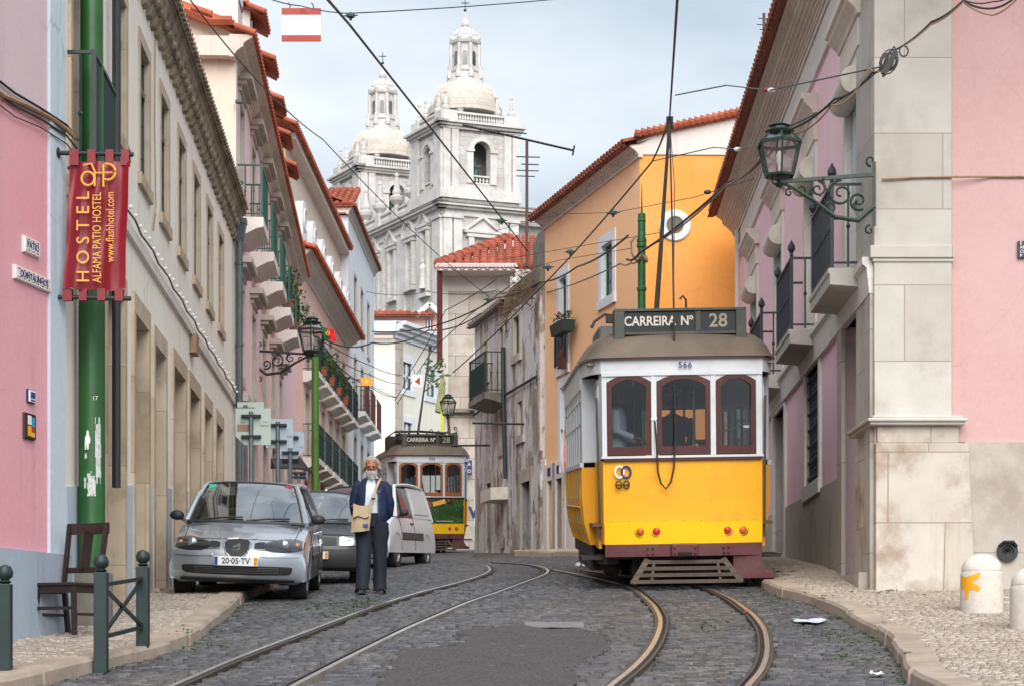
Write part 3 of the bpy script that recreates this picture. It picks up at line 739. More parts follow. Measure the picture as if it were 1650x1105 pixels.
# ------------------------------------------------------------------ left 1: the near pink house
f = FPK
rt = f.root('pink_corner_house', 'near pink house at the left edge with white corner strip and pale blue plinth', 'house')
zt = 12; sA = -8.0; sB = 0.0
sC = f.S(78); sM = f.S(40)
zc = lambda s: 0
zcab0, zcab1 = f.Z(0, 155), f.Z(75, 190)
wall(rt, sA, sC, -2.5, zcab0, [], M['pink_near'], name='wall', back=.6)
wall(rt, sA, sC, zcab0+.002, zt, [], M['pink_upper'], name='upper_wall', y=.0, back=.6)
obj('corner_strip', MB().box(sC-.02, sB, -.03, .6, -.2, zt), M['blue_white'], rt)
obj('quoin', MB().box(sB-.001, sB+.09, .02, .6, -.5, zt), M['white_wall'], rt)
obj('plinth', MB().prism([(sA, -2.5), (sB+.03, -2.5), (sB+.03, f.Z(95, 893)), (sA, f.Z(0, 880)-.06)], -.07, .5), M['plinth_blue'], rt)
c = obj('cable_run', MB().tube([(f.S(0)-3, -.03, zcab0+.25), (f.S(0), -.03, zcab0), (f.S(40), -.03, f.Z(40, 172)), (sC, -.03, zcab1), (sB-.02, -.06, f.Z(100, 212)), (sB+.1, -.08, f.Z(112, 222)-.02)], .022, 6), M['wire_tan'], rt)
for dz, r_ in ((.05, .012), (-.045, .010), (-.12, .006)):
    obj('cable', MB().tube([(f.S(0)-3, -.03, zcab0+.25+dz), (f.S(20), -.025, f.Z(20, 162)+dz*1.2), (f.S(60), -.03, f.Z(60, 184)+dz), (sB-.02, -.05, f.Z(100, 212)+dz), (sB+.12, -.1, f.Z(116, 240)+dz)], r_, 5), M['wire'], rt)
def plate(name, label, u0, v0, u1, v1, u0b, v0b, base, edge, cat='sign'):
    s0, s1 = f.S(u0), f.S(u1); z1_, z0_ = (f.Z(u0, v0)+f.Z(u1, v1))/2, (f.Z(u0, v0b)+f.Z(u1, u0b))/2
    t = thing(name, label, cat, f.w((s0+s1)/2, .0, z0_), f.rot)
    w_, h_ = s1-s0, z1_-z0_
    obj('plate', MB().box(-w_/2, w_/2, -.02, -.0, 0, h_), edge, t)
    obj('face', MB().box(-w_/2+.008, w_/2-.008, -.033, -.018, .008, h_-.008), base, t); return t, w_, h_
t, w_, h_ = plate('street_sign', 'small tiled street plate reading PATIO on the pink wall', 35, 379, 60, 391, 416, 407, M['white'], M['white_trim'])
text('lettering', 'PATIO', h_*.6, M['navy'], t, (0, -.036, h_*.5), sx=.8*w_/(h_*1.75))
def tiled_border(t, w_, h_):
    a, b_ = MB(), MB(); n_ = int(w_/.045)
    for i in range(n_):
        x = -w_/2+.02+(w_-.04)*i/n_
        for z in (.022, h_-.03): (a if i % 2 else b_).box(x, x+.026, -.0365, -.033, z, z+.01)
    obj('blue_border', a, M['navy'], t); obj('yellow_border', b_, M['gold'], t)
tiled_border(t, w_, h_)
t, w_, h_ = plate('street_sign', 'long tiled street plate reading QUINTALINHOS on the pink wall', 20, 425, 78, 452, 474, 448, M['white'], M['white_trim'])
text('lettering', 'QUINTALINHOS', h_*.58, M['navy'], t, (0, -.036, h_*.5), sx=.9*w_/(h_*4.9)); tiled_border(t, w_, h_)
t, w_, h_ = plate('wall_plaque', 'small white and blue plaque high on the pink wall above the colourful one', 42, 626, 53, 629, 650, 648, M['white'], M['navy'], 'plaque')
obj('symbol', MB().box(-w_*.32, w_*.32, -.037, -.033, h_*.35, h_*.8), M['blue'], t); obj('caption', MB().box(-w_*.32, w_*.32, -.037, -.033, h_*.14, h_*.24), M['blue'], t)
t, w_, h_ = plate('wall_plaque', 'dark framed plaque with coloured blocks on the pink wall', 36, 664, 53, 667, 708, 707, M['black'], M['brownwood'], 'plaque')
for nm, a, b_, c_, d_, col in (('yellow_block', -.3, .0, .12, .5, M['yellow_sign']), ('blue_block', .02, .32, .5, .85, plain('cyan_print', C(40,150,190), .5, bs=0)), ('red_block', .02, .32, .3, .48, M['redsign']), ('white_block', -.3, .0, .55, .9, M['white']), ('lower_block', .02, .32, .1, .28, M['gold'])):
    obj(nm, MB().box(a*w_, b_*w_, -.037, -.033, c_*h_, d_*h_), col, t)
obj('rain_gutter', MB().box(sA, sB, -.3, 0, zt-.3, zt), M['cornice'], rt)

# ------------------------------------------------------------------ left 2: cream town house
f = Fr(FPK.x, FPK.y, FCR.dx, FCR.dy)
rt = f.root('cream_town_house', 'long cream house with dark teal windows and a weathered corbelled cornice', 'house')
sE = f.S(376)
UP = [193, 230, 262.5, 292, 316.5, 337, 355]
cen = [f.S(u) for u in UP]; d_ = (cen[-1]-cen[0])/6; cen = [cen[0]+d_*i for i in range(7)]
zs0, zs1 = 6.12, 7.62                                      # sill and head
zs0 = f.Z(240, 312); zs1 = f.Z(238, 100)
holes = [(c-.42, c+.42, zs0, zs1) for c in cen]
# ground floor openings: far to near by photo column
GD = [(168,196,'door'), (214,235,'door'), (246,263,'shop'), (277,295,'door'), (303,318,'door'), (327,338,'win'), (346,356,'door')]
gtop = lambda u: f.Z(u, {182:520,224:512,254:562,286:601,310:644,332:666,351:690}[int(u)])
zg = f.Z(286, 606)
gh = []
for a, b_, k in GD:
    s0, s1 = f.S(a), f.S(b_); z0 = f.g((s0+s1)/2)+KH-.03
    gh.append((s0, s1, z0 if k != 'win' else z0+.9, 4.05 if k != 'shop' else 4.0, k))
zcor = 12.02
zcor = f.Z(233, 0, .0)*.5 + f.Z(362, 329)*.5
# balcony door behind the pole, upper floor at the near end
bh = (f.S(108)+.15, f.S(140), f.Z(120, 300), zcor-1.0)
wall(rt, .12, sE, -1.2, zcor, holes+[h[:4] for h in gh]+[bh], M['cream'], back=.8)
for i, c in enumerate(cen):
    window(rt, c, zs0, .84, zs1-zs0, .045, 'blueframe' if i < 5 else 'blueframe', ('pane_bright', 'pane', 'pane_bright', 'pane', 'pane_bright', 'shutter', 'shutter')[i], 'trim_brown', .13, rows=4, cols=2, transom=.45, tp=.02, fw=.07)
window(rt, (bh[0]+bh[1])/2, bh[2], bh[1]-bh[0], bh[3]-bh[2], .2, 'darkwood', 'pane', 'trim_brown', .12, door=True)
slab(rt, bh[0]-.2, bh[1]+.25, .28, bh[2], .2, M['trim_brown'])
railing(rt, bh[0]-.12, bh[1]+.2, .24, bh[2], 1.15, M['dgreen'], nb=14, knob=False, r=.013)
for (s0, s1, z0, z1, k) in gh:
    tr = MB(); w_ = .17
    tr.box(s0-w_, s0+.008, -.04, .27, z0-1.0, z1-.008); tr.box(s1-.008, s1+w_, -.04, .27, z0-1.0, z1-.008); tr.box(s0-w_, s1+w_, -.042, .27, z1-.008, z1+.22)
    if k == 'win': tr.box(s0, s1, -.04, .12, z0-1, z0)
    d = obj('door' if k != 'win' else 'window', MB().box(s0+.01, s1-.01, .26, .32, z0, z1-.01), M['brownwood'] if k == 'door' and s0 < 3 else (M['blueframe'] if k in ('win', 'shop') else M['darkwood']), rt)
    obj('surround', tr, M['trim_brown'], d)
    if k in ('shop', 'win'): 
        g_ = MB(); g_.box(s0+.1, s1-.1, .25, .262, z0+(.5 if k == 'shop' else .1), z0+1.7); g_.box(s0+.1, s1-.1, .25, .262, z0+1.8, z1-.12); obj('pane', g_, M['pane'], d)
    else:
        g_ = MB()
        for q in range(3): g_.box(s0+.12, s1-.12, .235, .262, z0+.2+q*.75, z0+.8+q*.75)
        obj('panels', g_, M['doorgrey'], d)
    obj('threshold', MB().box(s0-.1, s1+.1, -.1, .3, z0-.6, z0+.02), M['grey_trim'], d)
# plinth patches between doors
edges = [f.S(150)] + [x for h in gh for x in (h[0]-.17, h[1]+.17)] + [sE-.35]
edges = [.12] + [x for h in gh for x in (h[0]-.17, h[1]+.17)] + [sE]
for i in range(0, len(edges)-1, 2):
    a, b_ = edges[i], edges[i+1]
    if b_ > a: obj('plinth', MB().prism([(a, f.g(a)-.5), (b_, f.g(b_)-.5), (b_, f.g(b_)+1.42), (a, f.g(a)+1.42)], -.022, .1), M['blue_white'], rt)
# first-floor string with the cable and a row of little lamps
zst = (f.Z(212, 368)+f.Z(330, 570))/2
obj('string_course', MB().box(1.0, sE, -.05, .05, zst-.13, zst), M['white_trim'], rt)
obj('cable_run', MB().tube([(.6+i*.55, -.075, zst+.05+.03*math.sin(i*2.1)) for i in range(int(sE/.55))], .012, 5), M['wire'], rt)
fb = MB()
for i in range(44): fb.ball((1.0+i*.42, -.09, zst+.10+.02*math.sin(i*1.9)), .025, n=6, m=4)
obj('fairy_lights', fb, M['white'], rt)
obj('hanging_cable', MB().tube([(f.S(246), -.03, zcor-.3), (f.S(245), -.03, f.Z(245, 200)), (f.S(247), -.03, f.Z(247, 330)), (f.S(243), -.03, f.Z(243, 372)), (f.S(247), -.03, f.Z(247, 345))], .008, 5), M['wire_tan'], rt)
obj('junction_box', MB().box(f.S(305), f.S(310), -.1, .0, f.Z(307, 570), f.Z(307, 540)), M['wire_tan'], rt)
# corbelled cornice: a weathered run of brackets under a tile edge
cb = MB(); cb.prismx([(.05, zcor-.06), (-.05, zcor-.06), (-.07, zcor+.02), (-.1, zcor+.1), (-.1, zcor+.14), (-.15, zcor+.2), (-.17, zcor+.28), (-.2, zcor+.3), (-.2, zcor+.36), (.05, zcor+.5)], .1, sE+.1)
rr = random.Random(4)
n_ = 46
for i in range(n_):
    s = .15+(sE-.1)*(i+.5)/n_; q = rr.uniform(-.02, .02)
    cb.prismx([(0, zcor-.22+q), (-.06, zcor-.2+q), (-.1, zcor-.1), (-.07, zcor-.02), (-.13, zcor+.04), (-.15, zcor+.18), (0, zcor+.2)], s-.10, s+.10)
    cb.ball((s+.1*rr.uniform(-1, 1)+.18, -.09, zcor+.02+q), .085, .07, .07, 7, 5)
obj('cornice', cb, M['corbel'], rt)
obj('roof', MB().quad((.1, -.2, zcor+.38), (sE+.1, -.2, zcor+.38), (sE+.1, 4, zcor+2.2), (.1, 4, zcor+2.2)), M['tile_old'], rt)
te = MB(); tiles_eave(te, .1, sE+.1, -.24, zcor+.40, .3, zcor+.58, .2, .075, .35); obj('eave_tiles', te, M['corbel'], rt)
# downpipe and its hopper at the far end
zd = f.Z(370, 375)
dp = MB(); dp.tube([(sE-.12, -.12, f.g(sE)), (sE-.12, -.12, zd)], .065, 10); dp.lathe([(.07,0),(.1,.08),(.15,.3),(.17,.32),(.17,.4),(.12,.4)], (sE-.12, -.14, zd), 4, .5)
for i in range(6): dp.lathe([(.08,0),(.08,.05)], (sE-.12, -.12, f.g(sE)+1.2+i*1.5), 10)
dp.tube([(sE-.12, -.12, zd+.4), (sE-.12, -.2, zcor)], .05, 8)
obj('downpipe', dp, M['zinc'], rt)
# black downpipes near the pole
dp = MB(); s = f.S(122); dp.tube([(s, -.1, f.g(s)), (s, -.1, f.Z(122, 250))], .055, 8); 
for i in range(5): dp.lathe([(.065,0),(.065,.05)], (s, -.1, f.g(s)+1+i*1.4), 8)
obj('downpipe', dp, M['black'], rt)
dp = MB(); s = f.S(172); dp.tube([(s, -.1, f.Z(172, 785)), (s, -.1, zcor)], .045, 8); obj('downpipe', dp, M['lead'], rt)
CREAM_END = (f.X(sE), f.Y(sE)); CREAM_S = sE; zcream = zcor

# ------------------------------------------------------------------ left 3: tall pink row house with balconies
f = Fr(CREAM_END[0], CREAM_END[1], FCR.dx, FCR.dy)
rt = f.root('pink_row_house', 'tall pink house with stacked green balconies under a deep moulded cornice', 'house')
sE = f.S(476); zc = 11.2
bal = [(f.S(u)) for u in (395, 415, 433, 447, 458)]
nB = 5; b0 = f.S(394); b1 = f.S(459.5); bal = [y_-36.8 for y_ in (38.5, 41.7, 44.9, 48.1, 51.3)]
zb = 8.52
zup = zb; holes = []; W = .95
for s in bal: holes += [(s-W/2, s+W/2, zb, zb+2.3)]
z3 = zb-2.95
for s in bal: holes += [(s-W/2, s+W/2, z3, z3+1.75)]
z3t = zb+3.35
gd = []
for i in range(7):
    s = sE*(i+.6)/7.1; gd.append((s-.55, s+.55, f.g(s), f.g(s)+2.7+.25*(i < 1)))
wall(rt, 0, sE, -.5, zc, holes+gd, M['pink_row'], back=.8)
for i, s in enumerate(bal):
    window(rt, s, zb, W, 2.3, .15, 'whiteframe', 'pane_curtain', 'grey_trim', .15, rows=4, hood=.3, door=True)
    window(rt, s, z3, W, 1.75, .15, 'whiteframe', 'pane', 'grey_trim', .15, rows=3, hood=.3)
for h in gd:
    d = obj('door', MB().box(h[0], h[1], .25, .3, h[2], h[3]), M['darkwood'], rt); tr = MB()
    tr.box(h[0]-.2, h[0], -.05, .1, h[2]-1, h[3]); tr.box(h[1], h[1]+.2, -.05, .1, h[2]-1, h[3]); tr.box(h[0]-.2, h[1]+.2, -.052, .1, h[3], h[3]+.25); tr.box(h[0]-.3, h[1]+.3, -.2, .05, h[3]+.25, h[3]+.4)
    obj('surround', tr, M['grey_trim'], d)
for i, s in enumerate(bal):
    slab(rt, s-.82, s+.82, .5, zb, .34, M['white_trim']); railing(rt, s-.78, s+.78, .46, zb, 1.0, M['bgreen'], nb=11, knob=True)
    if i: continue
obj('plinth', MB().prism([(0, 0), (sE, 0), (sE, f.g(sE)+1.0), (0, f.g(0)+1.0)], -.03, .1), M['grey_trim'], rt)
# the pilaster with iron cramp at the near end
obj('pilaster', MB().box(-.02, .35, -.05, .1, 0, zc), M['white_trim'], rt)
st = [(.05, .06)] + ovolo(.06, .18, .13) + [(.21, .04)] + ovolo(.21, .34, .12) + [(.38, .06)]
cornice(rt, -.35, sE+.1, zc, st, M['cornice']); zt = zc+sum(h for _, h in st)
te = MB(); tiles_eave(te, -.35, sE+.15, -.40, zt+.02, .4, zt+.35, .24, .1, .4); tiles_eave(te, -.35, sE+.15, .4, zt+.35, 3.6, zt+1.5, .24, .1, 1.1)
obj('roof', te, M['tile'], rt)
# dormers: small tiled hoods standing off the roof
for i in range(6):
    s = 1.6+i*3.15; z = 13.25
    g_ = MB(); g_.box(s-.55, s+.55, .0, 3.0, zt-.2, z+.3); d = obj('dormer', g_, M['white_trim'], rt)
    r_ = MB(); tiles_eave(r_, -.75, .75, 0, 0, .72, .34, .21, .09, .35)
    r_.xf(lambda p: Vector((p.x+s, p.y-.3, p.z+z+.2))); tiles = obj('dormer_roof', r_, M['tile'], d)
    obj('pane', MB().box(s-.35, s+.35, -.03, .0, z-.5, z+.2), M['pane'], d)
# party wall: beige gable rising over the cream roof
zg_ = [(-.3, zc-2.2)]
gz = [( -.02, -.35), ]
obj('gable_wall', MB().prismx([(-.02, 2), (9.5, 2), (9.5, zt+3.4), (4.6, zt+3.2), (.5, zt+.35), (-.02, zt+.2)], -.04, .02), M['beige'], rt)
# cables clipped to the gable cornice end
obj('cornice_return', MB().box(-.34, -.06, -.02, .9, zc+.02, zc+.38), M['cornice'], rt)
obj('edge_tiles', MB().tube([(-.3, y_, zt+.15+max(0, y_-.4)*.42+.1) for y_ in [i*.2 for i in range(26)]], .1, 6), M['tile'], rt)
ROW_END = (f.X(sE), f.Y(sE))
f_row = f; row_bal = bal; row_zb = zb

# ------------------------------------------------------------------ left 4: salmon house with two rows of iron balconies and a mansard
f = Fr(ROW_END[0], ROW_END[1], .014, 1)
rt = f.root('salmon_house', 'salmon house with two rows of dark balconies and round dormer windows in its mansard', 'house')
sE = f.S(561); zc = (f.Z(497, 440)+f.Z(560, 545))/2
zc = 12.0
u5 = [(490), (513), (527), (539), (549.5)]
bal = [f.S(u) for u in (493, 513, 527.5, 539.5, 549.5)]
bb0 = f.S(492); bb1 = f.S(551); bal = [y_-59.1 for y_ in (61.9, 64.2, 66.5, 68.9, 71.2, 73.5)]
zA = f.Z(526, 640); zB = f.Z(526, 760)
zA = 9.08; zB = 6.4
holes = []
for s in bal: holes += [(s-.45, s+.45, zA, zA+2.1), (s-.45, s+.45, zB, zB+2.1)]
holes += [(s-.5, s+.5, zA+3.25, min(zA+4.6, zc-.2)) for s in bal if zA+4.2 < zc]
gd = [(s-.55, s+.55, f.g(s), f.g(s)+2.3) for s in bal if f.g(s)+2.3 < zB-.2]
wall(rt, 0, sE, 1, zc, holes+gd, M['salmon'], back=.8)
for h in gd:
    d = obj('door', MB().box(h[0], h[1], .25, .3, h[2], h[3]), M['darkwood'], rt)
for s in bal:
    for z in (zA, zB):
        window(rt, s, z, .9, 2.1, .15, 'whiteframe', 'pane', 'grey_trim', .14, rows=4, door=True)
        slab(rt, s-.9, s+.9, .5, z, .34, M['white_trim']); railing(rt, s-.86, s+.86, .46, z, 1.05, M['dgreen'], nb=12, mid=True)
    if zA+4.2 < zc: window(rt, s, zA+3.25, 1.0, min(zA+4.6, zc-.2)-zA-3.25, .15, 'whiteframe', 'pane', 'grey_trim', .14)
st = [(.06, .08)] + ovolo(.08, .3, .16) + [(.34, .04)] + ovolo(.34, .48, .1) + [(.5, .05)]
cornice(rt, -.05, sE, zc, st, M['white_trim']); zt = zc+sum(h for _, h in st)
te = MB(); tiles_eave(te, -.2, sE+.1, -.62, zt, .4, zt+.4, .24, .1, .4); obj('eave_roof', te, M['tile'], rt)
# mansard wall with round dormer windows, then the upper eave
zu = f.Z(520, 372, -.5)
obj('attic_wall', MB().box(0, sE, .3, 1.0, zt-.2, zu+.1), M['beige'], rt)
for i in range(6):
    s = sE*(i+.5)/6
    g_ = MB(); w_ = .62; g_.prism([(s-w_, zt), (s+w_, zt), (s+w_, zt+1.3)] + [(s+w_*math.cos(t), zt+1.3+w_*.7*math.sin(t)) for t in [math.pi*k/8 for k in range(9)]] + [(s-w_, zt+1.3)], -.12, .9)
    d = obj('dormer', g_, M['white'], rt); obj('pane', MB().lathe([(.0,-.02),(.3,-.02),(.3,0),(0,0)], (s, -.12, zt+1.15), 16, axis='y'), M['pane'], d)
    obj('frame', MB().tube([(s+.33*math.cos(t), .0-.13, zt+1.15+.33*math.sin(t)) for t in [2*math.pi*k/16 for k in range(17)]], .04, 6), M['white'], d)
te = MB(); tiles_eave(te, -1.2, sE+.1, -.15, zu+.25, 1.2, zu+.95, .24, .1, .4); tiles_eave(te, -1.2, sE+.1, 1.2, zu+.95, 5, zu+2.2, .24, .1, 1.3); obj('roof', te, M['tile'], rt)
obj('soffit', MB().box(-.4, sE, -.05, .32, zu+.02, zu+.2), M['white_trim'], rt)
SAL_END = (f.X(sE), f.Y(sE)); f_sal = f; sal_bal = bal; sal_zA = zA; sal_zB = zB

# ------------------------------------------------------------------ left 5: white house
f = Fr(SAL_END[0], SAL_END[1], .014, 1)
rt = f.root('white_row_house', 'tall white house with brown shutters and rusty brown balconies beyond the salmon house', 'house')
sE = f.S(603)
zc = f.Z(604, 448)
wc = [f.S(u) for u in (571.5, 582, 592)]
wc = [f.S(572)+ (f.S(593)-f.S(572))*i/2 for i in range(3)]
zlev = [f.Z(580, 690), 0]
z1_ = f.Z(600, 705); holes = []
lv = [z1_-3.1, z1_, z1_+3.2, z1_+6.2]
for s in wc:
    for k, z in enumerate(lv):
        if z+2 < zc: holes.append((s-.5, s+.5, z, min(z+2.2, zc-.3)))
    holes.append((s-.45, s+.45, zc-2.6, zc-.7)) if lv[3]+2 > zc-2.7 else None
holes = [h for h in holes if h[3] > h[2]]
hs = []
for h in holes:
    if not any(abs(h[0]-k[0]) < .2 and not (h[3] < k[2]-.1 or h[2] > k[3]+.1) for k in hs): hs.append(h)
holes = hs
wall(rt, 0, sE, 1, zc, holes, M['white_wall'], back=.8)
for h in holes:
    window(rt, (h[0]+h[1])/2, h[2], h[1]-h[0], h[3]-h[2], .05, 'brownrail', 'pane', 'grey_trim', .13, rows=3, tp=.02)
for s in wc:
    slab(rt, s-1.0, s+1.0, .5, z1_, .3, M['white_trim']); railing(rt, s-.95, s+.95, .47, z1_, 1.25, M['brownrail'], nb=14, knob=False, panel=True, r=.014)
# its near gable over the salmon roof, tiled on top
obj('gable_wall', MB().box(-.02, .02+.5, .02, 9.5, 6, zc), M['white_wall'], rt)
obj('gable_window', MB().box(-.06, -.03, 3.6, 4.8, zc-1.9, zc-.6), M['brownwood'], rt)
cornice(rt, -.3, sE+.1, zc, [(.05,.08)]+ovolo(.06, .18, .14)+[(.2,.06)], M['white_trim'])
obj('gable_cornice', MB().box(-.3, -.021, .05, 9.5, zc+.05, zc+.28), M['white_trim'], rt)
te = MB(); tiles_eave(te, -.35, sE+.2, -.28, zc+.3, .9, zc+.75, .24, .1, .45); obj('eave_tiles', te, M['tile_old'], rt)
te = MB(); k_ = 34
tiles_eave(te, -9.5, .25, 0, 0, 3.2, 1.35, .26, .11, .45)
te.xf(lambda p: Vector((p.y-.45, -p.x, p.z+zc+.32))); obj('roof', te, M['tile_new'], rt)
WH_END = (f.X(sE), f.Y(sE))
# ------------------------------------------------------------------ right: the pink corner house with the limestone pier
f = FRI
rt = f.root('pink_balcony_house', 'pink house on the right with limestone corner pier and blue-black balconies', 'house')
sP = f.S(1410); YP = f.Y(sP)
zcor = (f.Z(1190, 355)+0)/1
# eave: underside of cornice at the far end
zcor = f.Z(1192, 372)
hood_u = [1200, 1236, 1287, 1362]
# french windows of the upper floor behind the balconies, regular spacing
s4 = f.S(1374, -.1); s1 = f.S(1203); cen = [sP-(y_-23.1) for y_ in (38.0, 33.6, 29.2, 24.85)]
dsp = cen[1]-cen[0]; print('right spacing', dsp, cen, sP, zcor)
zfl = f.Z(1330, 560, .0)
zfl = f.Z(1408, 444)+.12
zfl = 4.76
W = 1.15; zh = zfl+2.55
holes = [(c-W/2, c+W/2, zfl, zh) for c in cen]
# ground floor: grated window, door with fanlight grille, far doors
gw = (f.S(1300), f.S(1322), f.Z(1311, 778), f.Z(1311, 592))
gd = (f.S(1362), f.S(1400), f.g(f.S(1380))+KH, f.Z(1380, 506))
gd2 = (f.S(1249), f.S(1266), f.g(f.S(1257))+KH, f.Z(1257, 662))
gd3 = (f.S(1200), f.S(1212), f.g(f.S(1205))+KH, f.Z(1205, 700))
wall(rt, 0, sP-.02, -.5, zcor, holes+[gw, gd, gd2, gd3], M['pink_right'], back=.8, rev=.45)
for i, c in enumerate(cen):
    w_ = window(rt, c, zfl, W, zh-zfl, .2, 'blueframe', 'pane_bright', 'white_trim', .17, rows=4, door=True)
    hd = MB(); y_ = .0
    hd.box(c-W/2-.2, c+W/2+.2, -.06, .05, zh+.19, zh+.55); hd.prismx([(.02, zh+.55), (-.08, zh+.55), (-.1, zh+.6), (-.14, zh+.64), (-.2, zh+.7), (-.21, zh+.74), (-.25, zh+.76), (-.25, zh+.83), (.02, zh+.83)], c-W/2-.3, c+W/2+.3)
    obj('window_hood', hd, M['cornice'], rt)
    dr = MB(); dr.lathe([(.0, -W/2+.02), (.17, -W/2+.02), (.17, W/2-.02), (0, W/2-.02)], (c, -.07, zh-.16), 20, axis='x')
    obj('shutter_box', dr, M['drum'], rt, smooth=True)
    sh = MB(); hs_ = (1.25, 1.6, .9, 1.5)[3-i]
    for k in range(int(hs_/.06)): sh.box(c-W/2+.03, c+W/2-.03, .06, .085, zh-.25-k*.06-.055, zh-.25-k*.06)
    obj('roller_shutter', sh, M['shutter'], rt)
zb_ = zfl-.02
obj('string_course', MB().prismx([(.02, zb_-.42), (-.06, zb_-.42), (-.09, zb_-.12), (-.14, zb_-.08), (-.14, zb_), (.02, zb_)], 0, sP-.05), M['white_trim'], rt)
for i, c in enumerate(cen):
    bw = 1.32 if i < 3 else 1.35
    obj('balcony_slab', MB().prismx([(-.44, zfl), (-.44, zfl-.06), (-.42, zfl-.08), (-.42, zfl-.2), (.05, zfl-.24), (.05, zfl)], c-.97, c+.97), M['pier'], rt, bevel=.008)
    railing(rt, c-.92, c+.92, .39, zfl, 1.02, M['iron_blue'], nb=12, finial=True, mid=False, r=.013)
# grilles
def grille(name, a, b_, c_, d_, y, mat, par, sx=.2, sz=.26):
    mb = MB(); nx_ = max(2, round((b_-a)/sx)); nz_ = max(2, round((d_-c_)/sz)); dx, dz = (b_-a)/nx_, (d_-c_)/nz_
    for i in range(nx_+1): mb.box(a+i*dx-.012, a+i*dx+.012, y-.012, y+.012, c_, d_)
    for j in range(nz_+1): mb.box(a, b_, y-.014, y+.010, c_+j*dz-.012, c_+j*dz+.012)
    for i in range(nx_):
        for j in range(nz_):
            x, z = a+(i+.5)*dx, c_+(j+.5)*dz
            mb.tube([(x+dx*.34*math.cos(t), y, z+dz*.34*math.sin(t)) for t in [2*math.pi*k/10 for k in range(11)]], .012, 4, False)
            mb.tube([(x-dx*.42, y, z-dz*.42), (x, y-.02, z), (x+dx*.42, y, z+dz*.42)], .010, 4, False); mb.tube([(x+dx*.42, y, z-dz*.42), (x, y-.02, z), (x-dx*.42, y, z+dz*.42)], .010, 4, False)
            mb.ball((x, y-.02, z), .035, n=6, m=4)
    return obj(name, mb, mat, par)
def trim_open(par, a, b_, c_, d_, w_, mat, bottom=True, tp=.04, head=None):
    t_ = MB(); t_.box(a-w_, a, -tp, .2, c_-(w_ if bottom else .8), d_); t_.box(b_, b_+w_, -tp, .2, c_-(w_ if bottom else .8), d_); t_.box(a-w_, b_+w_, -tp-.002, .2, d_, d_+(head or w_))
    if bottom: t_.box(a-w_-.02, b_+w_+.02, -tp-.02, .2, c_-w_*1.3, c_)
    return obj('surround', t_, mat, par)
w_ = obj('window', MB().box(gw[0], gw[1], .25, .3, gw[2], gw[3]), M['blueframe'], rt); grille('grille', gw[0], gw[1], gw[2], gw[3], .05, M['iron_blue'], w_, .18, .24); trim_open(w_, *gw, .16, M['white_trim'])
zk = f.Z(1380, 632)
dm = MB()
for q in range(2):
    x0, x1 = gd[0]+(gd[1]-gd[0])*q/2+.02, gd[0]+(gd[1]-gd[0])*(q+1)/2-.02
    dm.box(x0, x1, .38, .43, gd[2], zk)
    for a, b_ in ((.25, .95), (1.1, 1.9)): dm.box(x0+.1, x1-.1, .36, .39, gd[2]+a, gd[2]+b_)
d = obj('door', dm, M['brownwood'], rt); grille('fanlight_grille', gd[0], gd[1], zk+.1, gd[3], .36, M['iron_blue'], d, .2, .22)
obj('door_lintel', MB().box(gd[0]-.05, gd[1]+.05, .25, .44, zk-.1, zk+.08), M['brownwood'], d); trim_open(d, *gd, .42, M['dado'], False, .05, .45)
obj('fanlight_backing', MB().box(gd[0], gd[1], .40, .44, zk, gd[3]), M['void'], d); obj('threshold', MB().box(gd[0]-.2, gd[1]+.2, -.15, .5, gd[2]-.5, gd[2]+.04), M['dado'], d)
for g_ in (gd2, gd3):
    d = obj('door', MB().box(g_[0], g_[1], .4, .44, g_[2]-.3, g_[3]), M['darkwood'], rt); trim_open(d, *g_, .18, M['white_trim'], False, .04, .3)
for a, b_ in ((f.S(1212)+.2, gd2[0]-.18), (gd2[1]+.18, gd[0]-.42), (0, gd3[0]-.18)):
    pl = MB(); za = lambda s: f.Z(1240, 832) + (f.Z(1361, 766)-f.Z(1240, 832))*(s-f.S(1240))/(f.S(1361)-f.S(1240))
    if b_ > a: pl.prism([(a, -.5), (b_, -.5), (b_, za(b_)), (a, za(a))], -.03, .1); obj('dado', pl, M['dado'], rt)
# eave cornice, tiles
zcor = 8.92; st = [(.07, .08)] + ovolo(.09, .3, .26) + [(.33, .05)] + ovolo(.33, .42, .1) + [(.45, .05)]
cornice(rt, -.15, sP+.1, zcor, st, M['cornice']); zt = zcor+sum(h for _, h in st)
obj('frieze', MB().box(-.05, sP-.02, -.05, .05, zcor-.5, zcor-.02), M['white_trim'], rt)
te = MB(); tiles_eave(te, -.2, sP+3, -.58, zt+.02, .6, zt+.5, .22, .095, .4); obj('eave_tiles', te, M['tile_old'], rt)
obj('roof', MB().quad((-.2, .5, zt+.55), (sP+3, .5, zt+.55), (sP+3, 5, zt+2.2), (-.2, 5, zt+2.2)), M['tile_old'], rt)
dp = MB(); s = f.S(1196); dp.tube([(s, -.1, zfl), (s, -.1, zcor)], .05, 8); obj('downpipe', dp, M['white_trim'], rt)
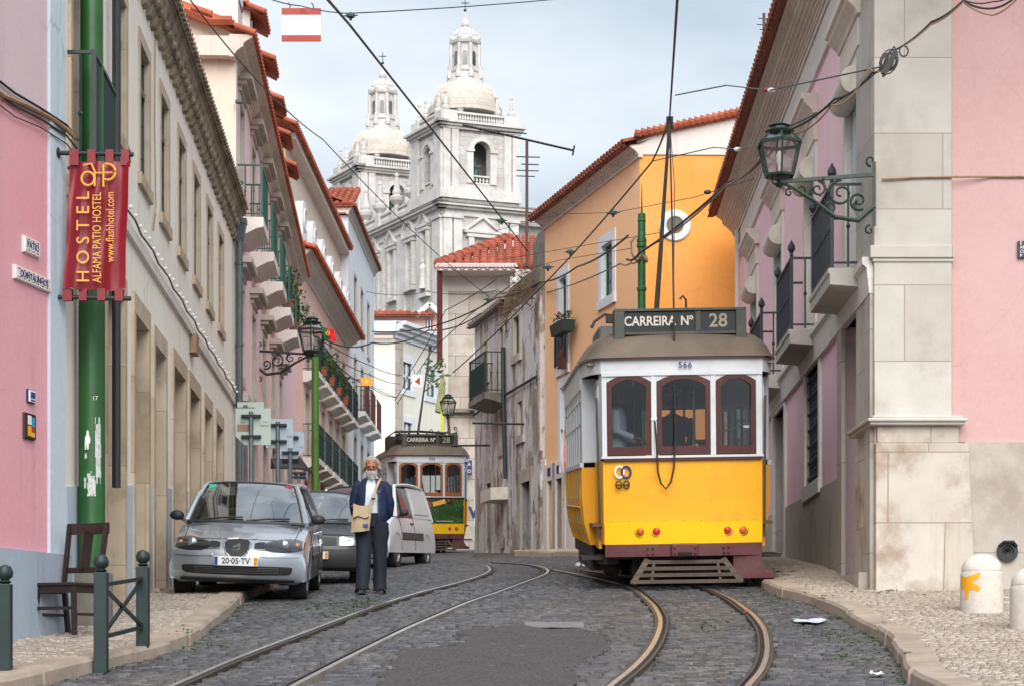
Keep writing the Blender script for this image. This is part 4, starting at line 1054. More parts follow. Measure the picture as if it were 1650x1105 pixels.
# pier and side wall face the camera: boxes in world axes carried by the same house
def toL(x, y, z):
    c, s = math.cos(-f.rot), math.sin(-f.rot); dx, dy = x-f.x, y-f.y; return Vector((dx*c-dy*s, dx*s+dy*c, z))
def wbox(name, x0, x1, y0, y1, z0, z1, mat, bev=.01):
    return obj(name, MB().box(x0, x1, y0, y1, z0, z1).xf(lambda p: toL(*p)), mat, rt, bevel=bev)
def xw(u, Y=YP): return (u-CU)/F*Y
def zw(v, Y=YP): return (HV-v)/F*Y
YP = YP
wbox('pier', xw(1408), xw(1533), YP-.02, YP+1.2, zw(672), 16, M['pier'])
wbox('pier_belt', xw(1408)-.05, xw(1536), YP-.06, YP+1.3, zw(417), zw(397), M['pier'])
wbox('pier_belt_lower', xw(1408)-.02, xw(1533)+.02, YP-.04, YP+1.25, zw(423), zw(417)-.002, M['pier'])
for k, (v0, v1, e) in enumerate([(686, 681, .10), (681.2, 675, .13), (675.2, 670, .07)]):
    wbox('pier_moulding', xw(1412)-e, xw(1540)+e*.8, YP-.05-e, YP+1.3, zw(v0), zw(v1)-.001, M['pier'], .02)
wbox('pier_neck', xw(1412), xw(1543), YP-.06, YP+1.25, zw(714), zw(686)-.002, M['pier_base'])
# base widening downwards
zb0, zb1 = -.6, zw(714)-.003
bs = MB(); xa, xb, xc_ = xw(1409), xw(1558), xw(1574)
bs.add([(xa,YP-.10,zb0),(xc_,YP-.22,zb0),(xc_,YP+1.3,zb0),(xa,YP+1.3,zb0),(xa,YP-.09,zb1),(xb,YP-.09,zb1),(xb,YP+1.3,zb1),(xa,YP+1.3,zb1)], [(0,3,2,1),(4,5,6,7),(0,1,5,4),(1,2,6,5),(2,3,7,6),(3,0,4,7)])
obj('pier_base', bs.xf(lambda p: toL(*p)), M['pier_base'], rt, bevel=.012)
wbox('side_wall', xw(1533), 16, YP+.06, YP+1.0, zw(711), 18, M['pink_side'], 0)
wbox('side_dado', xw(1556), 16, YP+.02, YP+1.0, -1, zw(711)-.002, M['dado'], 0)
cb_ = MB(); cb_.tube([(xw(1420), YP-.05, zw(291)), (xw(1475), YP-.04, zw(288)), (xw(1535), YP-.04, zw(287)), (xw(1600), YP+.04, zw(284)), (12, YP+.04, zw(286))], .012, 5)
obj('cable_run', cb_.xf(lambda p: toL(*p)), M['wire_tan'], rt)
# wall vent and street plate
t = thing('wall_vent', 'round black wall vent in the stone dado behind the bollards', 'vent', (xw(1623), YP+.02, zw(888)))
obj('ring', MB().lathe([(.07,-.05),(.12,-.05),(.12,0),(.07,0)], (0,0,0), 20, axis='y', cap=False), M['black'], t, smooth=True)
vb = MB()
for r_ in (.065, .045, .025): vb.lathe([(r_-.012,-.035),(r_,-.04),(r_,0),(r_-.012,0)], (0,0,0), 16, axis='y')
obj('louvre', vb, M['iron'], t); obj('hood', MB().tube([(-.1,-.05,.06),(-.05,-.09,.11),(.05,-.09,.11),(.1,-.05,.06)], .02, 6), M['iron'], t)
t = thing('street_sign', 'dark street plate with white letters cut by the right edge of the photo', 'sign', (xw(1662), YP+.05, zw(415)))
obj('plate', MB().box(-xw(1662)+xw(1641), .16, -.03, 0, 0, zw(388)-zw(415)), M['iron_blue'], t)
for i, s_ in enumerate(('EX', 'AFX', 'CIV', 'P')): pass
zz = zw(388)-zw(415)
for i, s_ in enumerate(('E', 'AF', 'CI', 'P')): text('lettering', s_, zz*.27, M['white'], t, (xw(1644)-xw(1662), -.033, zz*(.86-.25*i)), align='LEFT')

# ------------------------------------------------------------------ orange house
FOR_ = Fr(.828, 50, .27, -1)
f = FOR_
rt = f.root('orange_house', 'orange house with grey stone window frames and a round porthole window', 'house')
sE = f.S(1031); zc = f.Z(878, 372); zc = (f.Z(878, 374)+f.Z(1025, 256))/2
def op(u0, u1, v0, v1, off=0): s0, s1 = f.S(u0), f.S(u1); um = (u0+u1)/2; return (s0, s1, f.Z(um, v1), f.Z(um, v0))
wA = op(902, 914, 447, 590); wB = op(970, 988, 392, 480); wC_ = op(904, 915, 622, 742)
dA = op(884, 892, 774, 892); dB = op(898, 908, 770, 889)
hs = [wA, wB, wC_, dA, dB]
wall(rt, 0, sE, 1, zc, hs, M['orange_l'], back=.7, rev=.4)
for h in (wA, wB, wC_): window(rt, (h[0]+h[1])/2, h[2], h[1]-h[0], h[3]-h[2], .10, 'greenframe', 'pane', 'white_wall', .2, rows=3, tp=.03)
for h in (dA, dB):
    d = obj('door', MB().box(h[0], h[1], .3, .34, h[2]-.4, h[3]), M['doorgreen'], rt); t_ = MB(); w_ = .28
    t_.box(h[0]-w_, h[0], -.05, .3, h[2]-.8, h[3]); t_.box(h[1], h[1]+w_, -.05, .3, h[2]-.8, h[3]); t_.box(h[0]-w_, h[1]+w_, -.052, .3, h[3], h[3]+.42); obj('surround', t_, M['white_trim'], d)
    obj('number_plate', MB().box((h[0]+h[1])/2-.12, (h[0]+h[1])/2+.12, -.065, -.052, h[3]+.12, h[3]+.32), M['navy'], d)
obj('plinth', MB().prism([(dB[1]+.28, 0), (sE, 0), (sE, f.g(sE)+1.2), (dB[1]+.28, f.g(dB[1])+1.2)], -.03, .05), M['white_trim'], rt)
obj('edge_plaster', MB().box(-.02, .12, -.04, .05, 1, f.Z(880, 740)), M['white_trim'], rt)
# thin clothes rail balcony at the long window
railing(rt, wA[0], wA[1], .12, wA[2], .95, M['iron_blue'], nb=8, knob=False, side=False)
cornice(rt, -.1, sE+.06, zc, [(.05,.06)]+ovolo(.06, .2, .14)+[(.24,.06)], M['cornice']); zt = zc+.26
te = MB(); tiles_eave(te, -.12, sE+.1, -.38, zt+.02, 2.5, zt+.95, .21, .09, .42); obj('eave_tiles', te, M['tile_old'], rt)
# gable face towards the camera
gy = f.Y(sE); gx = f.X(sE)
def toO(x, y, z):
    c, s = math.cos(-f.rot), math.sin(-f.rot); dx, dy = x-f.x, y-f.y; return Vector((dx*c-dy*s, dx*s+dy*c, z))
X = lambda u: (u-CU)/F*gy
Z = lambda v: (HV-v)/F*gy
g_ = MB(); g_.prism([(gx-.0, 0), (X(1270), 0), (X(1270), Z(251)), (gx-.0, Z(250))], gy-.0, gy+.6)
obj('gable_wall', g_.xf(lambda p: toO(*p)), M['orange_r'], rt)
g_ = MB(); g_.prism([(gx-.02, Z(250)+.003), (X(1270), Z(251)+.003), (X(1270), Z(168)), (X(1026), Z(222)), (X(1026)-.02, Z(250)+.003)], gy-.03, gy+.6)
obj('gable_band', g_.xf(lambda p: toO(*p)), M['white_trim'], rt)
te = MB(); te2 = MB(); n_ = 26
for i in range(n_):
    a = i/n_; b_ = (i+1.25)/n_; p = Vector((X(1022)+(X(1270)-X(1022))*a, gy-.1, Z(222)+(Z(168)-Z(222))*a+.03)); q = Vector((X(1022)+(X(1270)-X(1022))*b_, gy-.1, Z(222)+(Z(168)-Z(222))*b_+.0))
    te.tube([p+Vector((0,0,.03)), q], [.10, .075], 8); te2.tube([p+Vector((0,.3,.03)), q+Vector((0,.3,0))], [.10, .075], 8)
obj('verge_tiles', te.xf(lambda p: toO(*p)), M['tile'], rt); obj('verge_tiles', te2.xf(lambda p: toO(*p)), M['tile'], rt)
g_ = MB(); cx, cz = X(1087.5), Z(364); r1, r0 = (X(1113)-X(1062))/2, (X(1101)-X(1074))/2
g_.lathe([(r0,-.02),(r0+.02,-.05),(r1-.02,-.05),(r1,-.03),(r1,.0),(r0,.0)], (cx, gy, cz), 40, axis='y', cap=False)
d = obj('porthole_window', MB().lathe([(.0,-.012),(r0*1.02,-.012),(r0*1.02,-.002),(0,-.002)], (cx, gy, cz), 32, axis='y').xf(lambda p: toO(*p)), glassy('olive_glass', C(96,90,62,.8), .25, .3, C(120,110,74,.8)), rt); obj('frame', g_.xf(lambda p: toO(*p)), M['white_wall'], d, smooth=True)
obj('side_wall', MB().box(X(1262), X(1270), gy, gy+5, 0, Z(168)).xf(lambda p: toO(*p)), M['orange_r'], rt)
# window box, laundry
def hang(name, label, cat, u, v, w_, h_, mat, off=.3):
    t = thing(name, label, cat, f.w(f.S(u, off), off, f.Z(u, v, off)), f.rot)
    mb = MB(); mb.grid(lambda a, b_: Vector(((a-.5)*w_, .05*math.sin(b_*5+a*4)+.03*math.sin(a*9), -b_*h_+.02*math.sin(a*8))), 10, 12)
    obj('cloth', mb, mat, t, smooth=True, solid=.008); obj('peg', MB().box(-w_*.3, -w_*.3+.02, -.02, .02, -.03, .04), M['brownwood'], t); return t
t = thing('window_box', 'green window box with red and yellow flowers on the orange house', 'planter', f.w(f.S(903, .3), .25, f.Z(903, 538, .3)), f.rot)
obj('trough', MB().prismx([(-.12,0),(-.17,.26),(.17,.26),(.12,0)], -.55, .55), M['doorgreen'], t)
lv = MB(); rr = random.Random(8)
for i in range(130):
    p = Vector((rr.uniform(-.5,.5), rr.uniform(-.12,.12), .26+rr.uniform(0,.22))); q = Vector((rr.uniform(-1,1), rr.uniform(-1,1), rr.uniform(0,1)))*.08; n_ = q.cross(Vector((0,0,1))).normalized()*.03; lv.add([p-n_, p+n_, p+q], [(0,1,2)])
obj('leaves', lv, M['leaf'], t); fl = MB()
for x, z in ((-.35,.46),(-.3,.55),(.0,.44)): fl.ball((x, 0, z), .04, n=6, m=4)
obj('flowers', fl, M['redsign'], t)
hang('hanging_cloth', 'brown cloth hanging on the iron rail below the window box', 'cloth', 905, 557, .35, .55, M['brownwood'], .2)
hang('towel', 'white towel hung below the window of the orange house', 'towel', 907, 693, .32, 1.0, M['white'], .25)
hang('towel', 'pink towel hung beside the white one on the orange house', 'towel', 913, 692, .2, .95, plain('pink_towelling', C(236,130,130), .9), .25)

# ------------------------------------------------------------------ derelict house
f = Fr(.828+.2325*8.2-1.912, 58.2, .2325, -1)
XL = -1.09; f = Fr(XL, 58.2, .828-XL, 50.0-58.2)
rt = f.root('derelict_house', 'narrow derelict house with flaking grey plaster and a green balcony', 'house')
sE = f.S(877.5); zl0, zl1 = f.Z(767, 528), f.Z(818, 488)
sK = f.S(818); zr0, zr1 = f.Z(819, 462), f.Z(876, 416)
ops = {'w1': op(781, 786, 551, 607), 'b1': op(805, 812, 528, 640), 'w2': op(836, 845, 510, 572), 'w3': op(807, 813, 658, 722), 'w4': op(843, 850, 646, 702), 'd1': op(785, 792, 778, 884), 'w5': op(811, 823, 808, 870), 'd2': op(848, 862, 776, 896)}
H = list(ops.values())
wall(rt, 0, sK, 0, zl0, [h for h in H if h[1] < sK+.1 and h[3] < zl0], M['derelict'], rev=.4, topf=None, back=.8)
h_l = [h for h in H if h[0] < sK-.05]; h_r = [h for h in H if h[0] >= sK-.05]
obj('upper_wall', MB().prism([(0, zl0), (sK, zl0), (sK, zl1), (0, zl0)], .0, .8), M['derelict'], rt) if zl1 > zl0+.05 else None
# bulge of bare render between the two halves
wall(rt, sK, sE, 0, f.Z(876, 470), [h for h in h_r if h[0] > sK], M['derelict'], rev=.4, back=.9, name='wall', y=-.12)
zR = f.Z(876, 470)
obj('parapet', MB().prism([(sK, zR), (sE, zR), (sE, f.Z(876, 432)), (sE-1.2, f.Z(860, 440)), (sK+1.0, f.Z(832, 462)), (sK, f.Z(820, 480))], -.12, .6), M['concrete_old'], rt)
for k, h in ops.items():
    y_ = -.12 if h[0] > sK else 0.0
    if k[0] in 'wb':
        w_ = window(rt, (h[0]+h[1])/2, h[2], h[1]-h[0], h[3]-h[2], .06, 'greenframe', 'pane', 'grey_trim', .2, rows=3, door=k == 'b1'); w_.location.y = y_
        if k == 'w5':
            obj('poster', MB().box((h[0]-h[1])*.3, (h[1]-h[0])*.3, .14, .17, .25, (h[3]-h[2])*.85), plain('torn_poster', C(190,180,180), .8, var=.35, nscale=6, dirt=.5, dirtc=C(180,60,60)), w_)
            obj('awning_box', MB().prismz([(-.9,-.55),(.4,-.55),(.6,-.3),(.6,.0),(-.9,.0)], h[3]-h[2]+.02, h[3]-h[2]+.35), M['drum'], w_)
    else:
        d = obj('door', MB().box(h[0], h[1], .3+y_, .36+y_, h[2]-.4, h[3]), M['doorgreen'] if k == 'd2' else M['darkwood'], rt); trim = MB(); w_ = .22
        trim.box(h[0]-w_, h[0], -.03+y_, .1, h[2]-1, h[3]); trim.box(h[1], h[1]+w_, -.03+y_, .1, h[2]-1, h[3]); trim.box(h[0]-w_, h[1]+w_, -.032+y_, .1, h[3], h[3]+.35); obj('surround', trim, M['grey_trim'], d)
b_ = ops['b1']; cx = (b_[0]+b_[1])/2
slab(rt, cx-1.15, cx+1.0, .7, b_[2], .3, M['concrete_old']); railing(rt, cx-1.1, cx+.95, .66, b_[2], 1.1, M['doorgreen'], nb=13, knob=False, panel=True, r=.012)
te = MB(); tiles_eave(te, -.1, sK+.1, -.18, 0, .4, .15, .2, .08, .4)
kx = (zl1-zl0)/max(sK, .1); te.xf(lambda p: Vector((p.x, p.y, p.z+zl0+.05+kx*p.x))); obj('eave_tiles', te, M['concrete_old'], rt)
obj('downpipe', MB().tube([(f.S(822), -.2, f.Z(822, 560)), (f.S(824), -.22, f.Z(824, 640)), (f.S(826), -.2, f.Z(827, 770))], .06, 8), M['lead'], rt)
for a, b2 in (((767,668),(876,608)),): obj('cable_run', MB().tube([(f.S(767), -.06, f.Z(767, 668)), (f.S(800), -.06, f.Z(800, 645)), (f.S(822), -.2, f.Z(822, 638)), (f.S(876), -.18, f.Z(876, 606))], .035, 6), M['wire'], rt)
obj('wall_pipe', MB().tube([(f.S(853), -.14, f.Z(853, 683)), (f.S(853)-.2, -.9, f.Z(853, 683)+.02), (f.S(853)-.5, -1.4, f.Z(853, 683)+.05)], .03, 6), M['iron'], rt)
obj('wall_pipe', MB().tube([(f.S(790), -.02, f.Z(790, 717)), (f.S(790)-.5, -1.0, f.Z(790, 717)+.02)], .03, 6), M['iron'], rt)
# chimney stacks with weeds behind the parapet
ch = MB(); xc_, yc_ = f.S(833), .4
obj('chimney', MB().prism([(f.S(817), zR-.5), (f.S(843), zR-.5), (f.S(843), f.Z(843, 380)), (f.S(835), f.Z(835, 368)), (f.S(826), f.Z(826, 375)), (f.S(818), f.Z(818, 392))], .7, 1.4), M['concrete_old'], rt)
obj('chimney', MB().prism([(f.S(859), zR-.5), (f.S(875), zR-.5), (f.S(875), f.Z(875, 372)), (f.S(862), f.Z(862, 378))], .3, 1.0), M['concrete_old'], rt)
wd = MB(); rr = random.Random(5)
for i in range(480):
    s = rr.uniform(f.S(822), f.S(877)); z = f.Z(850, 468)+rr.uniform(-.4, .5)-.25*abs(s-f.S(850)); p = Vector((s, rr.uniform(-.35, .4), z)); q = Vector((rr.gauss(0, .3), rr.gauss(-.08, .15), rr.gauss(.1, .25)))
    n_ = Vector((.012, 0, .012)); wd.add([p-n_, p+n_, p+q*.5+n_, p+q], [(0,1,2,3)])
o = obj('dry_weeds', wd, M['drygrass']); o.location = (f.x, f.y, 0); o.rotation_euler = (0, 0, f.rot); struct(o, 'stuff'); o['label'] = 'dry brown weeds on the parapet of the derelict house'; o['category'] = 'weeds'
f_der = f

# ------------------------------------------------------------------ stone house behind the second tram
YS = 69.5
XS = lambda u: (u-CU)/F*YS
ZS = lambda v: (HV-v)/F*YS
rt = thing('stone_house', 'narrow painted stone house with orange tiled roof between the tram and the ruin', 'house', (XS(712), YS, 0))
lx = lambda u: XS(u)-XS(712)
f = Fr(XS(712), YS, 1, 0)
rh = (lx(762), lx(769), ZS(660), ZS(530))
wall(rt, 0, lx(830), 0, ZS(470), [], M['stonehouse'], back=4, name='wall')
obj('side_wall', MB().box(-.001, .5, .05, 6, 0, ZS(470)), M['stonehouse'], rt)
obj('upper_wall', MB().box(lx(722), lx(822), -.03, .0, ZS(470), ZS(443)), M['white_trim'], rt)
obj('quoin', MB().box(0, lx(722), -.06, .1, ZS(700), ZS(446)), M['white_trim'], rt)
obj('string_course', MB().box(-.1, lx(772), -.25, .0, ZS(665), ZS(659)), M['concrete_old'], rt)
obj('balcony_slab', MB().box(lx(757), lx(774), -.7, .0, ZS(664), ZS(658)), M['concrete_old'], rt)
railing(rt, lx(761), lx(771), .6, ZS(658), ZS(602)-ZS(658), M['iron_blue'], nb=1, knob=True)
obj('shutter', MB().box(lx(763), lx(769), -.03, .01, ZS(658), ZS(560)), M['shutter'], rt)
obj('red_fascia', MB().prismz([(lx(706), -1.1), (lx(714), -.9), (lx(714), -.6), (lx(706), -.6)], ZS(592), ZS(442)), M['red_board'], rt)
te = MB(); ze = ZS(441); tiles_eave(te, lx(706), lx(880), -1.1, ze, 5.0, ze+2.35, .29, .125, .5); te.xf(lambda p: Vector((p.x, p.y, min(p.z, ze+.12+max(0, p.x-lx(706))*.84)))); obj('roof', te, M['tile_new'], rt)
mo = MB()
for i in range(22): x = lx(707)+(lx(830)-lx(707))*(i+.5)/22; mo.tube([(x-.12, -1.13, ZS(441)+.0), (x-.06, -1.14, ZS(441)+.09), (x+.06, -1.14, ZS(441)+.09), (x+.12, -1.13, ZS(441)+.0)], .045, 6)
mo.box(lx(706), lx(830), -1.1, -.0, ZS(446), ZS(442)); obj('eave_mortar', mo, M['mortar'], rt)
te = MB(); HP = lambda a: Vector((lx(708)+2.5*a, -1.0+5.6*a, ze+.1+2.15*a)); te.tube([HP(0), HP(.5), HP(1)], .15, 8)
for i in range(11): te.tube([HP(i/11)+Vector((0,0,.05)), HP((i+.95)/11)], [.2, .15], 8)
obj('ridge_tiles', te, M['tile_new'], rt)
fr_ = MB()
for i in range(60):
    p = Vector((lx(713)+rr.uniform(-.35,.1), -.9+rr.uniform(-.2,.2), ZS(606)+rr.uniform(-.45,.45))); q = Vector((rr.gauss(-.1,.15), rr.gauss(0,.1), rr.gauss(-.05,.15))); fr_.add([p, p+q*.5+Vector((0,0,.05)), p+q, p+q*.5-Vector((0,0,.05))], [(0,1,2,3)])
tag(obj('wall_fern', fr_, M['leaf']), 'green fern growing from the corner of the stone house', 'plant').location = (XS(712), YS, 0)
obj('graffiti_panel', MB().box(lx(764), lx(773), -.012, -.001, ZS(872), ZS(800)), M['white_wall'], rt)
text('graffiti', 'W', .55, M['navy'], rt, (lx(769), -.02, ZS(826)), bold=.02)
t = thing('street_sign', 'small navy street plate fixed beside the lantern right of the rear tram', 'sign', (XS(756.5), YS-.2, ZS(766)))
obj('plate', MB().box(-.09, .09, -.02, 0, 0, ZS(742)-ZS(766)), M['navy'], t)
for i, q in enumerate(('A', 'O')): text('lettering', q, .16, M['white'], t, (0, -.023, .38-.24*i))
t = thing('thin_pole', 'thin dark green pole standing against the stone house corner', 'pole', (XS(770), 58.6, G(XS(770)*.84, 58.6)))
obj('shaft', MB().lathe([(.07,0),(.07,.75),(.04,.8),(.035,3.6)], (XS(0)*0, 0, 0), 10), M['dgreen'], t)
t.location.x = (768.5-CU)/F*58.6
# furled yellow-green awning on the lane corner behind the lantern
t = thing('furled_awning', 'furled yellow-green awning hanging beside the wall lantern', 'awning', (XS(716), YS-1.0, 0))
aw = MB(); lx2 = lambda u: XS(u)-XS(716)
aw.add([(lx2(713), 0, ZS(608)), (lx2(717), 0, ZS(608)), (lx2(719), .1, ZS(672)), (lx2(703), -.25, ZS(668)), (lx2(713), .3, ZS(608)), (lx2(717), .3, ZS(608)), (lx2(719), .5, ZS(672)), (lx2(703), .3, ZS(668))], [(0,1,2,3),(7,6,5,4),(0,3,7,4),(1,5,6,2),(0,4,5,1),(3,2,6,7)])
obj('canvas', aw, plain('olive_striped_canvas', C(150,152,104), .8, var=.35, nscale=4), t); obj('yellow_edge', MB().box(lx2(711.5), lx2(717), -.04, .05, ZS(705), ZS(669)), plain('lime_paint', C(198,200,60), .6), t)

# ------------------------------------------------------------------ cream house closing the street
f = Fr((636-CU)/F*104, 104, .43, 1)
rt = f.root('cream_end_house', 'cream house with balustraded terrace closing the end of the street', 'house')
sE = 14; zc = f.Z(636, 545)
ws = []
for u0, u1, v0, v1 in ((649, 664, 584, 628), (687, 701.5, 594, 639), (650, 664, 680, 730)):
    s0, s1 = f.S(u0), f.S(u1); um = (u0+u1)/2; ws.append((s0, s1, f.Z(um, v1), f.Z(um, v0)))
wall(rt, 0, sE, 3, zc, ws, M['cream_end'], back=.8)
for h in ws: window(rt, (h[0]+h[1])/2, h[2], h[1]-h[0], h[3]-h[2], .1, 'blueframe', 'pane_curtain', 'white_wall', .3, rows=3, fw=.12)
for h in ws: obj('window_bars', MB().box((h[0]+h[1])/2-.1, (h[0]+h[1])/2+.1, .05, .09, h[2]+.1, h[3]-.1).box(h[0]+.1, h[1]-.1, .05, .09, (h[2]+h[3])/2-.06, (h[2]+h[3])/2+.06), M['whiteframe'], rt)
cornice(rt, -.1, sE, zc, [(.1,.25),(.3,.2),(.5,.2),(.7,.2)], M['white_wall'])
def balustrade(par, s0, s1, y, z, h, mat, nb, r=.12, posts=1, name='balustrade'):
    mb = MB(); mb.box(s0, s1, y-.22, y+.22, z, z+h*.16); mb.box(s0, s1, y-.25, y+.25, z+h*.84, z+h)
    for i in range(nb):
        x = s0+(s1-s0)*(i+.5)/nb; mb.lathe([(r*.8, h*.16), (r*.5, h*.24), (r*1.1, h*.42), (r*.5, h*.68), (r*.8, h*.84)], (x, y, z), 8)
    for i in range(posts+1): x = s0+(s1-s0)*i/max(posts, 1); mb.box(x-.35, x+.35, y-.3, y+.3, z, z+h*1.03)
    return obj(name, mb, mat, par)
zt = zc+.85; balustrade(rt, 0, sE, .1, zt, f.Z(636, 520)-zt, M['white_wall'], 34, .11, 3)
obj('quoin', MB().box(0, .9, -.05, .1, 3, zc-.01), M['stonehouse'], rt)
# left return face, frontal
lf = MB(); xl = (600-CU)/F*104-f.x
def toF(x, y, z):
    c, s = math.cos(-f.rot), math.sin(-f.rot); return Vector((x*c-y*s, x*s+y*c, z))
obj('side_wall', MB().box(-4.5, -.0, .0, .8, 3, zc).xf(lambda p: toF(*p)), M['cream_end'], rt)
obj('side_cornice', MB().box(-4.5, .1, -.6, .3, zc+.2, zc+.8).xf(lambda p: toF(*p)), M['white_wall'], rt)
b2 = balustrade(rt, -4.4, 0, 0, zt, f.Z(636, 520)-zt, M['white_wall'], 6, .11, 2); b2.rotation_euler = (0, 0, -f.rot)
# pink attic house with its tile roof set back on the terrace
YA = 112; XA = lambda u: (u-CU)/F*YA; ZA = lambda v: (HV-v)/F*YA
rt2 = thing('pink_attic_house', 'small pink attic house with bright orange tiles above the cream terrace', 'house', (XA(600), YA, 0)); lx = lambda u: XA(u)-XA(600)
obj('wall', MB().prism([(0, ZA(560)), (lx(712), ZA(560)), (lx(712), ZA(512)), (lx(692), ZA(498)), (lx(672), ZA(510)), (0, ZA(510))], 0, 6), M['pink_attic'], rt2)
w_ = obj('window', MB().box(lx(686.5), lx(697), -.08, .0, ZA(533), ZA(516)), M['pane'], rt2); obj('frame', MB().box(lx(688), lx(690), -.12, -.0, ZA(533), ZA(516)).box(lx(693), lx(694.5), -.12, 0, ZA(533), ZA(516)), M['whiteframe'], w_)
te = MB(); tiles_eave(te, lx(596), lx(700), -.6, ZA(510), 5, ZA(484), .42, .18, .7); tiles_eave(te, -1.5, lx(660), -.2+2, ZA(496), 7, ZA(474), .42, .18, .7); obj('roof', te, M['tile_new'], rt2)
obj('verge', MB().beam((lx(671), -.3, ZA(511)), (lx(693), -.3, ZA(492)), .4, .25).beam((lx(693), -.3, ZA(492)), (lx(714), -.3, ZA(512)), .4, .25), M['white_wall'], rt2)
# ------------------------------------------------------------------ the white church on the hill
YC = 210.0
ch = thing('church', 'white limestone church with two domed bell towers on the hill behind', 'church', ((713-CU)/F*YC, YC, 0))
AX = Vector((.927, .375, 0)); BX = Vector((-.474, .881, 0))
ZC = lambda v: (HV-v)/F*YC
def cw(p): return AX*p[0] + BX*p[1] + Vector((0, 0, p[2]))
def cobj(name, mb, mat, par=None, smooth=False): return obj(name, mb.xf(cw), mat, par or ch, smooth=smooth)
# face helpers: 'a' faces run along AX at b = const (towards camera), 'b' faces run along BX at a = 0
def fbox(mb, face, u0, u1, d0, d1, z0, z1, A0=0.0, B0=0.0):
    "u along the face, d = distance out of it"
    if face == 'a': mb.box(A0+u0, A0+u1, B0-d1, B0-d0, z0, z1)
    else: mb.box(A0-d1, A0-d0, B0+u0, B0+u1, z0, z1)
def vpoly(face, pts, d0, d1, A0=0, B0=0):
    m = MB(); m.prism(pts, -d1, -d0)
    if face == 'a': return m.xf(lambda p: Vector((A0+p.x, B0+p.y, p.z)))
    return m.xf(lambda p: Vector((A0+p.y, B0+p.x, p.z)))
def join(a, b):
    n = len(a.v); a.v += b.v; a.f += [tuple(i+n for i in f) for f in b.f]; a.m += b.m; return a
def pinn(mb, a, b, z, s=1.0):
    c = (a, b, z); mb.box(a-.32*s, a+.32*s, b-.32*s, b+.32*s, z, z+.5*s)
    mb.lathe([(.18*s,.5*s),(.42*s,.8*s),(.46*s,1.05*s),(.2*s,1.3*s),(.26*s,1.4*s),(.13*s,2.5*s),(.2*s,2.62*s),(.2*s,2.8*s),(.02,2.95*s)], c, 8)
def arch_wall(face, u0, u1, z0, z1, ou0, ou1, oz0, ozt, A0, B0, th=.9):
    "wall with one arched opening; returns mesh"
    m = MB(); r = (ou1-ou0)/2; uc = (ou0+ou1)/2; zs = ozt-r; N_ = 12
    arc = [(uc-r*math.cos(math.pi*k/N_), zs+r*math.sin(math.pi*k/N_)) for k in range(N_+1)]
    def P(u, d, z): return (A0+u, B0+d, z) if face == 'a' else (A0+d, B0+u, z)
    def q(u_, v_, a, b): m.quad(P(u_, 0, a), P(v_, 0, a), P(v_, 0, b), P(u_, 0, b))
    q(u0, ou0, z0, z1); q(ou1, u1, z0, z1); q(ou0, ou1, z0, oz0)
    for k in range(N_):
        a, b = arc[k], arc[k+1]
        m.quad(P(a[0], 0, a[1]), P(b[0], 0, b[1]), P(b[0], 0, z1), P(a[0], 0, z1)); m.quad(P(a[0], 0, a[1]), P(b[0], 0, b[1]), P(b[0], th, b[1]), P(a[0], th, a[1]))
    for u in (ou0, ou1): m.quad(P(u, 0, oz0), P(u, th, oz0), P(u, th, zs), P(u, 0, zs))
    m.quad(P(ou0, 0, oz0), P(ou1, 0, oz0), P(ou1, th, oz0), P(ou0, th, oz0)); return m
def bal_run(mb, face, u0, u1, A0, B0, z, h, nb, r=.12):
    def P(u, d=0): return (A0+u, B0+d) if face == 'a' else (A0+d, B0+u)
    fbox(mb, face, u0, u1, -.2, .2, z, z+h*.16, A0, B0); fbox(mb, face, u0, u1, -.22, .22, z+h*.82, z+h, A0, B0)
    for i in range(nb):
        x, y = P(u0+(u1-u0)*(i+.5)/nb); mb.lathe([(r*.9,h*.16),(r*.5,h*.26),(r*1.15,h*.42),(r*.5,h*.7),(r*.9,h*.82)], (x, y, z), 6)
W1, D1 = 8.7, 7.4
zt0, zt1 = ZC(318), ZC(203)
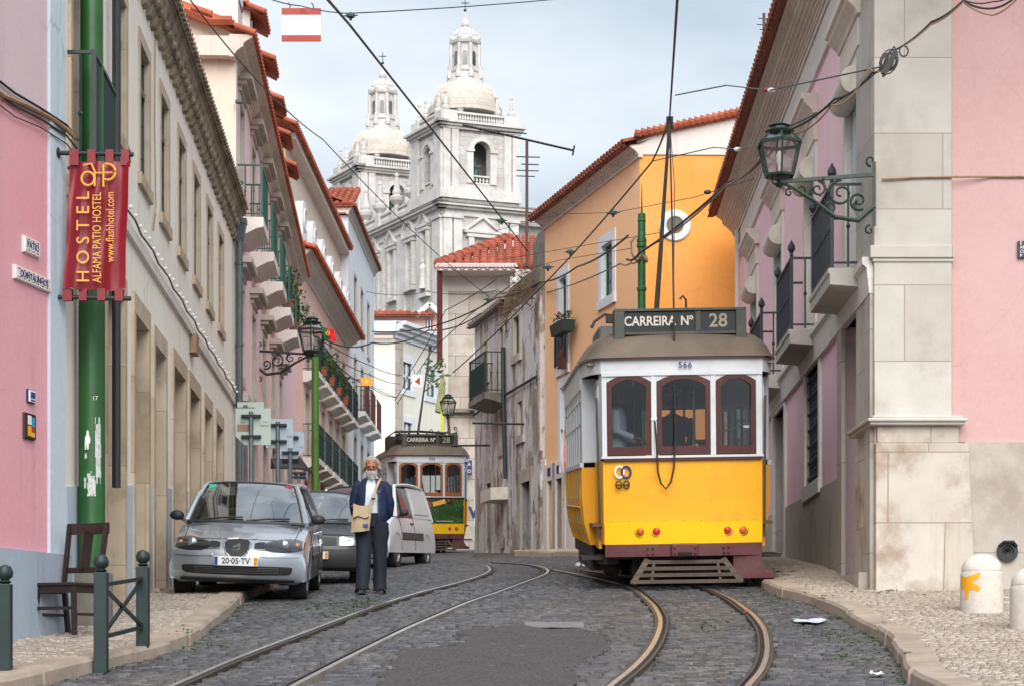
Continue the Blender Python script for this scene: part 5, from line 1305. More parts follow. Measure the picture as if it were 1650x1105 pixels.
def tower(B0, name, bell_w, z_low):
    tw = None
    body = MB()
    join(body, arch_wall('a', 0, W1, zt0, zt1, W1*.40, W1*.62, ZC(291), ZC(222), 0, B0)); join(body, arch_wall('b', 0, D1, zt0, zt1, D1*.36, D1*.62, ZC(296), ZC(226), 0, B0))
    body.box(W1-.02, W1, B0, B0+D1, zt0, zt1); body.box(0, W1, B0+D1-.5, B0+D1, zt0, zt1); body.box(0, W1, B0, B0+D1, zt1-.5, zt1-.01)
    t = cobj(name, body, M['church'])
    inner = MB(); inner.box(.95, W1-.9, B0+.95, B0+D1-.9, zt0, zt1-.6); 
    # dark bell chamber: back walls stand behind the openings
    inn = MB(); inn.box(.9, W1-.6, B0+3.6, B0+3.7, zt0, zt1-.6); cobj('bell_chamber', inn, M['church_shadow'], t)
    tr = MB()
    for face, L in (('a', W1), ('b', D1)):
        o0, o1 = ((.40, .62) if face == 'a' else (.36, .62)); o0 *= L; o1 *= L
        for u in (.0, .95, L-1.75, L-.8): fbox(tr, face, u, u+.8, .0, .22, zt0, zt1-.0, 0, B0)      # pilasters
        for u in (o0-.75, o1): fbox(tr, face, u, u+.72, .0, .14, ZC(291), ZC(240), 0, B0); fbox(tr, face, u-.06, u+.8, .0, .28, ZC(240), ZC(236), 0, B0)
        r = (o1-o0)/2; uc = (o0+o1)/2; zs = ZC(222)-r; pts = [(uc-(r+.05)*math.cos(math.pi*k/10), zs+(r+.05)*math.sin(math.pi*k/10)) for k in range(11)] + [(uc+(r+.4)*math.cos(math.pi*k/10), zs+(r+.4)*math.sin(math.pi*k/10)) for k in range(11)]
        for k in range(10):
            a_, b_ = math.pi*k/10, math.pi*(k+1)/10
            join(tr, vpoly(face, [(uc-(r)*math.cos(a_), zs+r*math.sin(a_)), (uc-(r+.45)*math.cos(a_), zs+(r+.45)*math.sin(a_)), (uc-(r+.45)*math.cos(b_), zs+(r+.45)*math.sin(b_)), (uc-r*math.cos(b_), zs+r*math.sin(b_))], 0, .16, 0, B0))
        fbox(tr, face, -.2, L+.2, -.1, .32, zt0, ZC(305), 0, B0); fbox(tr, face, -.1, L+.1, -.1, .26, ZC(305)+.002, ZC(300), 0, B0)
        for k, (v0, v1, e) in enumerate(((206, 202, .3), (202, 198, .55), (198, 194, .85))): fbox(tr, face, -e, L+e*.6, -.3, e, ZC(v0)+.003*k, ZC(v1), 0, B0)
        for u0_, u1_ in ((0, 1.6), (L-1.7, L+.1)): fbox(tr, face, u0_, u1_, -.5, .14, ZC(194), ZC(176), 0, B0)
    cobj('mouldings', tr, M['church_trim'], t)
    bl = MB()
    bal_run(bl, 'a', 1.6, W1-1.7, 0, B0+.15, ZC(194), ZC(177)-ZC(194), 18); bal_run(bl, 'b', 1.6, D1-1.7, .15, B0, ZC(194), ZC(177)-ZC(194), 14)
    bal_run(bl, 'a', W1*.40, W1*.62, 0, B0+.35, ZC(291), ZC(277)-ZC(291), 5, .14); bal_run(bl, 'b', D1*.36, D1*.62, .35, B0, ZC(296), ZC(282)-ZC(296), 4, .14)
    bl.box(.5, W1, B0+D1-.6, B0+D1, ZC(194), ZC(180)); bl.box(W1-.4, W1, B0, B0+D1, ZC(194), ZC(180))
    cobj('balustrade', bl, M['church_trim'], t)
    z = ZC(176)
    for k, (a, b) in enumerate(((.7, .7), (2.3, .6), (.6, 2.2), (W1-.6, .5), (W1-2.2, .6), (.5, D1-.6), (.5, D1-2.2), (W1-.6, D1-.8))):
        pm = MB(); pinn(pm, a, B0+b, z-.5, .95); cobj('pinnacle', pm, M['church_trim'], ch)
    # dome, lantern
    c = cw((W1*.5, B0+D1*.5, 0)); c = Vector((c.x, c.y, 0)); zd = ZC(180)*1.0
    k_ = cw((W1*.5, D1*.5, 0)).y+YC; zz = lambda v: (HV-v)/F*k_
    dm = MB(); R0 = 3.75
    dm.lathe([(R0+.25, zz(190)), (R0+.25, zz(178)), (R0, zz(177))] + [(R0*math.cos(t)**.8, zz(177)+(zz(134)-zz(177))*math.sin(t)) for t in [math.pi/2*.86*k/12 for k in range(1, 13)]], c, 32); d = obj('dome', dm, M['dome'], ch, smooth=True)
    rb = MB()
    for k in range(8):
        a = 2*math.pi*(k+.5)/8; rb.tube([Vector(c)+Vector((math.cos(a)*R0*math.cos(t)**.8, math.sin(a)*R0*math.cos(t)**.8, zz(177)+(zz(134)-zz(177))*math.sin(t))) for t in [math.pi/2*.86*q/8 for q in range(9)]], .13, 6)
    obj('dome_ribs', rb, M['church_trim'], d)
    ln = MB(); q8 = .5
    ln.lathe([(2.0, zz(140)), (1.95, zz(132)), (1.75, zz(131)), (1.6, zz(121)), (1.75, zz(119)), (1.75, zz(115)), (1.45, zz(114)), (1.45, zz(76)), (1.75, zz(74)), (1.85, zz(70)), (1.55, zz(68)), (1.45, zz(62)), (1.5, zz(60)), (1.2, zz(54)), (.75, zz(49)), (.35, zz(46)), (.3, zz(44)), (.45, zz(42)), (.48, zz(38)), (.28, zz(34)), (.14, zz(30)), (.05, zz(17))], c, 8, .5)
    l = obj('lantern', ln, M['church_trim'], ch)
    op_ = MB()
    for k in range(8):
        a = 2*math.pi*(k)/8; dx, dy = math.cos(a), math.sin(a); R1 = 1.45*math.cos(math.pi/8)
        pts = [(-.26, zz(110)), (.26, zz(110)), (.26, zz(92)), (.18, zz(88.5)), (0, zz(87)), (-.18, zz(88.5)), (-.26, zz(92))]
        m_ = MB().prism(pts, -.03, .03).xf(lambda p: Vector((c.x+dx*(R1+.02)-dy*p.x - dx*p.y, c.y+dy*(R1+.02)+dx*p.x-dy*p.y, p.z))); join(op_, m_)
    obj('lantern_openings', op_, M['pane'], l)
    bt = MB()
    for k in range(8):
        a = 2*math.pi*(k+.5)/8; p = Vector((c.x+math.cos(a)*1.62, c.y+math.sin(a)*1.62, 0))
        bt.prismz([(p.x+.2*math.cos(t), p.y+.2*math.sin(t)) for t in [2*math.pi*q/6 for q in range(6)]], zz(118), zz(76))
        bt.lathe([(.3, 0), (.34, .3), (.18, .9), (.2, 1.3)], (c.x+math.cos(a)*1.8, c.y+math.sin(a)*1.8, zz(131)), 6)
        bt.ball((c.x+math.cos(a)*1.55, c.y+math.sin(a)*1.55, zz(66)), .26, n=8, m=6); bt.ball((c.x+math.cos(a)*.95, c.y+math.sin(a)*.95, zz(53)+.1), .16, n=6, m=5)
    obj('lantern_buttresses', bt, M['church_trim'], l)
    cr_ = MB(); cr_.beam((c.x, c.y, zz(18)), (c.x, c.y, zz(-1)), .1, .1, (0,1,0)); cr_.beam((c.x-.42, c.y, zz(5.5)), (c.x+.42, c.y, zz(5.5)), .1, .1); cr_.ball((c.x, c.y, zz(17)), .18, n=8, m=6)
    obj('cross', cr_, M['bronze'], ch)
    # bells
    be = MB()
    for (a, b) in ((W1*.51, 1.5), (1.3, D1*.49)):
        be.lathe([(.0, 1.55), (.2, 1.5), (.36, 1.2), (.42, .6), (.6, .15), (.72, 0), (.6, .02)], (a, B0+b, ZC(283)), 14)
        be.box(a-.65, a+.65, B0+b-.12, B0+b+.12, ZC(283)+1.55, ZC(283)+1.85); be.tube([(a, B0+b, ZC(283)+1.8), (a, B0+b, ZC(283)+2.6)], .16, 8)
    cobj('bell', be, M['bronze'], ch)
    return t
tower(0, 'tower', .2, 0)
BT = 21.4
tower(BT, 'tower', .2, 0)
# main body below the towers
zc0, zc1 = ZC(338), ZC(326)
b_end = BT + D1
bd = MB(); bd.box(0, W1, 0, b_end, 20, zc0); cobj('nave_wall', bd, M['church'])
at = MB(); at.box(-.05, W1+.05, -.05, b_end, zc0, zt0+.01); cobj('attic', at, M['church'])
co = MB()
for face, L in (('a', W1+5), ('b', b_end)):
    for k, (v0, v1, e) in enumerate(((346, 342, .25), (342, 336, .15), (336, 332, .6), (332, 328, .95))): fbox(co, face, -e, L, -.2, e, ZC(v0)+.004*k, ZC(v1), 0, 0)
cobj('main_cornice', co, M['church_trim'])
cg = MB(); fbox(cg, 'a', -1.05, W1+5, -.2, 1.05, ZC(328)+.003, ZC(325.5)); fbox(cg, 'b', -1.05, b_end, -.2, 1.05, ZC(328)+.003, ZC(325.5)); cobj('cornice_capping', cg, M['church_grey'])
ps = MB()
for u in (.0, 1.15, W1-2.3, W1-1.1): fbox(ps, 'a', u, u+.95, 0, .3, 20, ZC(346)); fbox(ps, 'a', u-.12, u+1.07, 0, .45, ZC(351), ZC(346)-.02)
for b in (.0, 1.1, 4.9, 8.9, 10.0, 14.4, 18.6, 19.8, 23.6, 27): fbox(ps, 'b', b, b+.85, 0, .3, 20, ZC(346)); fbox(ps, 'b', b-.12, b+.97, 0, .45, ZC(351), ZC(346)-.02)
cobj('pilasters', ps, M['church_trim'])
# windows and niches of the long side and of the tower front
def aedicule(face, u, w_, z0, z1, kind, niche=False):
    m = MB()
    fbox(m, face, u-w_*.9, u-w_*.55, 0, .4, z0, z1); fbox(m, face, u+w_*.55, u+w_*.9, 0, .4, z0, z1); fbox(m, face, u-w_*1.05, u+w_*1.05, 0, .5, z1, z1+.45); fbox(m, face, u-w_*1.05, u+w_*1.05, 0, .55, z0-.6, z0-.1)
    if kind == 't': 
        join(m, vpoly(face, [(u-w_*1.15, z1+.45), (u+w_*1.15, z1+.45), (u, z1+2.0)], 0, .3)); 
        for sg in (-1, 1): join(m, vpoly(face, [(u+sg*w_*1.25, z1+.45), (u+sg*w_*1.25, z1+.75), (u, z1+2.4), (u, z1+2.0)], .0, .62))
        fbox(m, face, u-w_*1.25, u+w_*1.25, 0, .62, z1+.42, z1+.68)
    else:
        N_ = 10; a = [(u-w_*1.2*math.cos(math.pi*k/N_), z1+.5+1.6*math.sin(math.pi*k/N_)) for k in range(N_+1)]
        join(m, vpoly(face, a, 0, .3))
        for k in range(N_): p, q = a[k], a[k+1]; join(m, vpoly(face, [p, q, (u+(q[0]-u)*1.12, z1+.5+(q[1]-z1-.5)*1.2), (u+(p[0]-u)*1.12, z1+.5+(p[1]-z1-.5)*1.2)], .0, .62))
        fbox(m, face, u-w_*1.25, u+w_*1.25, 0, .62, z1+.42, z1+.66)
    cobj('window_surround', m, M['church_trim'])
    g = MB()
    if niche:
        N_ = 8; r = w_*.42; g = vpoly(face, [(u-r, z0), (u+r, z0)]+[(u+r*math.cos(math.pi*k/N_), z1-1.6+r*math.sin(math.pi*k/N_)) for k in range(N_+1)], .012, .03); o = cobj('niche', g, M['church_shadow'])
        s_ = MB(); x = (u, -.35) if face == 'a' else (-.35, u)
        if niche == 2: s_.lathe([(.5, 0), (.42, .6), (.4, 1.6), (.46, 2.2), (.34, 2.5), (.14, 2.7), (.2, 2.95), (.12, 3.2)], (x[0], x[1], z0+.3), 10); cobj('statue', s_, M['church_trim'])
    else:
        fbox(g, face, u-w_*.42, u+w_*.42, .01, .04, z0+.3, z1-.8); o = cobj('window', g, M['pane_curtain'])
        gr = MB()
        n1, n2 = 4, int((z1-z0)/.5)
        for i in range(1, n1): uu = u-w_*.42+w_*.84*i/n1; fbox(gr, face, uu-.03, uu+.03, .035, .08, z0+.3, z1-.8)
        for j in range(1, n2): zz_ = z0+.3+(z1-z0-1.1)*j/n2; fbox(gr, face, u-w_*.42, u+w_*.42, .035, .07, zz_-.03, zz_+.03)
        cobj('window_bars', gr, M['whiteframe'], o)
def bz(b, v): return (HV-v)/F*(YC+BX.y*b)
aedicule('b', 3.9, 1.0, bz(3.6, 470), bz(3.6, 372), 't', 2)
aedicule('b', 7.5+.1, 1.15, bz(8, 462), bz(8, 392), 's')
aedicule('b', 12.2, 1.15, bz(12, 478), bz(12, 404), 't')
aedicule('b', 16.5, 1.15, bz(16, 500), bz(16, 416), 't')
aedicule('a', W1*.5, 1.7, ZC(440), ZC(379), 't', 1)
fbm = MB()
for v in (366, 392): fbox(fbm, 'a', W1*.5-2.0, W1*.5+2.0, 0, .2, ZC(v+3), ZC(v))
# balustrade with large finials between the towers
bl = MB(); zb0 = zt0; zb1 = zt0+1.35
bal_run(bl, 'b', D1+.3, BT-.3, .3, 0, zb0, 1.3, 34, .14)
for b in (D1+.6, 12.1, 16.6, BT-.5): fbox(bl, 'b', b-.5, b+.5, -.9, .1, zb0, zb1)
cobj('terrace_balustrade', bl, M['church_trim'])
for b in (D1+.9, 12.1, 16.6, BT-.9):
    pm = MB(); a = .3; z = zb1
    pm.lathe([(.3,0),(.28,.25),(.75,.75),(.85,1.15),(.4,1.4),(.5,1.6),(.5,1.8),(.38,1.95),(.16,3.4),(.24,3.5),(.22,3.7),(.05,3.9)], (a, b, z), 10); cobj('finial', pm, M['church_trim'])
# wing to the right of the towers with its own balustrade
wg = MB(); wg.box(W1, W1+26, 2, 14, 20, ZC(342)); cobj('wing_wall', wg, M['church'])
bl = MB(); bal_run(bl, 'a', W1+.1, W1+22, 0, 2.2, ZC(341), ZC(325)-ZC(341), 46, .12); fbox(bl, 'a', W1, W1+22, .0, .5, ZC(346), ZC(341), 0, 2.2); cobj('wing_balustrade', bl, M['church_trim'])
for a in (W1+7.5, W1+11.2): pm = MB(); pinn(pm, a, 2.2, ZC(325)-.2, 1.05); cobj('pinnacle', pm, M['church_trim'])
# ------------------------------------------------------------------ poles, lamps, signs, small street things
def on(u, v, dz=0): return gpt(u, v, dz)
# near green tram pole
x, y = (148-CU)/F*18.8, 18.8; z0 = G(x, y)+KH
t = thing('tram_pole', 'thick green painted tram pole with torn posters beside the chair', 'pole', (x, y, z0))
r_ = 19/F*y
obj('shaft', MB().lathe([(.125,0),(.125,3.0),(.122,3.05),(.108,3.2),(.105,9.0)], (0,0,0), 28), M['green_pole'], t, smooth=True)
obj('base_block', MB().box(-.17,.17,-.17,.17,-.1,.5), M['concrete_old'], t, bevel=.02)
def curved(par, name, a0, a1, z0_, z1_, mat, R_=.1265, seed=0, ragged=.3, n=14, m=14):
    mb = MB(); rr = random.Random(seed)
    for i in range(n):
        for j in range(m):
            e = max(abs(i/(n-1)-.5), abs(j/(m-1)-.5))*2
            if e > .55 and mn.noise(Vector((i*.6+seed, j*.5, seed)))*.9 < (e-.7)*ragged*3: continue
            A0, A1 = [R(a0+(a1-a0)*q/n) for q in (i, i+1)]; Z0, Z1 = [z0_+(z1_-z0_)*q/m for q in (j, j+1)]
            mb.add([(R_*math.cos(A0), R_*math.sin(A0), Z0), (R_*math.cos(A1), R_*math.sin(A1), Z0), (R_*math.cos(A1), R_*math.sin(A1), Z1), (R_*math.cos(A0), R_*math.sin(A0), Z1)], [(0,1,2,3)])
    return obj(name, mb, mat, par, solid=.001)
torn = plain('torn_paper', C(196,200,198), .8, var=.3, nscale=30, dirt=.5, dirtc=C(60,90,70))
zp = lambda v: (HV-v)/F*(y-.12)-z0
curved(t, 'torn_poster', -105, -55, zp(806), zp(755), torn, seed=3, ragged=.9); curved(t, 'torn_poster', -115, -100, zp(790), zp(765), torn, seed=5, ragged=1.2); curved(t, 'torn_poster', -70, -30, zp(800), zp(650), torn, seed=9, ragged=2.0)
fig = [(-.5,0),(-.3,0),(-.25,.45),(-.1,0.02),(.15,0),(.2,.45),(.42,.5),(.45,.85),(.2,1.15),(.22,1.35),(0,1.5),(-.2,1.38),(-.2,1.15),(-.45,.95),(-.5,.5)]
fm = MB(); fw_ = .042; fh = (zp(692)-zp(724))/1.5
fm.prism([(p[0]*fw_*1.3, p[1]*fh) for p in fig], -.1285, -.1275); o = obj('paper_figure', fm, M['white'], t, loc=(-.012, 0, zp(724)))
curved(t, 'torn_poster', -112, -97, zp(740), zp(728), torn, seed=12, ragged=.5)
text('stencil', '17', .055, M['white'], t, (.055, -.117, zp(641)))
# the hostel banner on two bars, fixed to the wall corner
D = 17.95; k_ = D/F
t = thing('hostel_banner', 'long dark red hostel banner with golden lettering hung between two black bars', 'banner', pt(157, 484, D))
bz_ = lambda v: (484-v)*k_
bx = lambda u: (u-157)*k_
for nm, v, u0, u1 in (('top_bar', 248, 93, 215), ('bottom_bar', 480, 90, 211)):
    m_ = MB(); m_.tube([(bx(u0), 0, bz_(v-1)), (bx(u1), 0, bz_(v+1.5))], .021, 10); m_.lathe([(.05, -.012), (.05, .012), (.02, .02)], (bx(u0), 0, bz_(v-1)), 14, axis='x'); obj(nm, m_, M['black'], t)
    
def clothf(u_, w_):
    X = bx(111+w_*3.2*0)+0; uL = 114+(102-114)*u_; uR = 209+(203-209)*u_
    return Vector((bx(uL+(uR-uL)*w_), -.03+.018*math.sin(w_*9+u_*3)+.014*math.sin(u_*11+w_*4)+.01*math.sin(w_*23), bz_(262+(468-262)*u_)+.012*math.sin(w_*14)*(1 if u_ > .97 else 0)))
obj('cloth', MB().grid(clothf, 40, 30), M['red_cloth'], t, smooth=True, solid=.004)
for v0, v1, us, bar in ((268, 243, (113, 142, 171, 196), 248), (466, 485, (102, 128, 158, 186), 480)):
    for i, u0 in enumerate(us):
        w_ = 13 if i else 15
        lp = MB(); s_ = 1 if v0 > v1 else -1
        lp.add([(bx(u0), -.03, bz_(v0)), (bx(u0+w_), -.03, bz_(v0)), (bx(u0+w_), -.032, bz_(v1)), (bx(u0), -.032, bz_(v1)), (bx(u0), .028, bz_(v1)), (bx(u0+w_), .028, bz_(v1)), (bx(u0+w_), .028, bz_(v0)), (bx(u0), .028, bz_(v0))], [(0,1,2,3),(3,2,5,4),(4,5,6,7)])
        obj('hanging_loop', lp, M['red_cloth'], t, solid=.004)
vt = lambda nm, s_, size, u, v, sx=1, sp=1.0, al='LEFT', b=0: text(nm, s_, size, M['gold'], t, (bx(u), -.09, bz_(v)), (R(90), R(-90), 0), 1, .001, al, b, sp)
o = vt('lettering', 'HOSTEL', .165, 138, 459, sp=1.62); o.scale = (.98, 1, 1)
o = vt('lettering', 'ALFAMA PATIO HOSTEL', .112, 160, 459, sp=1.0)
o = vt('lettering', 'www.flashhotel.com', .105, 181, 426, sp=1.0)
def fit(o, h_px):   # scale a vertical line to its length on the banner
    L = max(v.co.x for v in o.data.vertices)-min(v.co.x for v in o.data.vertices); o.scale = (h_px*k_/L, o.scale[1], 1)
for o_, h in zip([c for c in COL.objects if c.parent == t and c.name.startswith('lettering')], (144, 145, 112)): fit(o_, h)
lg = MB()
def arcs(cx, cz, r0, a0, a1, w_=.011, n=14): lg.tube([(cx+r0*math.cos(R(a0+(a1-a0)*k/n)), -.085, cz+r0*1.05*math.sin(R(a0+(a1-a0)*k/n))) for k in range(n+1)], w_, 6)
cx, cz = bx(145), bz_(292); arcs(cx, cz, .058, 0, 360); lg.tube([(cx+.06, -.085, cz-.07), (cx+.062, -.085, cz+.06), (cx+.03, -.085, cz+.135), (cx-.04, -.085, cz+.12)], .010, 6)
lg.tube([(cx+.06, -.085, cz+.05), (bx(184), -.085, cz+.055)], .008, 6)
cx2 = bx(175); arcs(cx2+.01, cz+.06, .068, -90, 110); lg.tube([(cx2-.03, -.085, cz-.075), (cx2-.03, -.085, cz+.13)], .010, 6); lg.tube([(cx2-.03, -.085, cz-.005), (cx2+.02, -.085, cz-.01)], .008, 6)
obj('monogram', lg, M['gold'], t)
# chair
x, y, z = on(112, 1023, KH); s = 1.0
print('CHAIR', x, y, z, wallL(y)); t = thing('wooden_chair', 'dark wooden chair standing on the pavement by the green pole', 'chair', (x-.01, y, z), R(-24))
W_, Dp, sh = .44, .42, .46
obj('seat', MB().box(-W_/2, W_/2, -Dp/2, Dp/2, sh-.03, sh), M['darkwood'], t, bevel=.01)
ap = MB(); ap.box(-W_/2+.03, W_/2-.03, -Dp/2+.02, -Dp/2+.04, sh-.09, sh-.03); ap.box(-W_/2+.02, -W_/2+.04, -Dp/2+.03, Dp/2-.03, sh-.09, sh-.03); ap.box(W_/2-.04, W_/2-.02, -Dp/2+.03, Dp/2-.03, sh-.09, sh-.03)
obj('apron', ap, M['darkwood'], t)
for sx in (-1, 1):
    obj('leg', MB().beam((sx*(W_/2-.03), -Dp/2+.03, sh-.03), (sx*(W_/2-.0), -Dp/2+.0, 0), .038, .038, (0,1,0)), M['darkwood'], t)
    obj('leg', MB().beam((sx*(W_/2-.03), Dp/2-.02, sh), (sx*(W_/2-.02), Dp/2+.06, 0), .038, .038, (0,1,0)), M['darkwood'], t)
    obj('back_post', MB().beam((sx*(W_/2-.03), Dp/2-.02, sh-.02), (sx*(W_/2-.02), Dp/2+.08, 1.0), .036, .036, (0,1,0)), M['darkwood'], t)
bk = MB(); bk.grid(lambda a, b: Vector(((a-.5)*W_, Dp/2+.08+.03*math.cos((a-.5)*3), .91+.10*b)), 8, 2); obj('top_rail', bk, M['darkwood'], t, solid=.025)
obj('splat', MB().beam((0, Dp/2+.02, sh+.12), (0, Dp/2+.09, .93), .13, .014, (1,0,0)).xf(lambda p: p), M['darkwood'], t)
obj('cross_rail', MB().box(-W_/2+.03, W_/2-.03, Dp/2+.015, Dp/2+.04, sh+.1, sh+.15), M['darkwood'], t)
obj('stretcher', MB().box(-W_/2+.01, W_/2-.01, -Dp/2+.0, -Dp/2+.025, .22, .25).box(-W_/2, -W_/2+.022, -Dp/2, Dp/2+.03, .17, .195).box(W_/2-.022, W_/2, -Dp/2, Dp/2+.03, .17, .195), M['darkwood'], t)
# iron barrier of two posts with a crossed panel, and the lone post at the edge
def post(par, x_, y_, z_, h, r=.05, cap=True):
    o = obj('post', MB().box(x_-r, x_+r, y_-r, y_+r, z_-.12, z_+h), M['dgreen'], par, bevel=.006)
    if cap: obj('ball_finial', MB().lathe([(.03,0),(.05,.015),(.03,.03),(.055,.05),(.062,.085),(.045,.125),(.01,.14)], (x_, y_, z_+h), 14), M['dgreen'], o, smooth=True); return o
D1_ = on(163, 1060, KH); D2_ = on(225, 1040, KH)
t = thing('pavement_barrier', 'dark green iron barrier with crossed bars and two ball-topped posts', 'barrier', (D1_[0], D1_[1], 0))
a = Vector((0, 0, D1_[2])); b = Vector((D2_[0]-D1_[0], D2_[1]-D1_[1]+.15, D2_[2]+.0))
h1 = (1060-922)/F*D1_[1]
post(t, a.x, a.y, a.z, h1); post(t, b.x, b.y, b.z, h1)
br = MB(); u3 = Vector((0,0,1))
br.beam(a+u3*(h1-.10), b+u3*(h1-.10), .03, .03); br.beam(a+u3*.16, b+u3*.16, .03, .03); obj('rail', br, M['dgreen'], t)
br = MB(); br.beam(a+u3*.16, b+u3*(h1-.10), .025, .025); br.beam(a+u3*(h1-.10), b+u3*.16, .022, .027); obj('crossed_bars', br, M['dgreen'], t)
x, y = (8-CU)/F*14.5, 14.5; t = thing('pavement_post', 'lone dark green post cut by the left edge of the photo', 'post', (x, y, 0)); post(t, 0, 0, G(x, y)+KH, (HV-940)/F*y-G(x, y)-KH, .047)
# stone bollards
M['bollard'] = plain('bollard_limestone', C(206,200,190), .85, var=.2, nscale=4, bs=.5, dirt=.5, dirtc=C(150,130,108))
def bollard(u, v, label, D=None, hpx=92, rpx=34):
    x, y, z = on(u, v, KH)
    h = hpx*y/F; r = rpx*y/F; t = thing('stone_bollard', label, 'bollard', (x, y, z), 0, 'stone bollards on the right pavement')
    obj('shaft', MB().lathe([(r,-.1),(r,h*.60),(r*.98,h*.66),(r*.93,h*.70)], (0,0,0), 32), M['bollard'], t, smooth=True)
    obj('dome', MB().lathe([(r*.95,h*.70)]+[(r*.95*math.cos(a), h*.72+h*.28*math.sin(a)) for a in [math.pi/2*k/8 for k in range(8)]]+[(.01, h)], (0,0,0), 32), M['bollard'], t, smooth=True); return t, r, h
t, r, h = bollard(1582, 984, 'domed stone bollard marked with yellow paint on the right pavement')
ym = MB(); pts = [(0,.62),(.35,.58),(.95,.66),(.9,.56),(.6,.5),(.95,.4),(.9,.34),(.5,.36),(.42,.2),(.3,.2),(.3,.35),(0,.42)]
def wrap(p): a = R(-175+72*p.x); return Vector(((r+.002)*math.cos(a), (r+.002)*math.sin(a), p.z*h))
mbp = MB(); 
for i in range(24):
    for j in range(24):
        cx_, cz_ = (i+.5)/24, .15+.55*(j+.5)/24
        if inpoly(cx_, cz_, pts): mbp.add([wrap(Vector((a_, 0, b_))) for a_, b_ in ((i/24, .15+.55*j/24), ((i+1)/24, .15+.55*j/24), ((i+1)/24, .15+.55*(j+1)/24), (i/24, .15+.55*(j+1)/24))], [(0,1,2,3)])
obj('yellow_paint', mbp, M['yellow_sign'], t, solid=.001)
bollard(1664, 1012, 'domed stone bollard half cut by the right edge of the photo', hpx=100, rpx=36)
# litter
def litter(name, label, u, v, w_, d_, mat, seed, h=.02):
    x, y, z = on(u, v, .008); t = obj(name, MB().grid(lambda a, b: Vector(((a-.5)*w_+.1*w_*math.sin(b*9+seed), (b-.5)*d_+.15*d_*math.sin(a*7+seed), .012+h*(mn.noise(Vector((a*4, b*4, seed)))+.6)*(.6+.4*math.sin(a*9)))), 16, 10), mat, smooth=True, solid=.001); t.location = (x, y, z); t.rotation_euler = (math.atan(.1), 0, 0); tag(t, label, 'litter')
litter('paper_scrap', 'flattened white plastic sheet lying on the right side of the road', 1306, 1002, .30, .38, plain('white_plastic', C(206,216,226), .35), 2)
litter('paper_scrap', 'small torn paper scrap near the right kerb', 1412, 1088, .09, .12, M['white'], 5)
litter('paper_scrap', 'tiny orange wrapper lying on the outer tram rail', 1203, 988, .04, .08, M['pot'], 7, .03)
litter('paper_scrap', 'scrap of white paper on the far pavement by the orange house', 938, 912, .2, .3, M['white'], 9, .05)
litter('paper_scrap', 'pink wrapper lying by the left kerb', 350, 984, .06, .06, M['redsign'], 4, .04)
x, y, z = on(893, 1006, .012)
sm = MB(); sm.grid(lambda a, b: Vector((x+(a-.5)*.6, y+(b-.5)*.75*math.sqrt(max(.02, 1-(2*a-1)**2))*(1+.2*math.sin(a*17)), G(x, y+(b-.5)*.7)+.014)), 18, 6); struct(obj('cement_patch', sm, plain('smooth_cement', C(118,115,117), .7, var=.3, nscale=5), smooth=True))

# ------------------------------------------------------------------ lanterns
def lantern(par, c, s, mat=None):
    "hexagonal street lantern, c = centre of its bottom, s = height"
    mat = mat or M['bronzegreen']; N_ = 6; fr = MB(); gl = MB(); r0, r1, r2 = .26*s, .40*s, .2*s; z0, z1, z2 = .06*s, .62*s, .82*s
    P = lambda r, z, k: Vector((c[0]+r*math.cos(2*math.pi*(k+.5)/N_), c[1]+r*math.sin(2*math.pi*(k+.5)/N_), c[2]+z)); w_ = .018*s*1.3
    for k in range(N_):
        fr.beam(P(r0, z0, k), P(r1, z1, k), w_*1.4, w_*1.4); fr.beam(P(r0, z0, k), P(r0, z0, k+1), w_*1.6, w_*1.6); fr.beam(P(r1, z1, k), P(r1, z1, k+1), w_*2.0, w_*2.2); fr.beam(P(r1, z1, k), P(r2, z2, k), w_*1.4, w_*1.4)
        gl.quad(P(r0*.97, z0, k), P(r0*.97, z0, k+1), P(r1*.97, z1, k+1), P(r1*.97, z1, k)); gl.quad(P(r1*.97, z1, k), P(r1*.97, z1, k+1), P(r2, z2, k+1), P(r2, z2, k))
    fr.lathe([(r2*1.15,.80*s),(r2*1.3,.83*s),(r2*.8,.87*s),(r2*.75,.91*s),(r2*.95,.93*s),(r2*.5,.97*s),(.02*s,1.0*s)], c, 12)
    fr.lathe([(r0*1.0,.03*s),(r0*1.08,.06*s),(.0,.06*s)], c, 6, .5); fr.lathe([(.05*s,-.14*s),(.09*s,-.09*s),(.03*s,-.05*s),(.05*s,.0)], c, 8)
    for k in range(3): a = 2*math.pi*k/3; fr.tube([(c[0]+.03*s*math.cos(a), c[1]+.03*s*math.sin(a), c[2]-.06*s), (c[0]+.17*s*math.cos(a), c[1]+.17*s*math.sin(a), c[2]-.05*s), (c[0]+r0*.9*math.cos(a), c[1]+r0*.9*math.sin(a), c[2]+.04*s)], .012*s, 5)
    obj('lantern_frame', fr, mat, par); obj('lantern_glass', gl, M['lampglass'], par)
    b_ = MB(); b_.lathe([(.03*s,.1*s),(.035*s,.22*s),(.06*s,.3*s),(.065*s,.4*s),(.03*s,.48*s),(.0,.5*s)], c, 10); obj('bulb', b_, M['white'], par, smooth=True)
def spiral(mb, c, r0, a0, turns, rad, wdt, sgn=1, n=26):
    mb.tube([(c[0]+(r0*(1-.82*k/n))*math.cos(a0+sgn*turns*2*math.pi*k/n), c[1], c[2]+(r0*(1-.82*k/n))*math.sin(a0+sgn*turns*2*math.pi*k/n)) for k in range(n+1)], [rad*(1-.35*k/n) for k in range(n+1)], wdt)
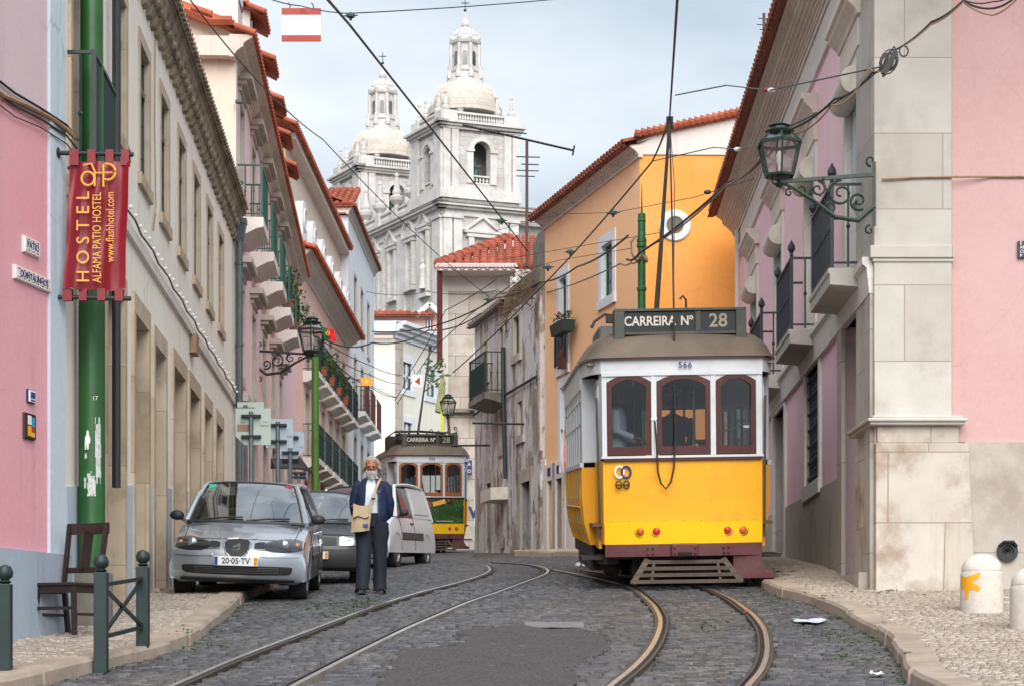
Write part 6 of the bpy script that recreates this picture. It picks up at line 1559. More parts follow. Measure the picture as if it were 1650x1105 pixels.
def bracket(par, L, H, mat, r=.02):
    "ornate scroll bracket in the local xz plane: wall at x = 0, tip at x = -L"
    m = MB(); m.box(-.03, .0, -.02, .02, -H*.62, H*.25)
    m.beam((0, 0, .08*H), (-L, 0, -.02*H), r*2.2, r*2.2); m.tube([(-.02,0,-.36*H), (-L*.18,0,-.55*H), (-L*.42,0,-.50*H), (-L*.66,0,-.26*H), (-L*.86,0,-.10*H), (-L*.98,0,-.03*H)], [r*1.5, r*1.5, r*1.4, r*1.2, r, r], 8)
    spiral(m, (-L*.36, 0, -.18*H), .17*H*1.1, R(90), 1.5, r, 6); spiral(m, (-L*.60, 0, -.12*H), .11*H, R(90), 1.3, r*.8, 6, -1); spiral(m, (-L*.78, 0, -.13*H), .07*H, R(-90), 1.2, r*.8, 6)
    spiral(m, (-L*.18, 0, -.28*H), .13*H, R(-60), 1.4, r, 6, -1); spiral(m, (-L*.48, 0, -.36*H), .10*H, R(200), 1.2, r*.8, 6); spiral(m, (-.055, 0, .27*H), .055*H+.02, R(-90), .9, r*.8, 6, -1); spiral(m, (-.07, 0, -.68*H), .07*H, R(90), .95, r*.8, 6)
    spiral(m, (-L*.9, 0, -.17*H), .06*H, R(60), 1.1, r*.8, 6)
    m.ball((-L*.55, 0, .02*H), .03, n=8, m=6); m.tube([(-L*.55,0,0),(-L*.52,-.02,-.12*H),(-L*.58,0,-.22*H)], r*.7, 5)
    return obj('bracket', m, mat, par)
D = YP - .15; k_ = D/F
t = thing('wall_lantern', 'large green street lantern on an ornate scroll bracket fixed to the stone pier', 'street lamp', pt(1411, 291, D))
bracket(t, 155*k_, 118*k_, M['bronzegreen'], .019)
lantern(t, (-155*k_, 0, 2*k_), 92*k_)
# left row lantern on its black bracket
D = 44.0; k_ = D/F
t = thing('wall_lantern', 'old street lantern on a black scroll bracket on the pink row house', 'street lamp', pt(413, 570, D), math.pi)
bracket(t, 92*k_, 60*k_, M['iron'], .022); lantern(t, (-90*k_, 0, 0), 60*k_)
fl = thing('portuguese_flag', 'small green and red flag hanging beside the left lantern', 'flag', pt(520, 528, 43.6))
k_ = 43.6/F
def flagf(a, b): return Vector(((a*20-2+5*b)*k_, .04*math.sin(a*7+b*4), (2-b*20-a*6)*k_))
gF = MB(); gF.grid(lambda a, b: flagf(a*.42, b), 6, 8); rF = MB(); rF.grid(lambda a, b: flagf(.42+a*.58, b), 8, 8)
obj('green_field', gF, plain('flag_green', C(20,110,60), .7), fl, smooth=True, solid=.006); obj('red_field', rF, plain('flag_red', C(220,34,44), .7), fl, smooth=True, solid=.006)
em_ = MB(); cc = flagf(.42, .5); em_.lathe([(.0,-.01),(3.6*k_,-.01),(3.6*k_,.01),(0,.01)], (cc.x, cc.y-.05, cc.z), 16, axis='y'); obj('emblem', em_, M['yellow_sign'], fl); em2 = MB(); em2.box(cc.x-1.5*k_, cc.x+1.5*k_, cc.y-.075, cc.y-.06, cc.z-1.8*k_, cc.z+1.8*k_); obj('shield', em2, M['redsign'], fl)
# lantern by the stone house
D = 66.5; k_ = D/F
t = thing('wall_lantern', 'street lantern on a dark bracket in front of the stone house above the rear tram', 'street lamp', pt(737, 700, D))
bracket(t, 15*k_, 40*k_, M['iron'], .03); lantern(t, (-15*k_, 0, 30*k_), 36*k_)
obj('mount', MB().tube([(-15*k_,0,32*k_),(-13*k_,0,0),(-12*k_,0,-24*k_)], .05, 8), M['brownwood'], t)
# green poles
def gpole(u, D, label, r, vt_, fin=False):
    x = (u-CU)/F*D; z0 = G(x, D); zt = (HV-vt_)/F*D; t = thing('tram_pole', label, 'pole', (x, D, z0)); h = zt-z0
    obj('shaft', MB().lathe([(r*1.2,0),(r*1.2,1.2),(r,1.3),(r,h*.6),(r*1.02,h*.6),(r*.98,h*.61),(r*.92,h)], (0,0,0), 16), M['green_pole2'] if not fin else M['green_pole'], t, smooth=True); return t, h, r
gpole(508, 42.5, 'mossy green tram pole rising behind the parked cars on the left', 6.3/F*42.5, 575)
t, h, r = gpole(1034, 36.5, 'green tram pole with pointed finial behind the yellow tram', 6.6/F*36.5, 345, True)
obj('finial', MB().lathe([(r,0),(r*1.25,.05),(r*.9,.14),(r*1.0,.2),(r*.4,.3),(r*.5,.36),(r*1.1,.42),(r*.4,.5),(r*.2,.7),(.005,1.1)], (0,0,h-.55), 16), M['green_pole'], t, smooth=True)
for v in (400, 470): z_ = (HV-v)/F*36.5-t.location.z; obj('band', MB().lathe([(r*1.0,0),(r*1.18,.02),(r*1.18,.07),(r,.09)], (0,0,z_), 16), M['green_pole'], t)
z_ = (HV-418)/F*36.5-t.location.z; obj('cable_hook', MB().tube([(0,-r,z_), (-.12,-r,z_-.02), (-.19,-r,z_+.1), (-.2,-r,z_+.3), (-.1,-r,z_+.42)], .025, 6).tube([(r*1.3*math.cos(a), r*1.3*math.sin(a), z_+.05*math.sin(3*a)) for a in [2*math.pi*k/14 for k in range(15)]], .03, 6), M['wire_tan'], t)
# backs of traffic signs
def signback(label, u0, u1, v0, v1, D, up, vb, mat, cut='', tape=False, words=(), tilt=0.0):
    k_ = D/F; x = (up-CU)*k_; z0 = G(x, D)+KH; t = thing('traffic_sign', label, 'traffic sign', (x, D, 0), 0, 'traffic signs seen from behind')
    X0, X1, Z0, Z1 = (u0-up)*k_, (u1-up)*k_, (HV-v1)*k_, (HV-v0)*k_; c_ = 12*k_
    p = [(X0+(c_*1.2 if 'l' in cut else 0), Z0), (X1-(c_ if 'r' in cut else 0), Z0)] + ([(X1, Z0+c_)] if 'r' in cut else []) + [(X1, Z1), (X0, Z1)] + ([(X0, Z0+c_*1.2)] if 'l' in cut else [])
    obj('panel', MB().prism(p, .02, .035), mat, t)
    obj('post', MB().tube([(0, -.02, z0), (tilt, -.02, Z1-.05)], .032, 10), M['galv'], t)
    for z in (Z0+(Z1-Z0)*.22, Z0+(Z1-Z0)*.78): obj('clamp', MB().box(-.14, .14, -.055, .02, z-.018, z+.018), M['iron'], t)
    if tape: obj('tape', MB().box(X0+3*k_, X0+22*k_, .012, .0195, Z0+(Z1-Z0)*.38, Z0+(Z1-Z0)*.56), M['wire_tan'], t)
    for s_, uu, vv in words: text('stencil', s_, 4.5*k_, M['black'], t, ((uu-up)*k_, .0185, (HV-vv)*k_), ext=.0005)
    return t
signback('greenish grey sign back with beige tape and a cut lower corner on the left pavement', 379, 436, 657, 716, 28.5, 405, 0, M['signback'], 'l', True, (('CML', 391, 680), ('F-A', 427, 679), ('2623-A', 426, 685)))
signback('small plain sign back peeking over the taped sign', 382, 425, 647, 700, 29.6, 396, 0, M['signback'], '')
signback('bluish grey sign back in the middle of the row behind the silver car', 428, 472, 674, 721, 31.5, 448, 0, M['signback2'], '', words=(('CML', 466, 703),))
signback('pale bluish sign back with a cut lower right corner', 446, 490, 695, 738, 33.5, 468, 0, M['signback2'], 'r', words=(('F-A', 485, 720), ('CML', 475, 702)))
signback('small white plate sign back low on the row of posts', 456, 481, 740, 746.5, 34.2, 468.5, 0, M['white'], '')
signback('dark grey sign back below the black awning', 474, 496, 759, 771, 38, 481.5, 0, M['galv'], '')
# black awning
D = 42; k_ = D/F
t = thing('shop_awning', 'black canvas shop awning projecting from the pink row house', 'awning', pt(455, 760, D))
obj('canvas', MB().add([(-18*k_,0,22*k_),(30*k_,0,22*k_),(46*k_,-.6,2*k_),(-4*k_,-.9,2*k_),(46*k_,-.6,-1*k_),(-4*k_,-.9,-1*k_),(-18*k_,0,5*k_),(46*k_,.5,-1*k_)], [(0,1,2,3),(3,2,4,5),(0,3,5,6),(1,2,4,7)]), M['black'], t, solid=.02)
obj('frame', MB().tube([(46*k_,-.6,0),(30*k_,0,14*k_)], .02, 6).tube([(-4*k_,-.9,0),(-18*k_,0,8*k_)], .02, 6), M['iron'], t)
# hanging signs on the wires
def hangsign(name, label, u0, u1, v0, v1, D, mat, bands=None, cat='sign'):
    k_ = D/F; uc = (u0+u1)/2; t = thing(name, label, cat, pt(uc, v1, D)); W2 = (u1-u0)/2*k_; H_ = (v1-v0)*k_
    obj('panel', MB().box(-W2, W2, -.01, .01, 0, H_), mat, t)
    if bands: 
        for a, b in bands: obj('band', MB().box(-W2, W2, -.013, .013, a*H_, b*H_), M['redsign'], t)
    for x in (-W2*.6, W2*.6): obj('hook', MB().tube([(x, 0, H_), (x+.01, 0, H_+4*k_), (x-.02, 0, H_+9*k_)], .008, 5), M['wire'], t)
    return t, W2, H_
hangsign('overhead_sign', 'white sign with dark red top and bottom bands hanging at the top left', 454, 517, 14, 67, 26, M['white'], ((0, .18), (.80, 1)))
t, a_, b_ = hangsign('overhead_sign', 'small amber sign hanging from the wires above the van', 581, 600, 608, 621, 46, M['yellow_sign']); obj('mark', MB().box(-a_*.25, a_*.2, -.014, -.012, b_*.4, b_*.6), M['white'], t)
t, a_, b_ = hangsign('overhead_sign', 'small white sign with a red triangle hanging above the rear tram', 664, 681, 603, 623, 52, M['white']); obj('red_triangle', MB().prism([(a_*.5, b_*.15), (a_*.5, b_*.8), (-a_*.5, b_*.45)], -.016, -.012), M['redsign'], t)
# rooftop aerials
def aerial(name, label, u, vb, vt_, D, els, boom=None):
    k_ = D/F; t = thing(name, label, 'aerial', pt(u, vb, D)); obj('mast', MB().tube([(0,0,0),(0,0,(vb-vt_)*k_)], .045*D/60, 6), M['brownrail'], t)
    for (v, u0, u1, th) in els: obj('element', MB().tube([((u0-u)*k_, 0, (vb-v)*k_), ((u1-u)*k_, 0, (vb-v-1)*k_)], th*D/60, 5), M['wire_steel'], t)
    if boom:
        (u0, v0, u1, v1) = boom; m_ = MB(); p, q = Vector(((u0-u)*k_, 0, (vb-v0)*k_)), Vector(((u1-u)*k_, 0, (vb-v1)*k_)); m_.tube([p, q], .035*D/60, 6)
        for i in range(26): c_ = p.lerp(q, i/25); m_.tube([c_-Vector((0,.25,.05)), c_+Vector((.02,.25,.09))], .014*D/60, 4)
        for dz in (-8, 8): m_.tube([q, q+Vector((-1.5*k_ if dz < 0 else 2*k_, 0, dz*k_))], .03*D/60, 5)
        m_.tube([p.lerp(q, .15)-Vector((0,0,2*k_)), Vector((0,0,(vb-v0-14)*k_)), ], .02*D/60, 5)
        obj('boom', m_, M['iron'], t)
aerial('television_aerial', 'tall rooftop aerial with a long slanting boom in front of the church tower', 849, 430, 228, 60, ((253,832,870,.02),(265,840,868,.02),(275,832,868,.018),(284,832,862,.018)), (746, 202, 924, 243))
aerial('television_aerial', 'small aerial on the right roof against the sky', 1231, 62, 22, 46, ((30,1222,1234,.015),(40,1220,1236,.015),(48,1224,1238,.015)))

# ------------------------------------------------------------------ overhead wires
def wirept(p): return pt(*p)
def wire(label, pts, r=.012, mat='wire', sag=.0, n=14, name='overhead_wire'):
    P = [wirept(p) for p in pts]; out = []
    for i in range(len(P)-1):
        for j in range(n): t_ = j/n; q = P[i].lerp(P[i+1], t_); q.z -= sag*4*t_*(1-t_); out.append(q)
    out.append(P[-1]); o = obj(name, MB().tube(out, r, 6), M[mat]); tag(o, label, 'wire', 'overhead wires above the street'); return o
wire('thick trolley wire crossing from the top centre down to the ruined chimney', [(515,-15,19), (563,40,24), (850,405,50)], .016, 'wire', .0)
wire('thin span wire across the top of the sky carrying the banded sign', [(425,-5,26), (485,10,26), (563,22,24), (930,-4,30)], .008, 'wire_steel', .02)
wire('long thin cable from the top left roof sweeping down past the church', [(300,-8,22), (520,225,34), (790,480,52)], .009, 'wire', .15)
wire('trolley wire rising from the ruined parapet to the tram pole tip', [(730,600,60), (880,455,46), (1050,262,34), (1079,190,31)], .016, 'wire', .05)
wire('trolley wire running from the pole tip out at the top of the photo', [(1079,190,31), (1092,-10,17)], .013, 'wire')
wire('dark wire leaning against the trolley pole in front of the orange gable', [(1079,195,31), (1087,300,28), (1085,505,25.2)], .006, 'wire')
wire('twisted cable from the green pole to the right lantern', [(1010,418,36.5), (1030,408,36), (1175,293,29), (1235,250,26), (1252,226,24.5)], .02, 'wire', .06)
wire('second twisted strand beside the cable to the lantern', [(1015,424,36.5), (1040,400,36), (1172,298,29), (1250,222,24.5)], .014, 'wire_tan', .1)
wire('bundle of cables from the lantern up to the knot on the pier', [(1262,212,24.2), (1345,160,23), (1405,118,22.6), (1440,85,22.4)], .014, 'wire', .06)
wire('tan cable of the bundle above the right lantern', [(1262,214,24.2), (1340,170,23), (1400,110,22.6), (1440,82,22.4)], .010, 'wire_tan', .12)
wire('thin black cable of the bundle above the right lantern', [(1262,208,24.2), (1370,150,23), (1440,88,22.4)], .008, 'wire', .03)
for i, (dv, m_, l_) in enumerate(((0,'wire','black cable climbing from the knot to the top right corner'), (5,'wire_tan','tan cable climbing from the knot to the top right corner'), (-5,'wire','uppermost black cable climbing from the knot to the top right'))):
    wire(l_, [(1440,82,22.4), (1500,38+dv*.5,22.4), (1552,2+dv*.3,22.2), (1600,14+dv*2.2,22.2), (1640,-8+dv,22)], .012-.002*i, m_, .03)
wire('steel span wire with insulators from the pole tip to the right eave', [(1088,154,31), (1170,138,30), (1240,146,27), (1420,108,22.8)], .010, 'wire_steel', .0)
wire('steel span wire from the orange roof to the lantern cable', [(870,275,52) if False else (1052,260,34), (1150,238,32), (1190,241,30), (1255,226,25)], .009, 'wire_steel')
wire('thin wire along the orange wall below the eave', [(800,372,52), (905,345,46), (990,343,42), (1120,318,36), (1215,288,30)], .007, 'wire')
wire('thin wire across the orange wall at window height', [(800,420,52), (940,396,44), (1065,375,37)], .007, 'wire')
wire('lower thin wire across the orange wall', [(790,450,52), (900,420,46), (1020,400,38)], .007, 'wire')
wire('blue-grey cable rising from the ruin to the green pole', [(775,520,56), (880,472,50), (1000,425,40), (1018,422,37)], .014, 'wire_steel', .05)
wire('dark braided cable from the ruin across the orange house to the pole', [(600,534,60), (700,525,58), (800,480,54), (870,455,50), (930,430,46), (1012,380,37)], .02, 'wire', .08)
wire('slack cable from the left lantern across the street', [(520,545,44), (600,552,50), (690,532,56), (775,505,56)], .02, 'wire', .15)
for i, (a, b, c, l_) in enumerate((((505,540,43),(600,590,50),(648,604,58),'thin wire falling from the left lantern, uppermost'), ((520,565,43),(600,605,50),(645,618,58),'thin wire falling from the left lantern, second'), ((520,590,43),(590,615,50),(640,640,58),'thin wire falling from the left lantern, third'), ((545,590,44),(600,625,50),(638,640,58),'thin wire falling from the left lantern, lowest'))): wire(l_, [a, b, c], .010, 'wire', .05)
wire('wire running from the far facades up to the stone house eave', [(636,645,60), (660,600,58), (718,500,56), (800,450,54)], .012, 'wire', .05)
wire('thin wire crossing in front of the stone house gable', [(590,470,56), (690,470,56), (800,468,54)], .009, 'wire', .1)
wire('low cable over the rear tram roof', [(640,650,58), (700,560,56), (760,505,54), (830,455,50)], .012, 'wire')
# knot of cables at the pier, with its loops
kn = MB(); c = pt(1432, 100, 22.4)
for i in range(9):
    a0 = rnd.uniform(0, 6.28); rx, rz = rnd.uniform(.05, .12), rnd.uniform(.08, .2); an = R(rnd.uniform(20, 70))
    kn.tube([c+Vector((rx*math.cos(t_)*math.cos(an)-rz*math.sin(t_)*math.sin(an)*-.4, rnd.uniform(-.002,.002), rz*math.sin(t_))) for t_ in [a0+2*math.pi*k/16 for k in range(17)]], .008, 5)
t = tag(obj('cable_knot', kn, M['wire']), 'tangled knot of cable loops hanging in front of the stone pier', 'cable')
obj('splice', MB().beam(c+Vector((-.06,0,-.14)), c+Vector((.08,0,.12)), .05, .06), M['wire'], t); obj('loop', MB().tube([c+Vector((.17+.05*math.cos(a), 0, .12+.06*math.sin(a))) for a in [2*math.pi*k/14 for k in range(15)]], .009, 5), M['wire'], t)
def insul(label, u, v, D, s=1.0):
    t = thing('wire_insulator', label, 'insulator', pt(u, v, D), 0, 'insulators on the overhead wires'); k_ = D/F*s
    obj('bell', MB().lathe([(7*k_,5*k_),(8*k_,9*k_),(5*k_,11*k_),(3*k_,13*k_),(0,13*k_)], (0,0,0), 10), M['insul'], t); obj('clamp', MB().tube([(0,0,0),(0,0,6*k_)], 2.4*k_, 6).tube([(-12*k_,0,7*k_),(12*k_,0,8*k_)], 1.2*k_, 5), M['iron'], t)
insul('green insulator where the span wire meets the trolley wire at the top', 565, 33, 24, .95)
insul('green insulator on the trolley wire beside the long window', 883, 437, 46, .8); insul('green insulator on the trolley wire above the upper window', 919, 412, 43, .8); insul('green insulator on the trolley wire below the orange eave', 988, 350, 39, .9)
insul('green insulator on the wire end at the church tower foot', 808, 362, 48, .8)
insul('insulator with orange cap over the ruined eave', 786, 487, 55, .6)
def blob(label, u, v, D, mat='white', r=.035): tag(obj('wire_insulator', MB().ball((0,0,0), r*1.6, r, r, 10, 8), M[mat], smooth=True), label, 'insulator', 'insulators on the overhead wires').location = pt(u, v, D)
blob('white ceramic insulator on the span wire before the right eave', 1243, 146, 27); blob('white ceramic insulator near the right lantern', 1188, 241, 30); blob('grey splice on the cable above the porthole', 1140, 310, 33, 'wire_steel', .04)
blob('rust coloured insulator beside the white one under the right eave', 1236, 145, 27.1, 'redsign', .03)
# ------------------------------------------------------------------ trams
M['tram_yellow'] = plain('tram_yellow_enamel', C(236,166,6), .5, var=.07, nscale=1.3, bs=.06, coat=.12, dirt=.5, dirtc=C(172,112,18))
M['tram_yellow2'] = plain('tram_yellow_skirt', C(250,196,16), .42, var=.05, nscale=1.3, bs=.03, coat=.15, dirt=.12, dirtc=C(180,120,20))
M['tram_khaki'] = plain('faded_side_advert', C(150,136,96), .6, var=.15, nscale=2, dirt=.3)
M['tram_white'] = plain('tram_white_enamel', C(206,210,214), .4, var=.08, nscale=2, bs=.05, coat=.2, dirt=.3, dirtc=C(140,134,122))
M['maroon'] = plain('maroon_window_frame', C(72,28,24), .35, var=.2, nscale=5, coat=.3)
M['orange_frame'] = plain('varnished_window_frame', C(150,84,40), .4, var=.25, nscale=5, coat=.3)
M['maroon_bumper'] = plain('maroon_bumper', C(92,42,48), .6, var=.3, nscale=4, dirt=.7, dirtc=C(96,80,72))
M['tram_roof'] = plain('grey_brown_tram_roof', C(104,92,80), .75, var=.3, nscale=1.6, bs=.2, dirt=.6, dirtc=C(134,108,80))
M['sign_box'] = plain('dark_sign_box', C(70,72,68), .6, var=.3, nscale=3, dirt=.5, dirtc=C(104,98,84))
M['sign_face'] = plain('sign_glass_black', C(34,38,40), .3, var=.1)
M['sign_text'] = plain('faded_cream_letters', C(206,198,184), .6, var=.1, bs=0)
M['sign_text2'] = plain('faded_olive_number', C(150,142,120), .6, var=.1, bs=0)
M['under'] = plain('oily_undergear', C(44,36,32), .7, var=.5, nscale=6)
M['slat'] = plain('worn_fender_slats', C(84,72,64), .85, var=.3, nscale=8, bs=.3)
M['tramglass'] = clearglass('tram_window_glass', (.50,.54,.56,1), .06, .5)
M['tail'] = plain('red_tail_lens', C(190,16,24), .12, var=.3, nscale=20, coat=1)
M['amber'] = plain('amber_lens', C(196,84,24), .15, var=.2, coat=.8)
M['chrome'] = plain('chrome', C(210,212,216), .15, 1.0, .05, bs=0)
M['seatwood'] = plain('tram_seat_wood', C(92,62,44), .5, var=.3)
M['in_wall'] = plain('tram_interior_panel', C(120,112,98), .6, var=.2)
def path_strip(mb, P, z0, z1, off0=0.0, off1=0.0):
    "vertical strip along a plan path; off shifts it outward at bottom / top"
    n = len(P); nn = []
    for i in range(n):
        a, b = P[max(i-1, 0)], P[min(i+1, n-1)]; d = Vector((b[0]-a[0], b[1]-a[1])).normalized(); nn.append((d.y, -d.x))
    vs = [(p[0]+q[0]*off0, p[1]+q[1]*off0, z0) for p, q in zip(P, nn)] + [(p[0]+q[0]*off1, p[1]+q[1]*off1, z1) for p, q in zip(P, nn)]
    mb.add(vs, [(i, i+1, n+i+1, n+i) for i in range(n-1)]); return mb
def tram(x, y, yaw, pitch, roll, label, number, adv=False, frame='maroon', dome_tint=None):
    L = 8.0; z = G(x, y)+.02
    t = thing('tram', label, 'tram', (x, y, z), rot=(pitch, roll, yaw))
    hw, fw = 1.22, .985             # half widths: body, front panel
    yb = 1.15                       # where the full-width body starts
    def arc(h, bow, y0=0.0, n=20): return [(h*(2*i/n-1), y0+bow*((2*i/n-1)**2)) for i in range(n+1)]
    front = arc(fw, .10)
    # ---- lower front panel
    m = MB(); path_strip(m, front, .82, 1.60); o = obj('front_panel', m, M['tram_yellow'], t, smooth=True, solid=.03)
    if adv: 
        m = MB(); path_strip(m, arc(fw*.995, .10, -.012), .86, 1.60); obj('advert_panel', m, advert_mat(), t, smooth=True, solid=.008)
    m = MB(); path_strip(m, front, .555, .83, -.02, .018); obj('front_skirt', m, M['tram_yellow2'], t, smooth=True, solid=.035)
    m = MB(); path_strip(m, front, 1.595, 1.63, .02, .02); obj('belt_moulding', m, M['maroon'], t, solid=.03)
    m = MB(); path_strip(m, arc(fw+.03, .10), 1.632, 1.66, .0, .0); obj('window_ledge', m, M['tram_white'], t, solid=.05)
    # corner sides of the platform and its doorway
    for s in (-1, 1):
        side = [(s*fw, .10), (s*(fw+.03), .28)]
        m = MB(); path_strip(m, side if s > 0 else side[::-1], .56, 1.6); obj('platform_side', m, M['tram_yellow'], t, solid=.03)
        m = MB(); path_strip(m, side if s > 0 else side[::-1], 1.63, 2.85); m.f = m.f; obj('platform_post', m, M['tram_white'], t, solid=.04)
        # folding door leaves set back
        dx = s*(fw+.05)
        m = MB(); m.box(dx-.02, dx+.02, .30, .66, .5, 1.6); m.box(dx-.02, dx+.02, .70, 1.04, .5, 1.6); d = obj('door', m, M['tram_yellow'], t)
        m = MB(); m.box(dx-.02, dx+.02, .30, .34, 1.6, 2.6); m.box(dx-.02, dx+.02, .64, .72, 1.6, 2.6); m.box(dx-.02, dx+.02, 1.0, 1.04, 1.6, 2.6); m.box(dx-.02, dx+.02, .3, 1.04, 2.55, 2.62); obj('door_frame', m, M['tram_white'], d)
        m = MB(); m.box(dx-.006, dx+.006, .34, .64, 1.62, 2.55); m.box(dx-.006, dx+.006, .72, 1.0, 1.62, 2.55); obj('pane', m, M['tramglass'], d)
        m = MB(); m.box(s*(fw+.02), s*(hw+.05), .32, 1.05, .36, .40); obj('door_step', m, M['under'], t)
        m = MB(); m.tube([(s*(fw+.06), .24, .62), (s*(fw+.08), .24, 2.4)], .014, 6); obj('grab_rail', m, M['chrome'] if False else M['sign_box'], t)
    # ---- window band of the front: three windows with arched heads
    def fp(u): return .10*(u/fw)**2
    wins = [(-.945, -.395), (-.325, .345), (.415, .925)]
    posts = [(-fw, -.945), (-.395, -.325), (.345, .415), (.925, fw)]
    for a, b in posts: obj('window_post', MB().box(a, b, fp((a+b)/2)-.005, fp((a+b)/2)+.06, 1.66, 2.66), M['tram_white'], t, bevel=.006)
    for k, (a, b) in enumerate(wins):
        y0 = fp((a+b)/2); ya, yb2 = fp(a), fp(b); N_ = 10; rise = .09; zt_ = 2.58
        top = [(a+(b-a)*i/N_, zt_+rise*(1-(2*i/N_-1)**2)) for i in range(N_+1)]
        yy = lambda x_: ya+(yb2-ya)*(x_-a)/(b-a)
        w_ = .062; fr = MB()
        inn = [(a+w_+(b-a-2*w_)*i/N_, zt_-w_+rise*(1-(2*i/N_-1)**2)) for i in range(N_+1)]
        def band(p, q, r_, s_):
            vs = [(v_[0], yy(v_[0])-.012, v_[1]) for v_ in (p, q, r_, s_)] + [(v_[0], yy(v_[0])+.04, v_[1]) for v_ in (p, q, r_, s_)]
            fr.add(vs, [(0,1,2,3),(7,6,5,4),(0,4,5,1),(1,5,6,2),(2,6,7,3),(3,7,4,0)])
        for i in range(N_): band(top[i], top[i+1], inn[i+1], inn[i])
        zb_ = 1.67; zi = zb_+.105
        band((a, zb_), (a, zt_), (a+w_, zt_-w_), (a+w_, zi)); band((b, zb_), (b, zt_), (b-w_, zt_-w_), (b-w_, zi)); band((a, zb_), (b, zb_), (b-w_, zi), (a+w_, zi))
        f_ = obj('front_window', fr, M[frame], t); g = MB(); pts = [(a+w_, zi), (b-w_, zi)] + inn[::-1]
        g.add([(v_[0], yy(v_[0])+.02, v_[1]) for v_ in pts], [tuple(range(len(pts)))]); obj('pane', g, M['tramglass'], f_)
        if number == '566' and k == 2: obj('window_catch', MB().box(b-.16, b-.09, yy(b)-.02, yy(b), 1.99, 2.02), M['chrome'], f_)
        # white filler between the arch and the fascia
        fl = MB()
        for i in range(N_): fl.quad((top[i][0], yy(top[i][0]), top[i][1]), (top[i+1][0], yy(top[i+1][0]), top[i+1][1]), (top[i+1][0], yy(top[i+1][0]), 2.70), (top[i][0], yy(top[i][0]), 2.70))
        obj('arch_filler', fl, M['tram_white'], t)
    m = MB(); path_strip(m, arc(fw+.02, .10, -.008), 2.655, 2.70); obj('drip_moulding', m, M['tram_white'], t, solid=.02)
    # ---- fascia all round and gutter
    P = [(-hw, L-yb), (-hw, yb)] + [(-hw+(hw-fw-.03)*(1-math.cos(a)), yb-(yb-.14)*math.sin(a)) for a in [math.pi/2*k/5 for k in range(1, 5)]] + arc(fw+.03, .11, -.01)
    P += [(-p[0], p[1]) for p in P[:6][::-1]]
    full = P + [(p[0], L-p[1]) for p in P[2:-2]][::-1]
    m = MB(); path_strip(m, P, 2.69, 2.86); obj('fascia', m, M['tram_white'], t, smooth=True, solid=.03)
    m = MB(); path_strip(m, P, 2.858, 2.885, .03, .03); obj('roof_gutter', m, M['maroon'], t, solid=.04)
    m = MB(); path_strip(m, [(p[0], L-p[1]) for p in P], 2.55, 2.86); path_strip(m, [(p[0], L-p[1]) for p in arc(fw, .1)], .5, 1.66); obj('rear_body', m, M['tram_white'], t, solid=.03)
    # ---- full-width body sides
    m0 = []
    for s in (-1, 1):
        Y0, Y1 = yb-.08, L-yb+.08
        m = MB(); n_ = 6
        prof_ = [(hw-.10, .53), (hw-.03, .8), (hw, 1.15), (hw, 1.54)]
        for (xa, za), (xb_, zb2) in zip(prof_, prof_[1:]): m.quad((s*xa, Y0, za), (s*xa, Y1, za), (s*xb_, Y1, zb2), (s*xb_, Y0, zb2))
        for (xa, za), (xb_, zb2) in zip(prof_, prof_[1:]): m.quad((s*xa, Y0, za), (s*(fw-.02), Y0, za), (s*(fw-.02), Y0, zb2), (s*xb_, Y0, zb2))
        o = obj('side_panel', m, M['tram_yellow'], t, solid=.02)
        k_ = MB()
        for (xa, za), (xb_, zb2) in zip(prof_[:], prof_[1:]): k_.quad((s*(xa+.012), Y0+.42, za+.01), (s*(xa+.012), Y1, za+.01), (s*(xb_+.012), Y1, zb2-.005), (s*(xb_+.012), Y0+.42, zb2-.005))
        obj('side_advert', k_, M['tram_khaki'], o)
        rb = MB()
        for q in range(7): yq = Y0+.42+q*(Y1-Y0-.42)/7; rb.tube([(s*(p_[0]+.014), yq, p_[1]) for p_ in prof_], .012, 4)
        rb.tube([(s*(hw+.012), Y0+.42, 1.02), (s*(hw+.012), Y1, 1.02)], .014, 4); obj('side_ribs', rb, M['tram_yellow'], o)
        obj('side_belt', MB().box(s*(hw-.02), s*(hw+.03), Y0-.01, Y1, 1.54, 1.60), M['tram_white'], t)
        obj('side_letterboard', MB().box(s*(hw-.03), s*(hw+.0), Y0, Y1, 2.5, 2.70), M['tram_white'], t)
        obj('body_corner_post', MB().box(s*(fw-.0), s*(hw), Y0-.012, Y0+.05, 1.6, 2.69).box(s*(hw-.05), s*hw, Y0+.05, Y0+.30, 1.6, 2.5), M['tram_white'], t, bevel=.012)
        nw = 7; wl = (Y1-Y0-.30)/nw
        for q in range(nw):
            ya = Y0+.30+q*wl; fr = MB(); fr.box(s*(hw-.04), s*hw, ya, ya+.05, 1.6, 2.5); fr.box(s*(hw-.04), s*hw, ya+wl-.05, ya+wl-.002, 1.6, 2.5); fr.box(s*(hw-.035), s*(hw-.005), ya+.05, ya+wl-.05, 2.12, 2.15); fr.box(s*(hw-.035), s*(hw-.005), ya+.05, ya+wl-.05, 2.42, 2.5)
            f_ = obj('side_window', fr, M['tram_white'], t); obj('pane', MB().box(s*(hw-.024), s*(hw-.018), ya+.05, ya+wl-.05, 1.6, 2.42), M['tramglass'], f_)
        obj('side_skirt', MB().box(s*(hw-.16), s*(hw-.12), Y0+.1, Y1-.1, .34, .53), M['under'], t)
    # ---- roof dome
    n_r = 8; rf = MB()
    rings = []
    cx_, cy_ = 0, L/2
